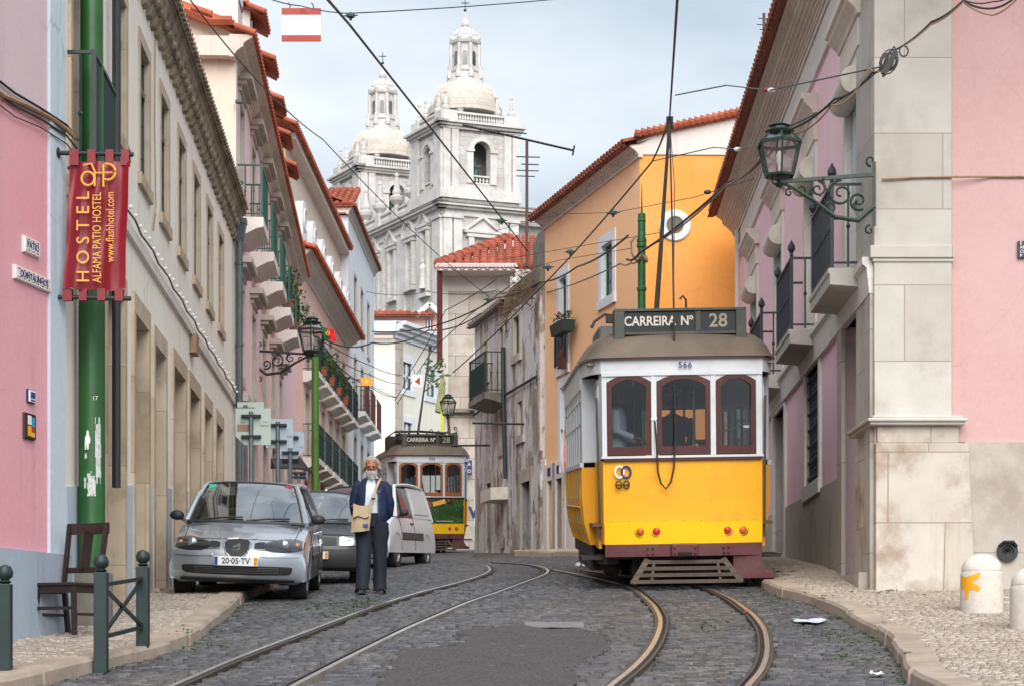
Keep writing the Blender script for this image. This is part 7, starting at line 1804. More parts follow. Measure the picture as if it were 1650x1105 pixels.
    for k in range(n_r+1):
        q = k/n_r; sx_ = math.cos(q*math.pi/2*.97)**.5 if k else 1.035; zz_ = 2.88+.41*math.sin(q*math.pi/2)
        rings.append([(p[0]*sx_, (L/2+(p[1]-L/2)*(1-(1-sx_)*hw/(L/2)*1.35)) if True else 0, zz_) for p in full])
    nf = len(full)
    rf.add([v for r_ in rings for v in r_], [(k*nf+i, k*nf+(i+1) % nf, (k+1)*nf+(i+1) % nf, (k+1)*nf+i) for k in range(n_r) for i in range(nf)] + [tuple(range(n_r*nf, (n_r+1)*nf)), tuple(range(nf-1, -1, -1))])
    obj('roof', rf, M['tram_roof'], t, smooth=True)
    rb = MB()
    for sx_ in (-.62, .0, .62):
        rb.tube([(sx_+(.45*(2*i/8-1)*.6), .06+.02*abs(sx_)+.06*((sx_+.27*(2*i/8-1)))**2, 2.955+.05*(1-(2*i/8-1)**2)) for i in range(9)], .016, 6)
    for s in (-1, 1): rb.tube([(s*.98, .12, 2.96), (s*1.08, .4, 3.0), (s*1.1, .75, 2.98)], .02, 6)
    obj('roof_rib', rb, M['tram_roof'], t)
    # clerestory hump and gear on the roof
    obj('roof_box', MB().prismx([(1.6,3.16),(1.8,3.42),(3.3,3.42),(3.5,3.2)], -.95, -.35), M['sign_box'], t, bevel=.04)
    obj('roof_boards', MB().box(-.3, .3, 1.2, 6.6, 3.26, 3.3), M['seatwood'], t)
    tp = MB(); tp.lathe([(.25,0),(.22,.1),(.08,.16),(.06,.3)], (0, 4.2, 3.26), 12); obj('trolley_base', tp, M['under'], t)
    # ---- route sign box
    m = MB(); zb3, zt3 = 3.13, 3.46
    m.box(-.83, .83, .22, .62, zt3, zt3+.035); m.box(-.83, -.70, .22, .62, 3.0, zt3); m.box(.70, .83, .22, .62, 3.0, zt3); m.box(-.7, .7, .28, .6, zb3+.06, zt3); m.box(-.70, .70, .24, .28, zb3+.04, zb3+.075); m.box(.19, .26, .235, .28, zb3+.075, zt3)
    s_ = obj('route_sign', m, M['sign_box'], t, bevel=.006)
    obj('sign_face', MB().box(-.70, .19, .262, .279, zb3+.078, zt3-.01).box(.26, .70, .262, .279, zb3+.078, zt3-.01), M['sign_face'], s_)
    text('lettering', 'CARREIRA', .165, M['sign_text'], s_, (-.38, .258, zb3+.205), sx=.86, bold=.003); text('lettering', 'N\u00ba', .165, M['sign_text'], s_, (.085, .258, zb3+.205), sx=.86, bold=.003); text('lettering', '28', .235, M['sign_text2'], s_, (.48, .258, zb3+.20), sx=1.0, bold=.004)
    hk = MB(); hk.tube([(-.83, .3, 3.42), (-.95, .25, 3.43), (-1.08, .2, 3.34), (-1.12, .18, 3.26)], .018, 6); hk.box(-.93, -.83, .25, .38, 3.33, 3.42); hk.tube([(.1, .5, zt3), (.1, .5, zt3+.16), (.06, .5, zt3+.21), (.02, .5, zt3+.17)], .014, 6); obj('roof_hook', hk, M['under'], t)
    # ---- number, lamps, bumper, fender, undergear
    text('number', number, .105, M['navy'], t, (.03, -.046, 2.775), sx=1.0, bold=.001, spacing=1.15)
    if number == '566':
        lg = MB()
        lg.tube([(-.80+.055*math.cos(a), .030, 1.46+.07*math.sin(a)) for a in [2*math.pi*k/20 for k in range(21)]], .014, 6); obj('emblem', lg, M['white'], t)
        lg = MB(); lg.tube([(-.715+.055*math.cos(a), .022, 1.46+.07*math.sin(a)) for a in [2*math.pi*k/20 for k in range(21)]], .014, 6); obj('emblem', lg, M['navy'], t)
        lg = MB()
        for cx2 in (-.81, -.715): lg.tube([(cx2+.038*math.cos(a), .026, 1.305+.05*math.sin(a)) for a in [2*math.pi*k/16 for k in range(17)]], .008, 5); lg.box(cx2-.03, cx2+.03, .02, .03, 1.29, 1.31)
        obj('emblem', lg, M['black'], t)
        sr = MB()
        for q in range(9): a = -.9+q*.225; sr.ball((a, fp(a)-.012, .84), .006, n=6, m=4); sr.ball((a*.95, fp(a)-.015, .60), .006, n=6, m=4)
        obj('screws', sr, M['maroon'], t)
    for cx2, k in ((-.545, 'amber'), (-.345, 'tail'), (.545, 'tail'), (.74, 'amber')):
        l = MB(); l.lathe([(.0,-.05),(.035,-.045),(.055,-.02),(.062,.02),(.062,.05)], (cx2, fp(cx2)-.012, .715), 18, axis='y'); l = obj('tail_lamp', l, M[k], t, smooth=True)
        r_ = MB(); r_.lathe([(.062,-.012),(.074,-.02),(.082,.0),(.082,.03),(.062,.03)], (cx2, fp(cx2)-.012, .715), 20, axis='y', cap=False); obj('lamp_rim', r_, M['chrome'] if k == 'tail' else M['maroon'], l, smooth=True)
    m = MB(); path_strip(m, arc(fw, .08, .0), .40, .555, .03, .03); obj('bumper', m, M['maroon_bumper'], t, smooth=True, solid=.06)
    m = MB(); m.box(-.17, .17, -.11, -.03, .395, .56); c_ = obj('coupler_plate', m, M['maroon_bumper'], t, bevel=.02)
    cp = MB(); cp.box(-.09, .09, -.118, -.105, .415, .45); obj('coupler_slot', cp, M['void'], c_)
    rv = MB()
    for cx2 in (-.13, .13, -.46, -.40, .50, .56): 
        for zz_ in (.44, .51): rv.ball((cx2, -.115 if abs(cx2) < .2 else fp(cx2)-.065, zz_), .016, n=8, m=5)
    obj('rivets', rv, M['maroon_bumper'], c_)
    fd = MB()
    for k in range(4):
        q = k/3; hwk = .50+.19*q; yk = .0-.16*q; zk = .33-.24*q; fd.beam((-hwk+.0, yk, zk), (hwk+.03, yk, zk-.005), .03, .045, (0,0,1))
    obj('fender_slats', fd, M['slat'], t)
    fs = MB(); fs.beam((-.46, .03, .36), (-.66, -.17, .07), .03, .07, (1,0,0)); fs.beam((.49, .03, .36), (.70, -.17, .07), .03, .07, (1,0,0)); fs.beam((-.38, .0, .30), (-.42, -.12, .09), .03, .03); fs.beam((.42, .0, .30), (.44, -.12, .09), .03, .03); obj('fender_side', fs, M['slat'], t)
    ug = MB(); ug.box(-.95, .95, .25, 7.4, .36, .52); ug.box(-.62, .55, .5, 1.1, .12, .40); ug.box(-.2, .2, 1.4, 5.5, .1, .36); ug.box(-1.05, -.8, .4, 1.0, .3, .42); ug.box(.6, 1.1, 1.5, 5.5, .18, .36); ug.box(-1.1, -.65, 1.6, 5.5, .18, .36)
    for k in range(6): ug.box(-1.08+.03*k, -.92+.03*k, .5+.1*k, .52+.12*k, .36-.05*k, .42)
    obj('undergear', ug, M['under'], t)
    for s in (-1, 1):
        for yw in (2.2, 4.6):
            w_ = MB(); w_.lathe([(.36,-.05),(.36,-.02),(.33,.0),(.33,.06),(.1,.07),(.0,.07)], (s*.45, yw, .33), 24, axis='x'); obj('wheel', w_, M['under'], t, smooth=True)
        obj('life_guard', MB().box(s*.45-.05, s*.45+.05, .7, .76, .02, .5).box(s*.45-.09, s*.45+.02, .62, .7, .12, .5), M['maroon_bumper'] if s < 0 else M['under'], t)
    # plough shaped step at the right
    st = MB(); st.prism([(.62,.40),(.98,.40),(.99,.32),(1.05,.20),(1.15,.165),(1.15,.10),(.72,.10),(.62,.2)], .05, .5); obj('side_plough', st, M['maroon_bumper'], t, bevel=.01)
    # ---- interior: floor, ceiling, bulkhead, seats, poles
    it = MB(); it.box(-hw+.08, hw-.08, .2, L-.2, .78, .82); obj('floor', it, M['seatwood'], t)
    it = MB(); it.box(-hw+.05, hw-.05, .2, L-.3, 2.80, 2.83); obj('ceiling', it, M['in_wall'], t)
    it = MB(); yB = 1.25
    it.box(-hw+.05, -.42, yB, yB+.05, .82, 2.8); it.box(.42, hw-.05, yB, yB+.05, .82, 1.75); it.box(.42, .5, yB, yB+.05, 1.75, 2.8); it.box(hw-.15, hw-.05, yB, yB+.05, 1.75, 2.8); it.box(-.42, .5, yB, yB+.05, 2.5, 2.8); obj('bulkhead', it, M['seatwood'], t)
    it = MB()
    for r_ in range(5):
        for s in (-1, 1): it.box(s*.35, s*1.05, 1.9+r_*.95, 2.3+r_*.95, 1.15, 1.22); it.box(s*.35, s*1.05, 2.3+r_*.95, 2.36+r_*.95, 1.15, 1.75)
    obj('seats', it, M['seatwood'], t)
    it = MB(); it.tube([(-.55, .9, .82), (-.55, .9, 2.8)], .02, 8); it.tube([(.25, 1.1, .82), (.25, 1.1, 2.8)], .016, 8); it.tube([(-.3, .5, 2.55), (.3, 1.3, 2.5)], .012, 6); it.tube([(.3, 3.0, .82), (.3, 3.0, 2.8)], .016, 8); obj('hand_poles', it, M['chrome'], t)
    it = MB(); it.box(.1, .5, .25, .55, .82, 1.72); it.lathe([(.03,1.72),(.05,1.8),(.1,1.82),(.1,1.86),(0,1.86)], (.28, .4, 0), 10); obj('controller', it, M['under'], t)
    it = MB(); it.box(-1.0, 1.0, L-.5, L-.46, .8, 1.6); obj('rear_panel', it, M['in_wall'], t)
    return t
def advert_mat():
    m, t, b = new_mat('green_picnic_advert'); v = coords(t)
    vo = nd(t, 'ShaderNodeTexVoronoi', Scale=7.0); vo.feature = 'DISTANCE_TO_EDGE'; t.links.new(v, vo.inputs['Vector'])
    a = ramp(t, vo.outputs['Distance'], .02, .07, C(14,34,16), C(58,96,34)); a = mix(t, ramp(t, noise(t, v, 2.2, 4, .6), .45, .6), a, C(34,66,26))
    t.links.new(a, b.inputs['Base Color']); b.inputs['Roughness'].default_value = .35; return m
T1 = tram((1103-CU)/F*25.0, 25.0, R(.4), math.atan(.085), R(-1.0), 'yellow and white tram 566 on the curve with its trolley pole up', '566')
T2 = tram((695-CU)/F*59.0, 59.0, R(8.5), math.atan(.06), R(-.5), 'rear yellow tram with a green advert panel half hidden by the van', '556', True, 'orange_frame')
# advert details on the second tram
m = MB(); m.lathe([(.0,-.01),(.10,-.01),(.10,0),(0,0)], (-.1, -.02, 1.42), 18, axis='y'); obj('advert_tomato', m, M['redsign'], T2)
m = MB(); m.beam((.05, -.02, 1.42), (.42, -.02, 1.52), .015, .13); obj('advert_bread', m, M['gold'], T2)
m = MB(); m.ball((.55, -.005, 1.5), .09, .01, .06, 10, 6); obj('advert_wine', m, M['maroon'], T2)
m = MB()
for q in range(8): m.beam((-.75+q*.1, -.0, 1.2+.06*(q % 3)), (-.6+q*.08, -.0, 1.5-.05*(q % 2)), .012, .06)
obj('advert_leaves', m, plain('lime_print', C(120,170,50), .4), T2)
text('advert_lettering', 'www.facebook.com', .062, M['white'], T2, (.4, -.03, .93))
# roof gear of the second tram: resistor frames
g_ = MB()
for s in (0, 1):
    g_.tube([(-1.25, .6+s*.5, 3.42), (-1.0, .6+s*.5, 3.60), (-.2, .7+s*.5, 3.62), (.6, .8+s*.5, 3.58)], .022, 6)
for q in range(6): g_.tube([(-.9+q*.28, .6, 3.4+.14), (-.75+q*.28, 1.2, 3.66)], .02, 5)
g_.box(-.95, .5, .75, 1.25, 3.48, 3.54); g_.box(-1.15, -.7, 1.4, 2.6, 3.1, 3.5); obj('roof_gear', g_, M['under'], T2)
# trolley poles, ropes
def trolley(T, tip, base_l, label, r=.028):
    mw = Matrix.Translation(T.location) @ T.rotation_euler.to_matrix().to_4x4(); inv = mw.inverted(); p = inv @ tip
    obj('trolley_pole', MB().tube([base_l, Vector(base_l).lerp(p, .5), p], [r*1.5, r*1.1, r*.8], 8).box(p.x-.05, p.x+.05, p.y-.05, p.y+.05, p.z-.12, p.z+.06), M['brownrail'] if False else M['under'], T); return inv
inv = trolley(T1, pt(1079, 195, 31), (0, 4.2, 3.5), '')
rope = [pt(1079, 200, 30.6), pt(1084, 400, 27.5), pt(1086, 520, 24.85), pt(1086, 600, 24.8), pt(1088, 700, 24.8), pt(1086, 752, 24.8), pt(1081, 776, 24.8), pt(1073, 787, 24.8), pt(1065, 778, 24.8), pt(1060, 760, 24.8), pt(1058, 715, 24.8), pt(1055, 678, 24.82)]
obj('trolley_rope', MB().tube([inv @ p for p in rope], .0125, 6), M['under'], T1)
obj('rope_cleat', MB().tube([inv @ pt(1050, 676, 24.83), inv @ pt(1058, 674, 24.83)], .018, 6).tube([inv @ pt(1056, 668, 24.83), inv @ pt(1055, 684, 24.83)], .012, 6), M['chrome'], T1)
inv = trolley(T2, pt(693, 560, 64), (0, 4.2, 3.5), '')
# ------------------------------------------------------------------ cars: lofted shells with real openings
def catm(P, n):
    out = []
    for i in range(len(P)-1):
        a, b, c, d = (np.array(P[max(i-1,0)], float), np.array(P[i], float), np.array(P[i+1], float), np.array(P[min(i+2, len(P)-1)], float))
        for j in range(n): t_ = j/n; out.append(.5*((2*b)+(-a+c)*t_+(2*a-5*b+4*c-d)*t_*t_+(-a+3*b-3*c+d)*t_**3))
    out.append(np.array(P[-1], float)); return out
M['silver'] = plain('silver_car_paint', C(182,190,200), .3, .6, .03, 4, bs=0, coat=1.0)
M['darkcar'] = plain('dark_green_grey_paint', C(24,32,33), .4, .1, .06, 4, bs=0, coat=.35)
M['vanpaint'] = plain('white_lilac_van_paint', C(206,214,222), .4, .0, .04, 4, bs=0, coat=.25, dirt=.12, dirtc=C(170,168,166))
M['carglass'] = clearglass('car_glass', (.55,.64,.64,1), .24, .8)
M['darkglass'] = glassy('dark_car_glass', (.02,.025,.03,1), .04)
M['plastic'] = plain('black_plastic', (.02,.02,.022,1), .55, var=.15)
M['greyplastic'] = plain('grey_bumper_plastic', C(70,72,74), .6, var=.1)
M['lampclear'] = plain('headlamp_glass', C(150,158,166), .08, .6, .2, 10, bs=0, coat=1)
M['lampdark'] = plain('headlamp_housing', C(40,44,50), .15, .2, .2, 10, bs=0, coat=1)
M['alloy'] = plain('wheel_cover_silver', C(150,154,158), .35, .6, .1)
M['interior'] = plain('car_interior_grey', C(70,78,80), .9, var=.2)
M['amberlens'] = plain('amber_indicator', C(190,120,80), .2, coat=1)
def car(name, label, loc, rz, S, paint, pitch=.1, roll=0.0, cat='car'):
    "S: side profile (y, z, half width); cabin profile; wheels"
    t = thing(name, label, cat, loc, rot=(pitch, roll, rz))
    prof_ = catm(S['prof'], 6); sill, R_ = S['sill'], S['wr']; NT = 14; NS = 8; rows = []
    for (y, z, w_) in prof_:
        row = []; fb = S.get('bow', .22)*max(0, 1-y/.9)**1.5 if y < .9 else -S.get('rbow', .08)*max(0, (y-(S['L']-.5))/.5)
        zl = min(z, sill)
        crown = S.get('crown', .05)*(1 if z > .6 else .3)
        top = []
        for k in range(NT+1):
            tt = 2*k/NT-1; top.append((tt*w_*.94, y+fb*abs(tt)**2.6*(1.0 if y < .9 else 1), z-crown*abs(tt)**3))
        sd = []
        zs_ = z-crown
        for k in range(1, NS+1):
            q = k/NS; zz_ = zs_+(min(zl, zs_)-zs_)*q; bulge = math.sin(min(1, q*2.2)*math.pi/2)
            sd.append((w_*(.94+.06*bulge-.05*max(0, q-.6)**1.2), y+fb, zz_))
        row = [(-p[0], p[1], p[2]) for p in sd[::-1]] + top + sd; rows.append(row)
    n = len(rows[0]); Vv = []
    for r_ in rows:
        for i, p in enumerate(r_):
            x, y, z = p
            side_ = i < NS or i > NS+NT
            if side_:
                for wy in S['wheels']:
                    dy, dz = y-wy, z-R_*1.0; d = math.hypot(dy, dz); RA = R_*1.17
                    if d < RA and (z < R_*2.2):
                        if d < 1e-4: dz = 1; d = 1
                        f_ = RA/d; ny, nz = dy*f_, dz*f_
                        if dz < 0: nz = dz; ny = math.copysign(math.sqrt(max(0, RA*RA-dz*dz)), dy)
                        y, z = wy+ny, R_+nz
            Vv.append((x, y, z))
    F_ = [(j*n+i, j*n+i+1, (j+1)*n+i+1, (j+1)*n+i) for j in range(len(rows)-1) for i in range(n-1)]
    # open the shell under the glasshouse so the cabin shows
    y0, y1 = S['open']; F2 = []
    for f_ in F_:
        c_ = [sum(Vv[i][k] for i in f_)/4 for k in range(3)]
        if y0 < c_[1] < y1 and abs(c_[0]) < S['cw']*.93 and c_[2] > S['belt']-.22: continue
        F2.append(f_)
    b = MB(); b.add(Vv, F2); body = obj('body', b, paint, t, smooth=True)
    bm_v = [Vector(v) for v in Vv]; bvh = BVHTree.FromPolygons(bm_v, [tuple(f_) for f_ in F_])
    def frontproj(x, z, off=.006):
        h = bvh.ray_cast(Vector((x, -3, z)), Vector((0, 1, 0))); return Vector((x, h[0].y-off, z)) if h[0] else Vector((x, .3, z))
    def patch(nm, pts, mat, par=None, off=.008, th=.012, nx_=16, nz_=8, fn=None):
        "front patch between two curves: pts = list of (x, z_low, z_high)"
        m = MB(); P_ = catm(pts, 4)
        vs = [frontproj(p[0], p[1]+(p[2]-p[1])*j/nz_, off) for p in P_ for j in range(nz_+1)]
        m.add(vs, [(i*(nz_+1)+j, (i+1)*(nz_+1)+j, (i+1)*(nz_+1)+j+1, i*(nz_+1)+j+1) for i in range(len(P_)-1) for j in range(nz_)])
        return obj(nm, m, mat, par or t, smooth=True, solid=th)
    # ---- glasshouse: ring at the belt, ring at the roof
    cw, rw, bz, rz_ = S['cw'], S['rw'], S['belt'], S['roof']; ws0, ws1, rr0, rr1 = S['screen']   # y: screen base, screen top, roof rear, rear base
    def gh(s, tt, off=0.0):
        "s 0..1 up the windscreen, 1..2 along the roof, 2..3 down the back"
        if s <= 1: y = ws0+(ws1-ws0)*s; z = bz+(rz_-bz)*(1-(1-s)**1.25); w_ = cw+(rw-cw)*s
        elif s <= 2: q = s-1; y = ws1+(rr0-ws1)*q; z = rz_+S.get('rcrown', .03)*math.sin(q*math.pi)-.01*q; w_ = rw
        else: q = s-2; y = rr0+(rr1-rr0)*q; z = rz_-.01-(rz_-bz)*q**1.3; w_ = rw+(cw-rw)*q
        bow = (.14*(1-s)+.05*s if s <= 1 else (.05 if s < 2 else 0))*abs(tt)**2.2
        return Vector((tt*w_*(1+off), y+bow, z-.045*abs(tt)**3*(1 if s > .6 else .3)+off))
    rp = MB(); rp.grid(lambda a, c_: gh(1.0+a, c_*2-1), 10, 12); rf = obj('roof', rp, paint, t, smooth=True, solid=.03)
    gl = MB(); gl.grid(lambda a, c_: gh(.02+a*.95, (c_*2-1)*.93), 8, 12); obj('windscreen', gl, M['carglass'], t, smooth=True)
    gb2 = MB(); gb2.grid(lambda a, c_: gh(2.02+a*.6, (c_*2-1)*.9), 6, 8); obj('rear_window', gb2, M['carglass'] if not S.get('panel') else paint, t, smooth=True)
    lb = MB(); lb.grid(lambda a, c_: gh(2.6+a*.4, (c_*2-1)), 4, 8); obj('tailgate', lb, paint, t, smooth=True)
    for tt in (-1, 1): obj('screen_pillar', MB().tube([gh(s_/10, tt*.975) for s_ in range(11)], [.045-.012*s_/10 for s_ in range(11)], 8), paint, t, smooth=True)
    bd = MB(); 
    for tt in (-1, 1): bd.tube([gh(s_/10+.02, tt*.93) for s_ in range(10)], .016, 6)
    bd.tube([gh(.985, -0.93+1.86*k/10) for k in range(11)], .018, 6); bd.tube([gh(.0, -.95+1.9*k/10)+Vector((0,-.01,.0)) for k in range(11)], .03, 6); obj('screen_seal', bd, M['plastic'], t)
    for s in (-1, 1):
        rail = MB(); rail.tube([gh(1+q/8, s*.985)+Vector((0,0,.0)) for q in range(9)]+[gh(2+q/5, s*.985) for q in range(1, 6)], .035, 6); obj('roof_rail', rail, paint, t, smooth=True)
        ys_, ye = ws0+.12, rr1-.05
        def sg(a, c_):
            # a along, c_ up
            y = ys_+(ye-ys_)*a; zt_ = None
            if y < ws1: q = max(0, (y-ws0-.02)/(ws1-ws0)); zt_ = bz+(rz_-bz)*(1-(1-min(1, q))**1.25)-.05; wt = cw+(rw-cw)*q
            elif y < rr0: zt_ = rz_-.05; wt = rw
            else: q = (y-rr0)/(rr1-rr0); zt_ = rz_-.05-(rz_-bz)*q**1.3; wt = rw+(cw-rw)*q
            zt_ = max(zt_, bz+.01); return Vector((s*(cw*1.0+(wt*1.0-cw)*c_), y, bz-.01+(zt_-bz)*c_))
        g1 = MB()
        if S.get('panel'):
            ap_ = (S['panel']-ys_)/(ye-ys_); g1.grid(lambda a, c_: sg(a*ap_, c_*.96), 12, 4); g2 = MB(); g2.grid(lambda a, c_: sg(ap_+a*(1-ap_), c_), 12, 4); obj('side_panel', g2, paint, t, smooth=True, solid=.02)
            g3 = MB(); g3.grid(lambda a, c_: sg(ap_+.06+a*(.93-ap_-.08), .14+.72*c_)+Vector((s*.014, 0, 0)), 10, 4); obj('pressed_panel', g3, paint, t, smooth=True, solid=.012)
        else: g1.grid(lambda a, c_: sg(a, c_*.97), 24, 4)
        obj('side_window', g1, M['carglass'] if not S.get('dark') else M['darkglass'], t, smooth=True)
        pl = MB()
        for yy_ in S['pillars']:
            a = (yy_-ys_)/(ye-ys_); p, q = sg(a, 0), sg(a, 1); pl.beam(p+Vector((s*.004,0,0)), q+Vector((s*.004,0,0)), .03, .075, (0,1,0))
        obj('door_pillar', pl, M['plastic'], t)
        # mirror
        mp = gh(.12, s); mm = MB(); mm.ball((s*(cw+.12), ws0+.28, bz+.06), .09, .06, .062, 14, 10); mm.beam((s*(cw-.02), ws0+.3, bz-.01), (s*(cw+.1), ws0+.29, bz+.03), .05, .04); obj('wing_mirror', mm, M['plastic'] if S.get('mirror', 1) else paint, t, smooth=True)
        # seams, handle, side strip
        sm = MB(); xx = lambda z_: s*(S['w']*.995)
        for yy_ in S['seams']:
            pts_ = []
            for k in range(9):
                z_ = sill+.04+(bz-.05-sill)*k/8; h = bvh.ray_cast(Vector((s*3, yy_, z_)), Vector((-s, 0, 0)))
                if h[0]: pts_.append(h[0]+Vector((s*.001, 0, 0)))
            if len(pts_) > 2: sm.tube(pts_, .006, 4)
        obj('door_seam', sm, M['void'], t)
        hm = MB()
        for yy_ in S['handles']:
            h = bvh.ray_cast(Vector((s*3, yy_, bz-.13)), Vector((-s, 0, 0)))
            if h[0]: hm.box(h[0].x, h[0].x+s*.03, yy_-.09, yy_+.09, bz-.145, bz-.115)
        obj('door_handle', hm, M['plastic'] if S.get('panel') else paint, t, bevel=.006)
        st = MB(); pts_ = []
        for k in range(30):
            yy_ = S['wheels'][0]+R_*1.25+(S['wheels'][1]-S['wheels'][0]-R_*2.5)*k/29; h = bvh.ray_cast(Vector((s*3, yy_, S.get('strip', .5))), Vector((-s, 0, 0)))
            if h[0]: pts_.append(h[0])
        if pts_:
            H2 = S.get('striph', .035); st.add([p+Vector((s*d, 0, z_)) for p in pts_ for d, z_ in ((.0,-H2),(.016,-H2*.8),(.016,H2*.8),(0,H2))], [(4*i+j, 4*i+j+1, 4*i+j+5, 4*i+j+4) for i in range(len(pts_)-1) for j in range(3)]); obj('side_strip', st, M['greyplastic'], t)
    # wheels and wells
    for wy in S['wheels']:
        for s in (-1, 1):
            xo = s*(S['w']-.02); w_ = MB(); w_.lathe([(R_*.62, -.10), (R_*.94, -.105), (R_, -.07), (R_, .07), (R_*.94, .105), (R_*.62, .10)], (xo-s*.11, wy, R_), 32, axis='x', cap=False); wh = obj('wheel', w_, M['rubber'], t, smooth=True)
            h_ = MB(); h_.lathe([(.0, s*.085), (R_*.16, s*.09), (R_*.2, s*.07), (R_*.52, s*.055), (R_*.60, s*.10), (R_*.65, s*.10), (R_*.65, -s*.1)], (xo-s*.11, wy, R_), 32, axis='x')
            rim = obj('rim', h_, M['alloy'], wh, smooth=True)
            sp_ = MB()
            for k in range(7): a = 2*math.pi*k/7; sp_.ball((xo-s*.045, wy+R_*.40*math.cos(a), R_+R_*.40*math.sin(a)), .008, R_*.09, R_*.09, 8, 5)
            obj('rim_hole', sp_, M['void'], wh)
    ug = MB(); ug.box(-S['w']*.70, S['w']*.70, .35, S['L']-.35, sill-.04, sill+.12)
    for wy in S['wheels']: 
        for s in (-1, 1): ug.box(s*S['w']*.62, s*S['w']*.70, wy-R_*1.25, wy+R_*1.25, sill-.02, R_*2.1)
    obj('underbody', ug, M['plastic'], t)
    # interior
    it = MB(); it.box(-cw+.08, cw-.08, ws0-.1, rr1, bz-.55, bz-.50); it.box(-cw+.05, -cw+.09, ws0-.1, rr1, bz-.55, bz-.06); it.box(cw-.09, cw-.05, ws0-.1, rr1, bz-.55, bz-.06); it.prismx([(ws0-.1, bz-.5), (ws0-.1, bz-.03), (ws0+.28, bz-.01), (ws0+.5, bz-.1), (ws0+.55, bz-.5)], -cw+.1, cw-.1)
    obj('cabin', it, M['interior'], t)
    for s in (-1, 1):
        for yy_, sc in ((ws1+.5, 1), (ws1+1.35, .9)):
            if S.get('panel') and sc < 1: continue
            se = MB(); se.box(s*.36-.24, s*.36+.24, yy_, yy_+.14, bz-.5, bz+.14*sc); se.box(s*.36-.25, s*.36+.25, yy_-.45, yy_, bz-.5, bz-.33); o = obj('seat', se, M['interior'], t, bevel=.05)
            hr = MB(); hr.box(s*.36-.13, s*.36+.13, yy_+.02, yy_+.12, bz+.17*sc, bz+.33*sc); obj('headrest', hr, M['interior'], o, bevel=.04)
    sw = MB(); sw.tube([(.36+.18*math.cos(a), ws0+.62+.07*math.sin(a), bz+.0+.16*math.sin(a)) for a in [2*math.pi*k/20 for k in range(21)]], .014, 6); obj('steering_wheel', sw, M['plastic'], t)
    mi_ = MB(); mi_.box(-.11, .11, ws1-.12, ws1-.09, rz_-.17, rz_-.1); obj('rear_view_mirror', mi_, M['plastic'], t)
    wp = MB()
    for a, b_ in ((-.75, -.05), (.02, .72)):
        p = gh(.02, a)+Vector((0,-.02,.012)); q = gh(.09, b_)+Vector((0,-.02,.01)); wp.tube([p, p.lerp(q, .5)+Vector((0,-.015,.01)), q], .012, 5)
    obj('wiper', wp, M['plastic'], t)
    return t, patch, frontproj, gh, bvh
def ground_pitch(x, y, d=2.5): return math.atan((G(x, y+d)-G(x, y))/d)
# silver hatchback
SV = dict(L=3.95, w=.83, sill=.25, wr=.31, wheels=(.78, 3.22), belt=.93, roof=1.43, cw=.76, rw=.575, screen=(1.02, 1.72, 3.35, 3.80), open=(1.15, 3.6), pillars=(2.45,), seams=(1.15, 2.42), handles=(2.25, 3.0), strip=.52, bow=.20, crown=.07,
    prof=[(.16,.23,.70),(.06,.27,.76),(.015,.36,.81),(.0,.50,.82),(.02,.60,.82),(.10,.68,.82),(.22,.745,.82),(.5,.82,.825),(.85,.89,.83),(1.1,.94,.83),(1.6,.955,.83),(2.4,.965,.835),(3.2,.97,.83),(3.6,.98,.82),(3.82,.95,.81),(3.93,.80,.80),(3.95,.55,.80),(3.9,.3,.78)])
fx, fy = (379-CU)/F*23.7, 23.7
gz = G(fx, fy)+.02
car1, patch, fpj, gh, bvh = car('parked_car', 'silver hatchback parked half on the left pavement with plate 20-05-TV', (fx, fy, gz), R(2.2), SV, M['silver'], ground_pitch(fx, fy), R(1.8))
for s in (-1, 1):
    hl = patch('headlight', [(s*.32, .645, .70), (s*.42, .61, .735), (s*.55, .60, .755), (s*.68, .61, .755), (s*.80, .64, .72)], M['lampdark'], off=.012)
    c_ = fpj(s*.55, .682, .022); l = MB(); l.lathe([(.0,-.012),(.04,-.008),(.058,.0),(.062,.02)], c_, 18, axis='y'); obj('lens', l, M['lampclear'], hl, smooth=True)
    c_ = fpj(s*.70, .685, .02); l = MB(); l.lathe([(.0,-.01),(.025,-.004),(.03,.01)], c_, 14, axis='y'); obj('lens', l, M['amberlens'], hl, smooth=True)
    patch('side_grille', [(s*.205, .645, .70), (s*.26, .64, .715), (s*.325, .64, .715)], M['plastic'], off=.01)
    patch('bumper_pad', [(s*.29, .545, .575), (s*.5, .54, .582), (s*.74, .545, .578)], M['silver'], off=.02, th=.02)
    patch('bumper_line', [(s*.2, .622, .628), (s*.5, .618, .624), (s*.8, .63, .636)], M['void'], off=.004, th=.002)
# hood crease and seam
def topproj(x, y): h = bvh.ray_cast(Vector((x, y, 3)), Vector((0,0,-1))); return h[0]+Vector((0,0,.001)) if h[0] else Vector((x, y, .9))
sm = MB()
for s in (-1, 1): sm.tube([topproj(s*(.66+.03*k/8), .33+.72*k/8) for k in range(9)], .005, 4)
sm.tube([fpj(-.62+1.24*k/16, .742-.012*abs(k/8-1)**2+.0, .001) for k in range(17)], .005, 4); obj('hood_seam', sm, M['void'], car1)
cr_ = MB()
for s in (-1, 1): cr_.tube([topproj(s*(.19+.16*k/8), .22+.6*k/8)+Vector((0,0,-.012)) for k in range(9)], [.022-.0024*k for k in range(9)], 8)
obj('hood_crease', cr_, M['silver'], car1, smooth=True)
g1 = patch('grille', [(-.155, .66, .715), (-.12, .585, .735), (-.06, .54, .74), (0, .53, .742), (.06, .54, .74), (.12, .585, .735), (.155, .66, .715)], M['plastic'], off=.016)
sl_ = MB()
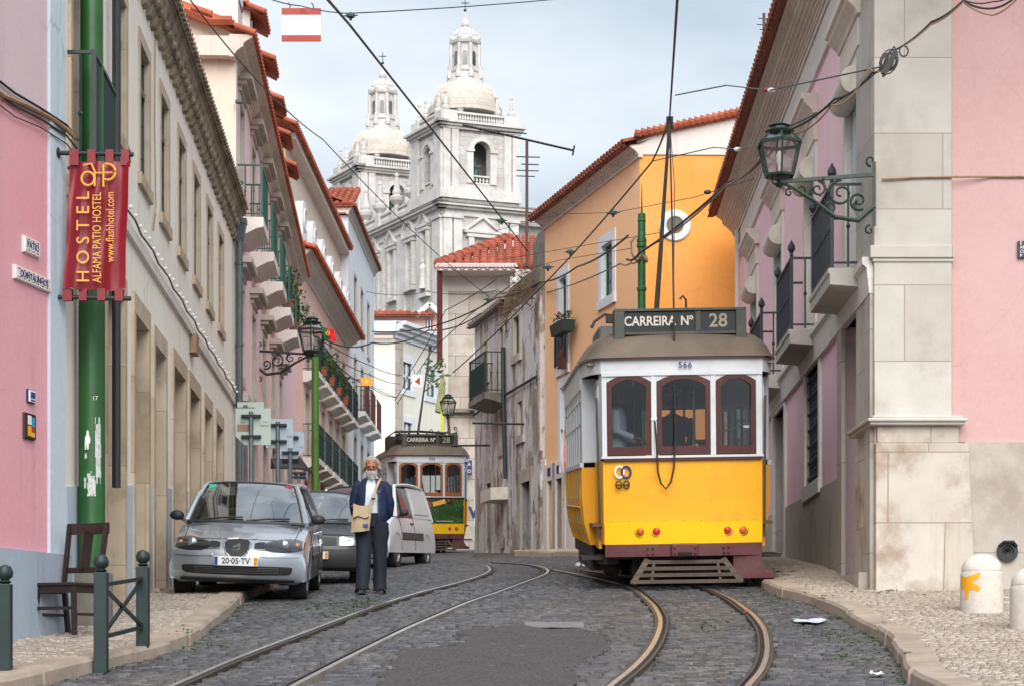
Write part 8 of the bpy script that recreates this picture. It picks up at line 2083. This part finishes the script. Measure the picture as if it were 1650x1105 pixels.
for k in range(15): x_ = -.14+.28*k/14; p = fpj(x_, .58+.04*abs(x_)/.14, .03); q = fpj(x_, .725-.03*abs(x_)/.14, .03); sl_.tube([p, q], .004, 4)
obj('grille_bar', sl_, M['greyplastic'], g1)
rim = MB(); rim.tube([fpj(x_, z_, .026) for x_, z_ in ((-.162,.70),(-.13,.59),(-.065,.53),(0,.52),(.065,.53),(.13,.59),(.162,.70),(.12,.742),(0,.75),(-.12,.742),(-.162,.70))], .009, 6); obj('grille_rim', rim, M['silver'], g1)
em_ = MB(); c_ = fpj(0, .645, .035)
em_.prism([(-.045,.02),(.03,.05),(.045,.05),(.045,.012),(-.01,.012),(-.01,.002),(.045,.002),(.045,-.02),(-.03,-.05),(-.045,-.05),(-.045,-.012),(.01,-.012),(.01,-.002),(-.045,-.002)], c_.y-.006, c_.y+.006); em_.xf(lambda p: Vector((p.x, p.y, p.z+.645))); obj('badge', em_, M['chrome'], g1)
lg = patch('lower_intake', [(-.66, .40, .415), (-.62, .335, .425), (-.4, .325, .43), (0, .32, .43), (.4, .325, .43), (.62, .335, .425), (.66, .40, .415)], M['plastic'], off=.01)
lv = MB()
for z_ in (.345, .365, .385, .405): lv.tube([fpj(-.5+1.0*k/12, z_, .022) for k in range(13)], .005, 4)
obj('intake_bar', lv, M['greyplastic'], lg)
patch('lower_lip', [(-.68, .25, .275), (0, .235, .28), (.68, .25, .275)], M['plastic'], off=.012)
def numplate(par, x, z, s_, w_=.52, h_=.11, y=None, fpj=fpj):
    yy_ = (y if y is not None else fpj(x, z, .03).y)
    p = obj('number_plate', MB().box(x-w_/2, x+w_/2, yy_-.012, yy_, z-h_/2, z+h_/2), M['white'], par, bevel=.004)
    obj('blue_strip', MB().box(x-w_/2+.006, x-w_/2+.045, yy_-.015, yy_-.011, z-h_/2+.006, z+h_/2-.006), M['blue'], p); obj('yellow_strip', MB().box(x+w_/2-.045, x+w_/2-.006, yy_-.015, yy_-.011, z-h_/2+.006, z+h_/2-.006), M['yellow_sign'], p)
    text('lettering', s_, .098, M['black'], p, (x, yy_-.014, z), sx=.92, ext=.001, bold=.0015)
    text('lettering', '02', .034, M['black'], p, (x+w_/2-.025, yy_-.0165, z+.02), ext=.0005); text('lettering', '01', .034, M['black'], p, (x+w_/2-.025, yy_-.0165, z-.022), ext=.0005)
numplate(car1, .0, .485, '20\u00b705\u00b7TV')
st = MB(); p = gh(.86, -.80)+Vector((0,-.012,0)); st.box(p.x-.045, p.x+.045, p.y-.004, p.y, p.z-.06, p.z+.03); obj('windscreen_sticker', st, plain('green_sticker', C(90,190,170), .5), car1)
st = MB(); p = gh(.93, .80)+Vector((0,-.012,0)); st.box(p.x-.05, p.x+.05, p.y-.004, p.y, p.z-.015, p.z+.015); obj('windscreen_sticker', st, M['redsign'], car1)
# dark hatchback behind it
SD = dict(L=3.7, w=.79, sill=.24, wr=.28, wheels=(.68, 3.0), belt=.90, roof=1.37, cw=.73, rw=.57, screen=(1.0, 1.55, 3.1, 3.6), open=(1.1, 3.3), pillars=(2.3,), seams=(1.05, 2.3), handles=(2.15, 2.9), strip=.5, bow=.12, crown=.05,
    prof=[(.10,.20,.72),(.02,.26,.76),(.0,.42,.77),(.03,.56,.78),(.06,.66,.785),(.12,.74,.79),(.3,.78,.79),(.7,.84,.79),(1.05,.90,.79),(1.6,.92,.79),(2.4,.93,.79),(3.2,.94,.785),(3.5,.93,.78),(3.66,.80,.77),(3.7,.5,.77),(3.65,.3,.75)])
fx, fy = (505-CU)/F*29.3, 29.3
fx = (500-CU)/F*29.0
car2, patch2, fpj2, gh2, bvh2 = car('parked_car', 'dark green-grey small car parked behind the silver hatchback', (fx, 29.0, G(fx, 29.0)+.01), R(3), SD, M['darkcar'], ground_pitch(fx, 29), R(.5))
for s in (-1, 1):
    hl = patch2('headlight', [(s*.42, .575, .70), (s*.55, .57, .71), (s*.66, .575, .70)], M['lampclear'], off=.014); patch2('indicator', [(s*.67, .575, .70), (s*.72, .58, .69), (s*.765, .60, .67)], M['amberlens'], off=.014)
patch2('bumper', [(-.76, .26, .52), (-.4, .25, .52), (0, .25, .52), (.4, .25, .52), (.76, .26, .52)], M['plastic'], off=.03, th=.03); patch2('grille', [(-.38, .58, .69), (0, .575, .70), (.38, .58, .69)], M['plastic'], off=.012)
numplate(car2, .0, .43, '91\u00b748\u00b7FH', fpj=lambda a, b, c: Vector((a, -.04, b)))
# white panel van turned across the street
SW = dict(L=4.1, w=.86, sill=.30, wr=.31, wheels=(.82, 3.30), belt=1.0, roof=1.66, cw=.82, rw=.70, screen=(.82, 1.42, 3.72, 4.0), open=(1.0, 3.9), pillars=(1.45,), seams=(1.15, 2.25), handles=(2.05,), strip=.62, striph=.075, bow=.18, crown=.06, panel=2.3, dark=1, rcrown=.05,
    prof=[(.12,.22,.78),(.03,.30,.82),(.0,.48,.84),(.02,.62,.85),(.08,.76,.855),(.2,.86,.86),(.5,.95,.86),(.85,1.03,.86),(1.3,1.06,.86),(2.2,1.07,.86),(3.2,1.07,.86),(3.8,1.07,.855),(4.03,1.04,.85),(4.09,.8,.85),(4.1,.5,.84),(4.05,.34,.83)])
rzv = R(-11)
vx, vy = (556-CU)/F*37.5, 37.5
van, patch3, fpj3, gh3, bvh3 = car('parked_van', 'white panel van with closed side standing askew behind the man', (vx, vy, G(vx, vy)-.03), rzv, SW, M['vanpaint'], .05, R(-3.0), cat='van')
for s in (-1, 1): patch3('headlight', [(s*.5, .66, .82), (s*.65, .66, .84), (s*.80, .68, .80)], M['lampclear'], off=.012)
patch3('bumper', [(-.82, .30, .55), (0, .29, .55), (.82, .30, .55)], M['greyplastic'], off=.03, th=.03); patch3('grille', [(-.4, .70, .80), (0, .69, .81), (.4, .70, .80)], M['plastic'], off=.012)
# ------------------------------------------------------------------ people
def skin_mesh(name, joints, edges, mat, par, sub=2, root_i=0):
    "one continuous surface grown over a jointed skeleton"
    me = bpy.data.meshes.new(name); me.from_pydata([j[:3] for j in joints], edges, []); o = bpy.data.objects.new(name, me); COL.objects.link(o)
    md = o.modifiers.new('skin', 'SKIN'); md.use_smooth_shade = True; md.branch_smoothing = .6
    for i, j in enumerate(joints):
        sv = me.skin_vertices[0].data[i]; r = j[3]; sv.radius = (r, r) if not isinstance(r, tuple) else r; sv.use_root = (i == root_i)
    sb = o.modifiers.new('subdivision', 'SUBSURF'); sb.levels = sub; sb.render_levels = sub
    dg = bpy.context.evaluated_depsgraph_get(); dg.update(); m2 = bpy.data.meshes.new_from_object(o.evaluated_get(dg)); bpy.data.objects.remove(o)
    m2.materials.clear(); m2.materials.append(mat); m2.polygons.foreach_set('use_smooth', [True]*len(m2.polygons)); m2.name = name
    r_ = bpy.data.objects.new(name, m2); COL.objects.link(r_); r_.parent = par; return r_
M['jacket'] = plain('navy_zip_jacket', C(20,36,70), .75, var=.22, nscale=5, bs=.35)
M['trousers'] = plain('dark_navy_trousers', C(24,30,44), .85, var=.25, nscale=6, bs=.4)
M['shirt'] = plain('pale_blue_shirt', C(206,214,224), .8, var=.1, nscale=8, bs=.3)
M['bagcloth'] = plain('tan_canvas_bag', C(176,156,128), .9, var=.15, nscale=8, bs=.4)
M['shoe'] = plain('black_leather_shoe', (.018,.018,.02,1), .4, var=.2)
M['beard'] = plain('white_beard', C(182,178,172), .8, var=.4, nscale=40, bs=.8)
def ellipse_loft(mb, rings, n=24):
    "rings: (cx, cy, z, rx, ry) closed loft"
    vs = []
    for (cx, cy, z, rx, ry, *e) in rings:
        p = e[0] if e else 1.0
        for k in range(n):
            a = 2*math.pi*k/n; c_, s_ = math.cos(a), math.sin(a)
            vs.append((cx+rx*math.copysign(abs(c_)**p, c_), cy+ry*math.copysign(abs(s_)**p, s_), z))
    m = len(rings)
    return mb.add(vs, [(i*n+k, i*n+(k+1) % n, (i+1)*n+(k+1) % n, (i+1)*n+k) for i in range(m-1) for k in range(n)] + [tuple(range(n-1, -1, -1)), tuple(range((m-1)*n, m*n))])
def wrinkle(mb, amp=.006, s=14, seed=0, stretch=(1, 1, .5)):
    mb.v = [tuple(Vector(p)+mn.noise_vector(Vector((p[0]*s*stretch[0], p[1]*s*stretch[1], p[2]*s*stretch[2]+seed)))*amp) for p in mb.v]; return mb
def head(par, c, tilt=0.0, hair='hair', beard=True, s=1.0):
    "head with brow, nose, eyes, ears; c = centre of the skull, looks towards -y"
    cx, cy, cz = c
    m = MB()
    def hf(a, b):
        th = a*2*math.pi; ph = b*math.pi; x = math.sin(ph)*math.cos(th); y = math.sin(ph)*math.sin(th); z = -math.cos(ph)
        X, Y, Z = x*.076, y*.098, z*.118
        if z < 0: k = 1-.34*(-z)**1.4; X *= k; Y = Y*(1-.14*(-z)) - .012*(-z)
        if y < 0:
            f_ = -y; n_ = math.exp(-((X/.016)**2)-((Z+.012)/.030)**2); Y -= .030*n_*f_                    # nose
            Y -= .008*math.exp(-((Z-.026)/.012)**2)*f_; Y += .010*math.exp(-(((abs(X)-.032)/.016)**2)-((Z-.006)/.014)**2)*f_
            Y -= .006*math.exp(-((X/.03)**2)-((Z+.062)/.012)**2)*f_; Y -= .006*math.exp(-((X/.03)**2)-((Z+.095)/.02)**2)*f_
        return Vector((X, Y, Z))
    m.grid(hf, 48, 40)
    Rt = Matrix.Rotation(tilt, 3, 'X'); place = lambda p: Rt @ (p*s)+Vector(c)
    m.xf(place); hd = m
    e = MB()
    for sx in (-1, 1): e.ball(tuple(place(Vector((sx*.031, -.086, .005)))), .011, .008, .007, 10, 6)
    er = MB()
    for sx in (-1, 1): er.ball(tuple(place(Vector((sx*.077, .005, -.005)))), .012, .022, .034, 10, 8)
    return hd, e, er, place
def hands(par, specs, mat):
    for (w_, fwd, side_, up_) in specs:
        w_, fwd, side_, up_ = Vector(w_), Vector(fwd).normalized(), Vector(side_).normalized(), Vector(up_).normalized()
        J = [(w_.x, w_.y, w_.z, .026)]; E = []; p = w_+fwd*.045; J.append((p.x, p.y, p.z, (.038, .018))); E.append((0, 1)); p = w_+fwd*.085; J.append((p.x, p.y, p.z, (.040, .016))); E.append((1, 2))
        o = skin_mesh('hand', J, E, mat, par, 2)
        for k, (off, ln) in enumerate(((-.030, .068), (-.010, .078), (.011, .073), (.030, .058))):
            b = w_+fwd*.085+side_*off; m1 = b+fwd*ln*.45-up_*.012; m2 = m1+fwd*ln*.28-up_*.026; m3 = m2+fwd*ln*.1-up_*.024
            fo = skin_mesh('finger', [(b.x,b.y,b.z,.0095),(m1.x,m1.y,m1.z,.009),(m2.x,m2.y,m2.z,.008),(m3.x,m3.y,m3.z,.0065)], [(0,1),(1,2),(2,3)], mat, o, 1)
        b = w_+fwd*.03-side_*.03; m1 = b+fwd*.03-side_*.028-up_*.01; m2 = m1+fwd*.028-side_*.008-up_*.015
        skin_mesh('thumb', [(b.x,b.y,b.z,.012),(m1.x,m1.y,m1.z,.010),(m2.x,m2.y,m2.z,.008)], [(0,1),(1,2)], mat, o, 1)
# the walking man, hands behind his back, head bowed
mx, my = (599-CU)/F*25.4, 25.4
ps = thing('person', 'white-haired bearded man in a navy jacket walking with a tan shoulder bag', 'person', (mx, my, G(mx, my-.1)+.0), R(2))
# body: one continuous skin surface, with legs mid-stride
Jn = [(0,.02,.96,.13),(0,.02,1.10,.13),(0,.01,1.28,.15),(0,.0,1.42,.11),(0,-.015,1.50,.055),(0,-.035,1.56,.05),
      (.14,.01,1.40,.058),(.205,.06,1.18,.046),(.17,.17,.98,.034),(.05,.20,.93,.028),
      (-.14,.01,1.40,.058),(-.205,.06,1.18,.046),(-.17,.17,.98,.034),(-.04,.21,.95,.028),
      (.09,.02,.88,.09),(.095,.05,.50,.052),(.095,.06,.12,.04),(.095,-.0,.05,.035),
      (-.09,.02,.88,.09),(-.10,-.04,.50,.052),(-.10,-.05,.12,.04),(-.10,-.12,.05,.035)]
Ed = [(0,1),(1,2),(2,3),(3,4),(4,5),(3,6),(6,7),(7,8),(8,9),(3,10),(10,11),(11,12),(12,13),(0,14),(14,15),(15,16),(16,17),(0,18),(18,19),(19,20),(20,21)]
body = skin_mesh('body', Jn, Ed, M['skin'], ps, 2)
hd, ey, er, place = head(ps, (0, -.055, 1.635), R(16))
# join the head into the body mesh so the figure stays one surface object
def join_into(o, mbs):
    bm = bmesh.new(); bm.from_mesh(o.data)
    for q in mbs:
        vs = [bm.verts.new(v) for v in q.v]
        for f_ in q.f:
            try: bm.faces.new([vs[i] for i in f_]).smooth = True
            except Exception: pass
    bmesh.ops.recalc_face_normals(bm, faces=bm.faces); bm.to_mesh(o.data); bm.free()
join_into(body, [hd, er])
eb = MB()
for sx in (-1, 1):
    eb.tube([place(Vector((sx*.016, -.098, .022))), place(Vector((sx*.032, -.100, .028))), place(Vector((sx*.048, -.088, .022)))], .0055, 6)
obj('eyebrows', eb, M['beard'], ps); 
el = MB()
for sx in (-1, 1): el.tube([place(Vector((sx*.019, -.093, .004))), place(Vector((sx*.032, -.096, .0))), place(Vector((sx*.045, -.086, .004)))], .003, 6)
obj('eyes', el, M['black'], ps)
# hair: lumpy cap plus strands
rr = random.Random(6); hm = MB()
for i in range(1300):
    th = rr.uniform(0, 2*math.pi); ph = rr.uniform(.0, 1.0); up_ = rr.uniform(-.35, 1.0)
    d = Vector((math.cos(th)*math.sqrt(max(0, 1-up_*up_)), math.sin(th)*math.sqrt(max(0, 1-up_*up_)), up_))
    if d.y < -.12 and d.z < .80: continue
    if d.z < -.1 and d.y < .1: continue
    b = Vector((d.x*.080, d.y*.102, d.z*.122)); tg = Vector((d.x*.45+rr.uniform(-.15,.15), d.y*.45+.3, -.75+rr.uniform(-.2,.2))); l = rr.uniform(.05, .11)
    p0, p1, p2 = place(b), place(b+d*.016+tg*l*.5), place(b+d*.010+tg*l)
    hm.tube([p0, p1, p2], [.006, .006, .002], 4)
obj('hair', hm, M['hair'], ps, smooth=True)
bm_ = MB()
for i in range(1100):
    th = rr.uniform(-1.15, 1.15); zz_ = rr.uniform(-.125, -.034)
    if abs(th) < .35 and zz_ > -.042: continue
    if abs(th) < .34 and -.074 < zz_ < -.060: continue
    if abs(th) < .95 and zz_ > -.05 and abs(th) > .35: continue
    if abs(th) > .95 and zz_ > -.05 and rr.random() < .5: continue
    k = 1-.34*(min(1, -zz_/.118))**1.4; b = Vector((math.sin(th)*.076*k, -math.cos(th)*.094*(1-.14*(-zz_/.118))-.010, zz_)); dn = Vector((b.x*4+rr.uniform(-.2,.2), -.35, -.9)); l = rr.uniform(.018, .05)
    bm_.tube([place(b), place(b+dn*l*.5+Vector((0,-.006,0))), place(b+dn*l)], [.005, .0045, .0015], 4)
obj('beard', bm_, M['beard'], ps, smooth=True)
# trousers
tr = MB()
ellipse_loft(tr, [(0,.02,.86,.165,.115,.9),(0,.02,.92,.185,.13,.85),(0,.02,1.02,.185,.13,.85),(0,.02,1.09,.175,.12,.85)], 28)
obj_t = MB()
for s, kx, ky, ax, ay in ((1, .10, .06, .10, .10), (-1, -.10, -.07, -.115, -.12)):
    ellipse_loft(tr, [(s*.09,.02,.92,.12,.14),(s*.098,.03,.78,.122,.13),(kx,ky*.6+.01,.62,.100,.11),(kx,ky,.48,.092,.10),(kx,(ky+ay)/2,.32,.086,.098),(ax,ay,.17,.084,.10),(ax,ay-.01,.10,.088,.11),(ax,ay-.02,.055,.084,.11)], 24)
wrinkle(tr, .016, 13, 3, (1.2, 1.2, 1.3)); obj('trousers', tr, M['trousers'], ps, smooth=True, mods=None)
# shoes
for s, ax, ay, rz_ in ((1, .10, .09, .0), (-1, -.12, -.13, -.0)):
    sh = MB()
    sh.grid(lambda a, b: Vector((ax+s*.03*a+.056*(.75+.45*math.sin(a*2.6))*math.cos(b*math.pi), ay+.06-.31*a, .008+.085*(1-a*.4)*math.sin(b*math.pi)**.7)), 14, 12); sh.box(ax-.045, ax+.05, ay-.22, ay+.06, .0, .02)
    obj('shoe', sh, M['shoe'], ps, smooth=True)
# shirt front and jacket
sh = MB(); ellipse_loft(sh, [(0,.0,1.03,.165,.125,.85),(0,-.005,1.15,.165,.132,.85),(0,-.01,1.28,.160,.130,.85),(0,-.005,1.38,.150,.105,.9),(0,.0,1.44,.11,.08),(0,-.015,1.49,.062,.065),(0,-.02,1.515,.058,.062)], 28)
wrinkle(sh, .006, 18, 1); obj('shirt', sh, M['shirt'], ps, smooth=True)
cl = MB()
for s in (-1, 1): cl.add([(0+s*.004,-.095,1.44),(s*.065,-.085,1.40),(s*.085,-.05,1.475),(s*.06,-.055,1.52),(s*.02,-.082,1.495)], [(0,1,2,3,4)])
obj('shirt_collar', cl, M['shirt'], ps, solid=.006)
jk = MB(); n = 40
rings = [(0,.015,.91,.178,.145,.85),(0,.015,.935,.190,.155,.85),(0,.012,1.0,.198,.162,.85),(0,.01,1.1,.195,.162,.85),(0,.0,1.2,.190,.158,.85),(0,-.005,1.3,.185,.150,.85),(0,.0,1.38,.175,.128,.9),(0,.0,1.43,.145,.105,.95),(0,-.0,1.465,.110,.085),(0,.0,1.49,.080,.075),(0,-.0,1.51,.078,.073)]
def jf(a, b):
    q = b*(len(rings)-1); i = min(int(q), len(rings)-2); f_ = q-i; r0, r1 = rings[i], rings[i+1]; cx, cy, z, rx, ry, = [r0[k]+(r1[k]-r0[k])*f_ for k in range(5)]
    gap = R(26-8*b+ (10 if b < .06 else 0)); an = -math.pi/2+gap+(2*math.pi-2*gap*1.0)*a-0
    c_, s_ = math.cos(an), math.sin(an); p = .86
    return Vector((cx+rx*math.copysign(abs(c_)**p, c_), cy+ry*math.copysign(abs(s_)**p, s_), z))
jk.grid(jf, 44, 30); wrinkle(jk, .017, 11, 7, (1, 1, 1)); jo = obj('jacket', jk, M['jacket'], ps, smooth=True, solid=.012)
for s in (1, -1):
    sm = MB(); pts = [(s*.125,.005,1.42,.062),(s*.17,.01,1.365,.075),(s*.205,.03,1.25,.070),(s*.222,.06,1.15,.066),(s*.212,.12,1.05,.060),(s*.16,.165,.985,.052),(s*.10,.19,.955,.048)]
    P_ = catm(pts, 4); sm.tube([Vector(p[:3]) for p in P_], [float(p[3]) for p in P_], 18); wrinkle(sm, .011, 15, 5+s, (1, 1, 1)); obj('jacket_sleeve', sm, M['jacket'], jo, smooth=True)
zp_ = MB(); zp_.tube([jf(0, b/10)+Vector((0,-.008,0)) for b in range(10)], .006, 5); obj('zip', zp_, M['redsign'] if False else M['greyplastic'], jo)
lgm = MB(); lgm.tube([(.10+.016*math.cos(a*1.0), -.148-.0, 1.30+.012*math.sin(a*2)) for a in [k*.6 for k in range(11)]], .0035, 5); obj('chest_logo', lgm, plain('violet_thread', C(110,120,190), .7), jo)
hands(ps, [((.10,.205,.945), (-.7,.05,-.35), (0,.1,1), (0,1,0)), ((-.08,.235,.94), (.75,.05,-.4), (0,.1,1), (0,1,0))], M['skin'])
# shoulder bag hangs from the man's left shoulder to his right hip
bg_ = thing('shoulder_bag', 'tan canvas shoulder bag hanging across the walking man', 'bag', ps.location.copy(), R(2))
BD = .075
b = MB(); b.grid(lambda a, c_: Vector((-.245+.235*a+.02*c_-.015*(1-c_), -.205-.045*math.sin(a*math.pi)*math.sin(min(1, (1-c_)*1.4)*math.pi*.5)-.01*a, .845-BD+.30*c_-.035*math.sin(a*math.pi)*(c_)+.03*a*(1-c_)+BD*c_*c_)), 14, 14); b.grid(lambda a, c_: Vector((-.245+.235*a+.02*c_-.015*(1-c_), -.175+.01*math.sin(a*3), .845-BD+.30*c_-.035*math.sin(a*math.pi)*c_+.03*a*(1-c_)+BD*c_*c_)), 14, 14)
wrinkle(b, .006, 14, 2); obj('pouch', b, M['bagcloth'], bg_, smooth=True, solid=.012)
obj('flap', MB().grid(lambda a, c_: Vector((-.225+.20*a, -.258-.006*math.sin(a*3)+.02*c_, .95+.03*a+.02*math.sin(a*6)+.14*c_)), 12, 5), M['bagcloth'], bg_, smooth=True, solid=.006)
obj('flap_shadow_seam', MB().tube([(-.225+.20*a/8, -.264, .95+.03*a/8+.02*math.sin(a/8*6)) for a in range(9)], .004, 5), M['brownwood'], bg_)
obj('label_patch', MB().box(-.10, -.035, -.262, -.252, .84, .88), M['blue'], bg_)
stp = MB(); sp_ = [(-.02,-.215,1.12),(.02,-.205,1.22),(.055,-.180,1.32),(.085,-.145,1.40),(.105,-.08,1.455),(.10,.0,1.48),(.06,.09,1.45),(-.05,.17,1.3),(-.15,.185,1.18),(-.22,.10,1.12),(-.235,-.10,1.10),(-.23,-.19,1.12)]
P_ = catm(sp_, 5)
stp.add([Vector(p)+Vector(((1 if q else -1)*.020, 0, (1 if q else -1)*.006)) for p in P_ for q in (0, 1)], [(2*i, 2*i+1, 2*i+3, 2*i+2) for i in range(len(P_)-1)]); obj('strap', stp, M['bagcloth'], bg_, solid=.006)
obj('buckle', MB().box(.005, .055, -.225, -.20, 1.19, 1.215), M['iron'], bg_)
# ---- passengers
def passenger(T, loc, label, face=0.0, shirt='shirt', sit=False, dark=False, hairm='black'):
    mw = Matrix.Translation(T.location) @ T.rotation_euler.to_matrix().to_4x4(); w0 = mw @ Vector(loc)
    p = thing('person', label, 'person', w0, face)
    J = [(0,0,.92,.13),(0,0,1.15,.13),(0,0,1.36,.13),(0,-.0,1.47,.05),(0,-.02,1.53,.045),(.19,0,1.40,.055),(.25,-.02,1.14,.045),(.20,-.24,1.05,.035),(-.19,0,1.40,.055),(-.25,-.02,1.14,.045),(-.18,-.26,1.06,.035),(.09,0,.85,.09),(.09,0,.48,.06),(.09,0,.08,.045),(-.09,0,.85,.09),(-.09,0,.48,.06),(-.09,0,.08,.045)]
    if sit: J = [(x, y, z-.42, r) if i < 11 else (x, y, z, r) for i, (x, y, z, r) in enumerate(J)]; J[11] = (.09,0,.46,.085); J[12] = (.10,-.42,.46,.06); J[13] = (.10,-.44,.08,.045); J[14] = (-.09,0,.46,.085); J[15] = (-.10,-.42,.46,.06); J[16] = (-.10,-.44,.08,.045)
    E = [(0,1),(1,2),(2,3),(3,4),(2,5),(5,6),(6,7),(2,8),(8,9),(9,10),(0,11),(11,12),(12,13),(0,14),(14,15),(15,16)]
    b = skin_mesh('body', J, E, M['skin'], p, 2); zc_ = J[4][2]+.085; hd, ey, er, pl_ = head(p, (0, -.03, zc_), R(4)); join_into(b, [hd, er])
    h = MB(); h.grid(lambda a, c_: pl_(Vector((.083*math.sin(c_*math.pi*.62)*math.cos(a*2*math.pi), .012+.104*math.sin(c_*math.pi*.62)*math.sin(a*2*math.pi), .126*math.cos(c_*math.pi*.62) + (.05*max(0, -math.sin(a*2*math.pi))*c_)))), 20, 10); obj('hair', h, M[hairm], p, smooth=True)
    dz = -.42 if sit else 0
    s_ = MB(); ellipse_loft(s_, [(0,0,.90+dz,.17,.12),(0,0,1.15+dz,.175,.13),(0,0,1.34+dz,.185,.12),(0,0,1.43+dz,.13,.09),(0,0,1.475+dz,.06,.06)], 20)
    for s in (1, -1): q = [Vector(J[i][:3]) for i in ((5,6,7) if s > 0 else (8,9,10))]; s_.tube([q[0], q[1], q[1].lerp(q[2], .85)], [.075, .06, .048], 12)
    wrinkle(s_, .006, 14, 4); obj('shirt', s_, M[shirt], p, smooth=True)
    for s in (1, -1):
        w_ = Vector(J[7 if s > 0 else 10][:3]); hands(p, [((w_.x, w_.y, w_.z), (0,-1,-.1), (1,0,0), (0,0,1))], M['skin'])
    tq = MB(); 
    for s in (11, 14): tq.tube([Vector(J[0][:3])*.5+Vector(J[s][:3])*.5, Vector(J[s][:3]), Vector(J[s+1][:3]), Vector(J[s+2][:3])], [.11, .11, .08, .07], 12)
    obj('trousers', tq, M['trousers'], p, smooth=True); return p
M['passenger_dark'] = plain('dark_coat', C(36,36,40), .8, var=.2)
passenger(T1, (-.80, .62, .82), 'dark-haired man in a pale jacket standing at the left window of the front tram', R(80), 'shirt')
passenger(T1, (.02, 1.8, .78), 'dark silhouette of a passenger in the middle window of the front tram', R(170), 'passenger_dark', False)
passenger(T2, (-.45, .8, .80), 'driver in a pale shirt behind the left window of the rear tram', R(20), 'shirt')
# ------------------------------------------------------------------ balcony plants
def potplant(frm, s, off, z, h, label, seed, sp=.22, col='leaf'):
    t = thing('potted_plant', label, 'plant', frm.w(s, off, z), frm.rot, 'potted plants on the left balconies'); obj('pot', MB().lathe([(.10,0),(.14,.22),(.155,.23),(.155,.26),(.12,.26)], (0,0,0), 12), M['pot'], t)
    rr = random.Random(seed); lv = MB()
    for i in range(150):
        p = Vector((rr.gauss(0, sp), rr.gauss(0, sp*.7), .3+rr.random()*h)); q = Vector((rr.uniform(-1,1), rr.uniform(-1,1), rr.uniform(-.4,1))).normalized()*.11; n_ = q.cross(Vector((rr.random(), rr.random(), 1))).normalized()*.035; lv.add([p-n_, p+n_, p+q], [(0,1,2)])
    obj('leaves', lv, M[col], t); st = MB()
    for i in range(4): st.tube([(0,0,.2), (rr.gauss(0,sp*.5), rr.gauss(0,sp*.4), .3+h*.8)], .012, 4)
    obj('stem', st, M['brownwood'], t)
for i, (k, dz, h, l) in enumerate(((4, 0, 1.0, 'tall leafy plant on the farthest balcony of the pink row house'), (4, 0, .5, 'small potted plant beside the tall one on the pink row balcony'), (3, 0, .7, 'leafy pot plant on the fourth balcony of the pink row house'))):
    potplant(f_row, row_bal[k]+(-.3 if i != 1 else .4), .4, row_zb, h, l, i)
for i, (k, l) in enumerate(((0, 'potted plant on the nearest upper balcony of the salmon house'), (1, 'potted plant on the second upper balcony of the salmon house'), (2, 'yellow-green plant on the third upper balcony of the salmon house'), (3, 'potted plant on the fourth upper balcony of the salmon house'))):
    potplant(f_sal, sal_bal[k]+.2, .5, sal_zA, .4+.1*i, l, 10+i, .2)
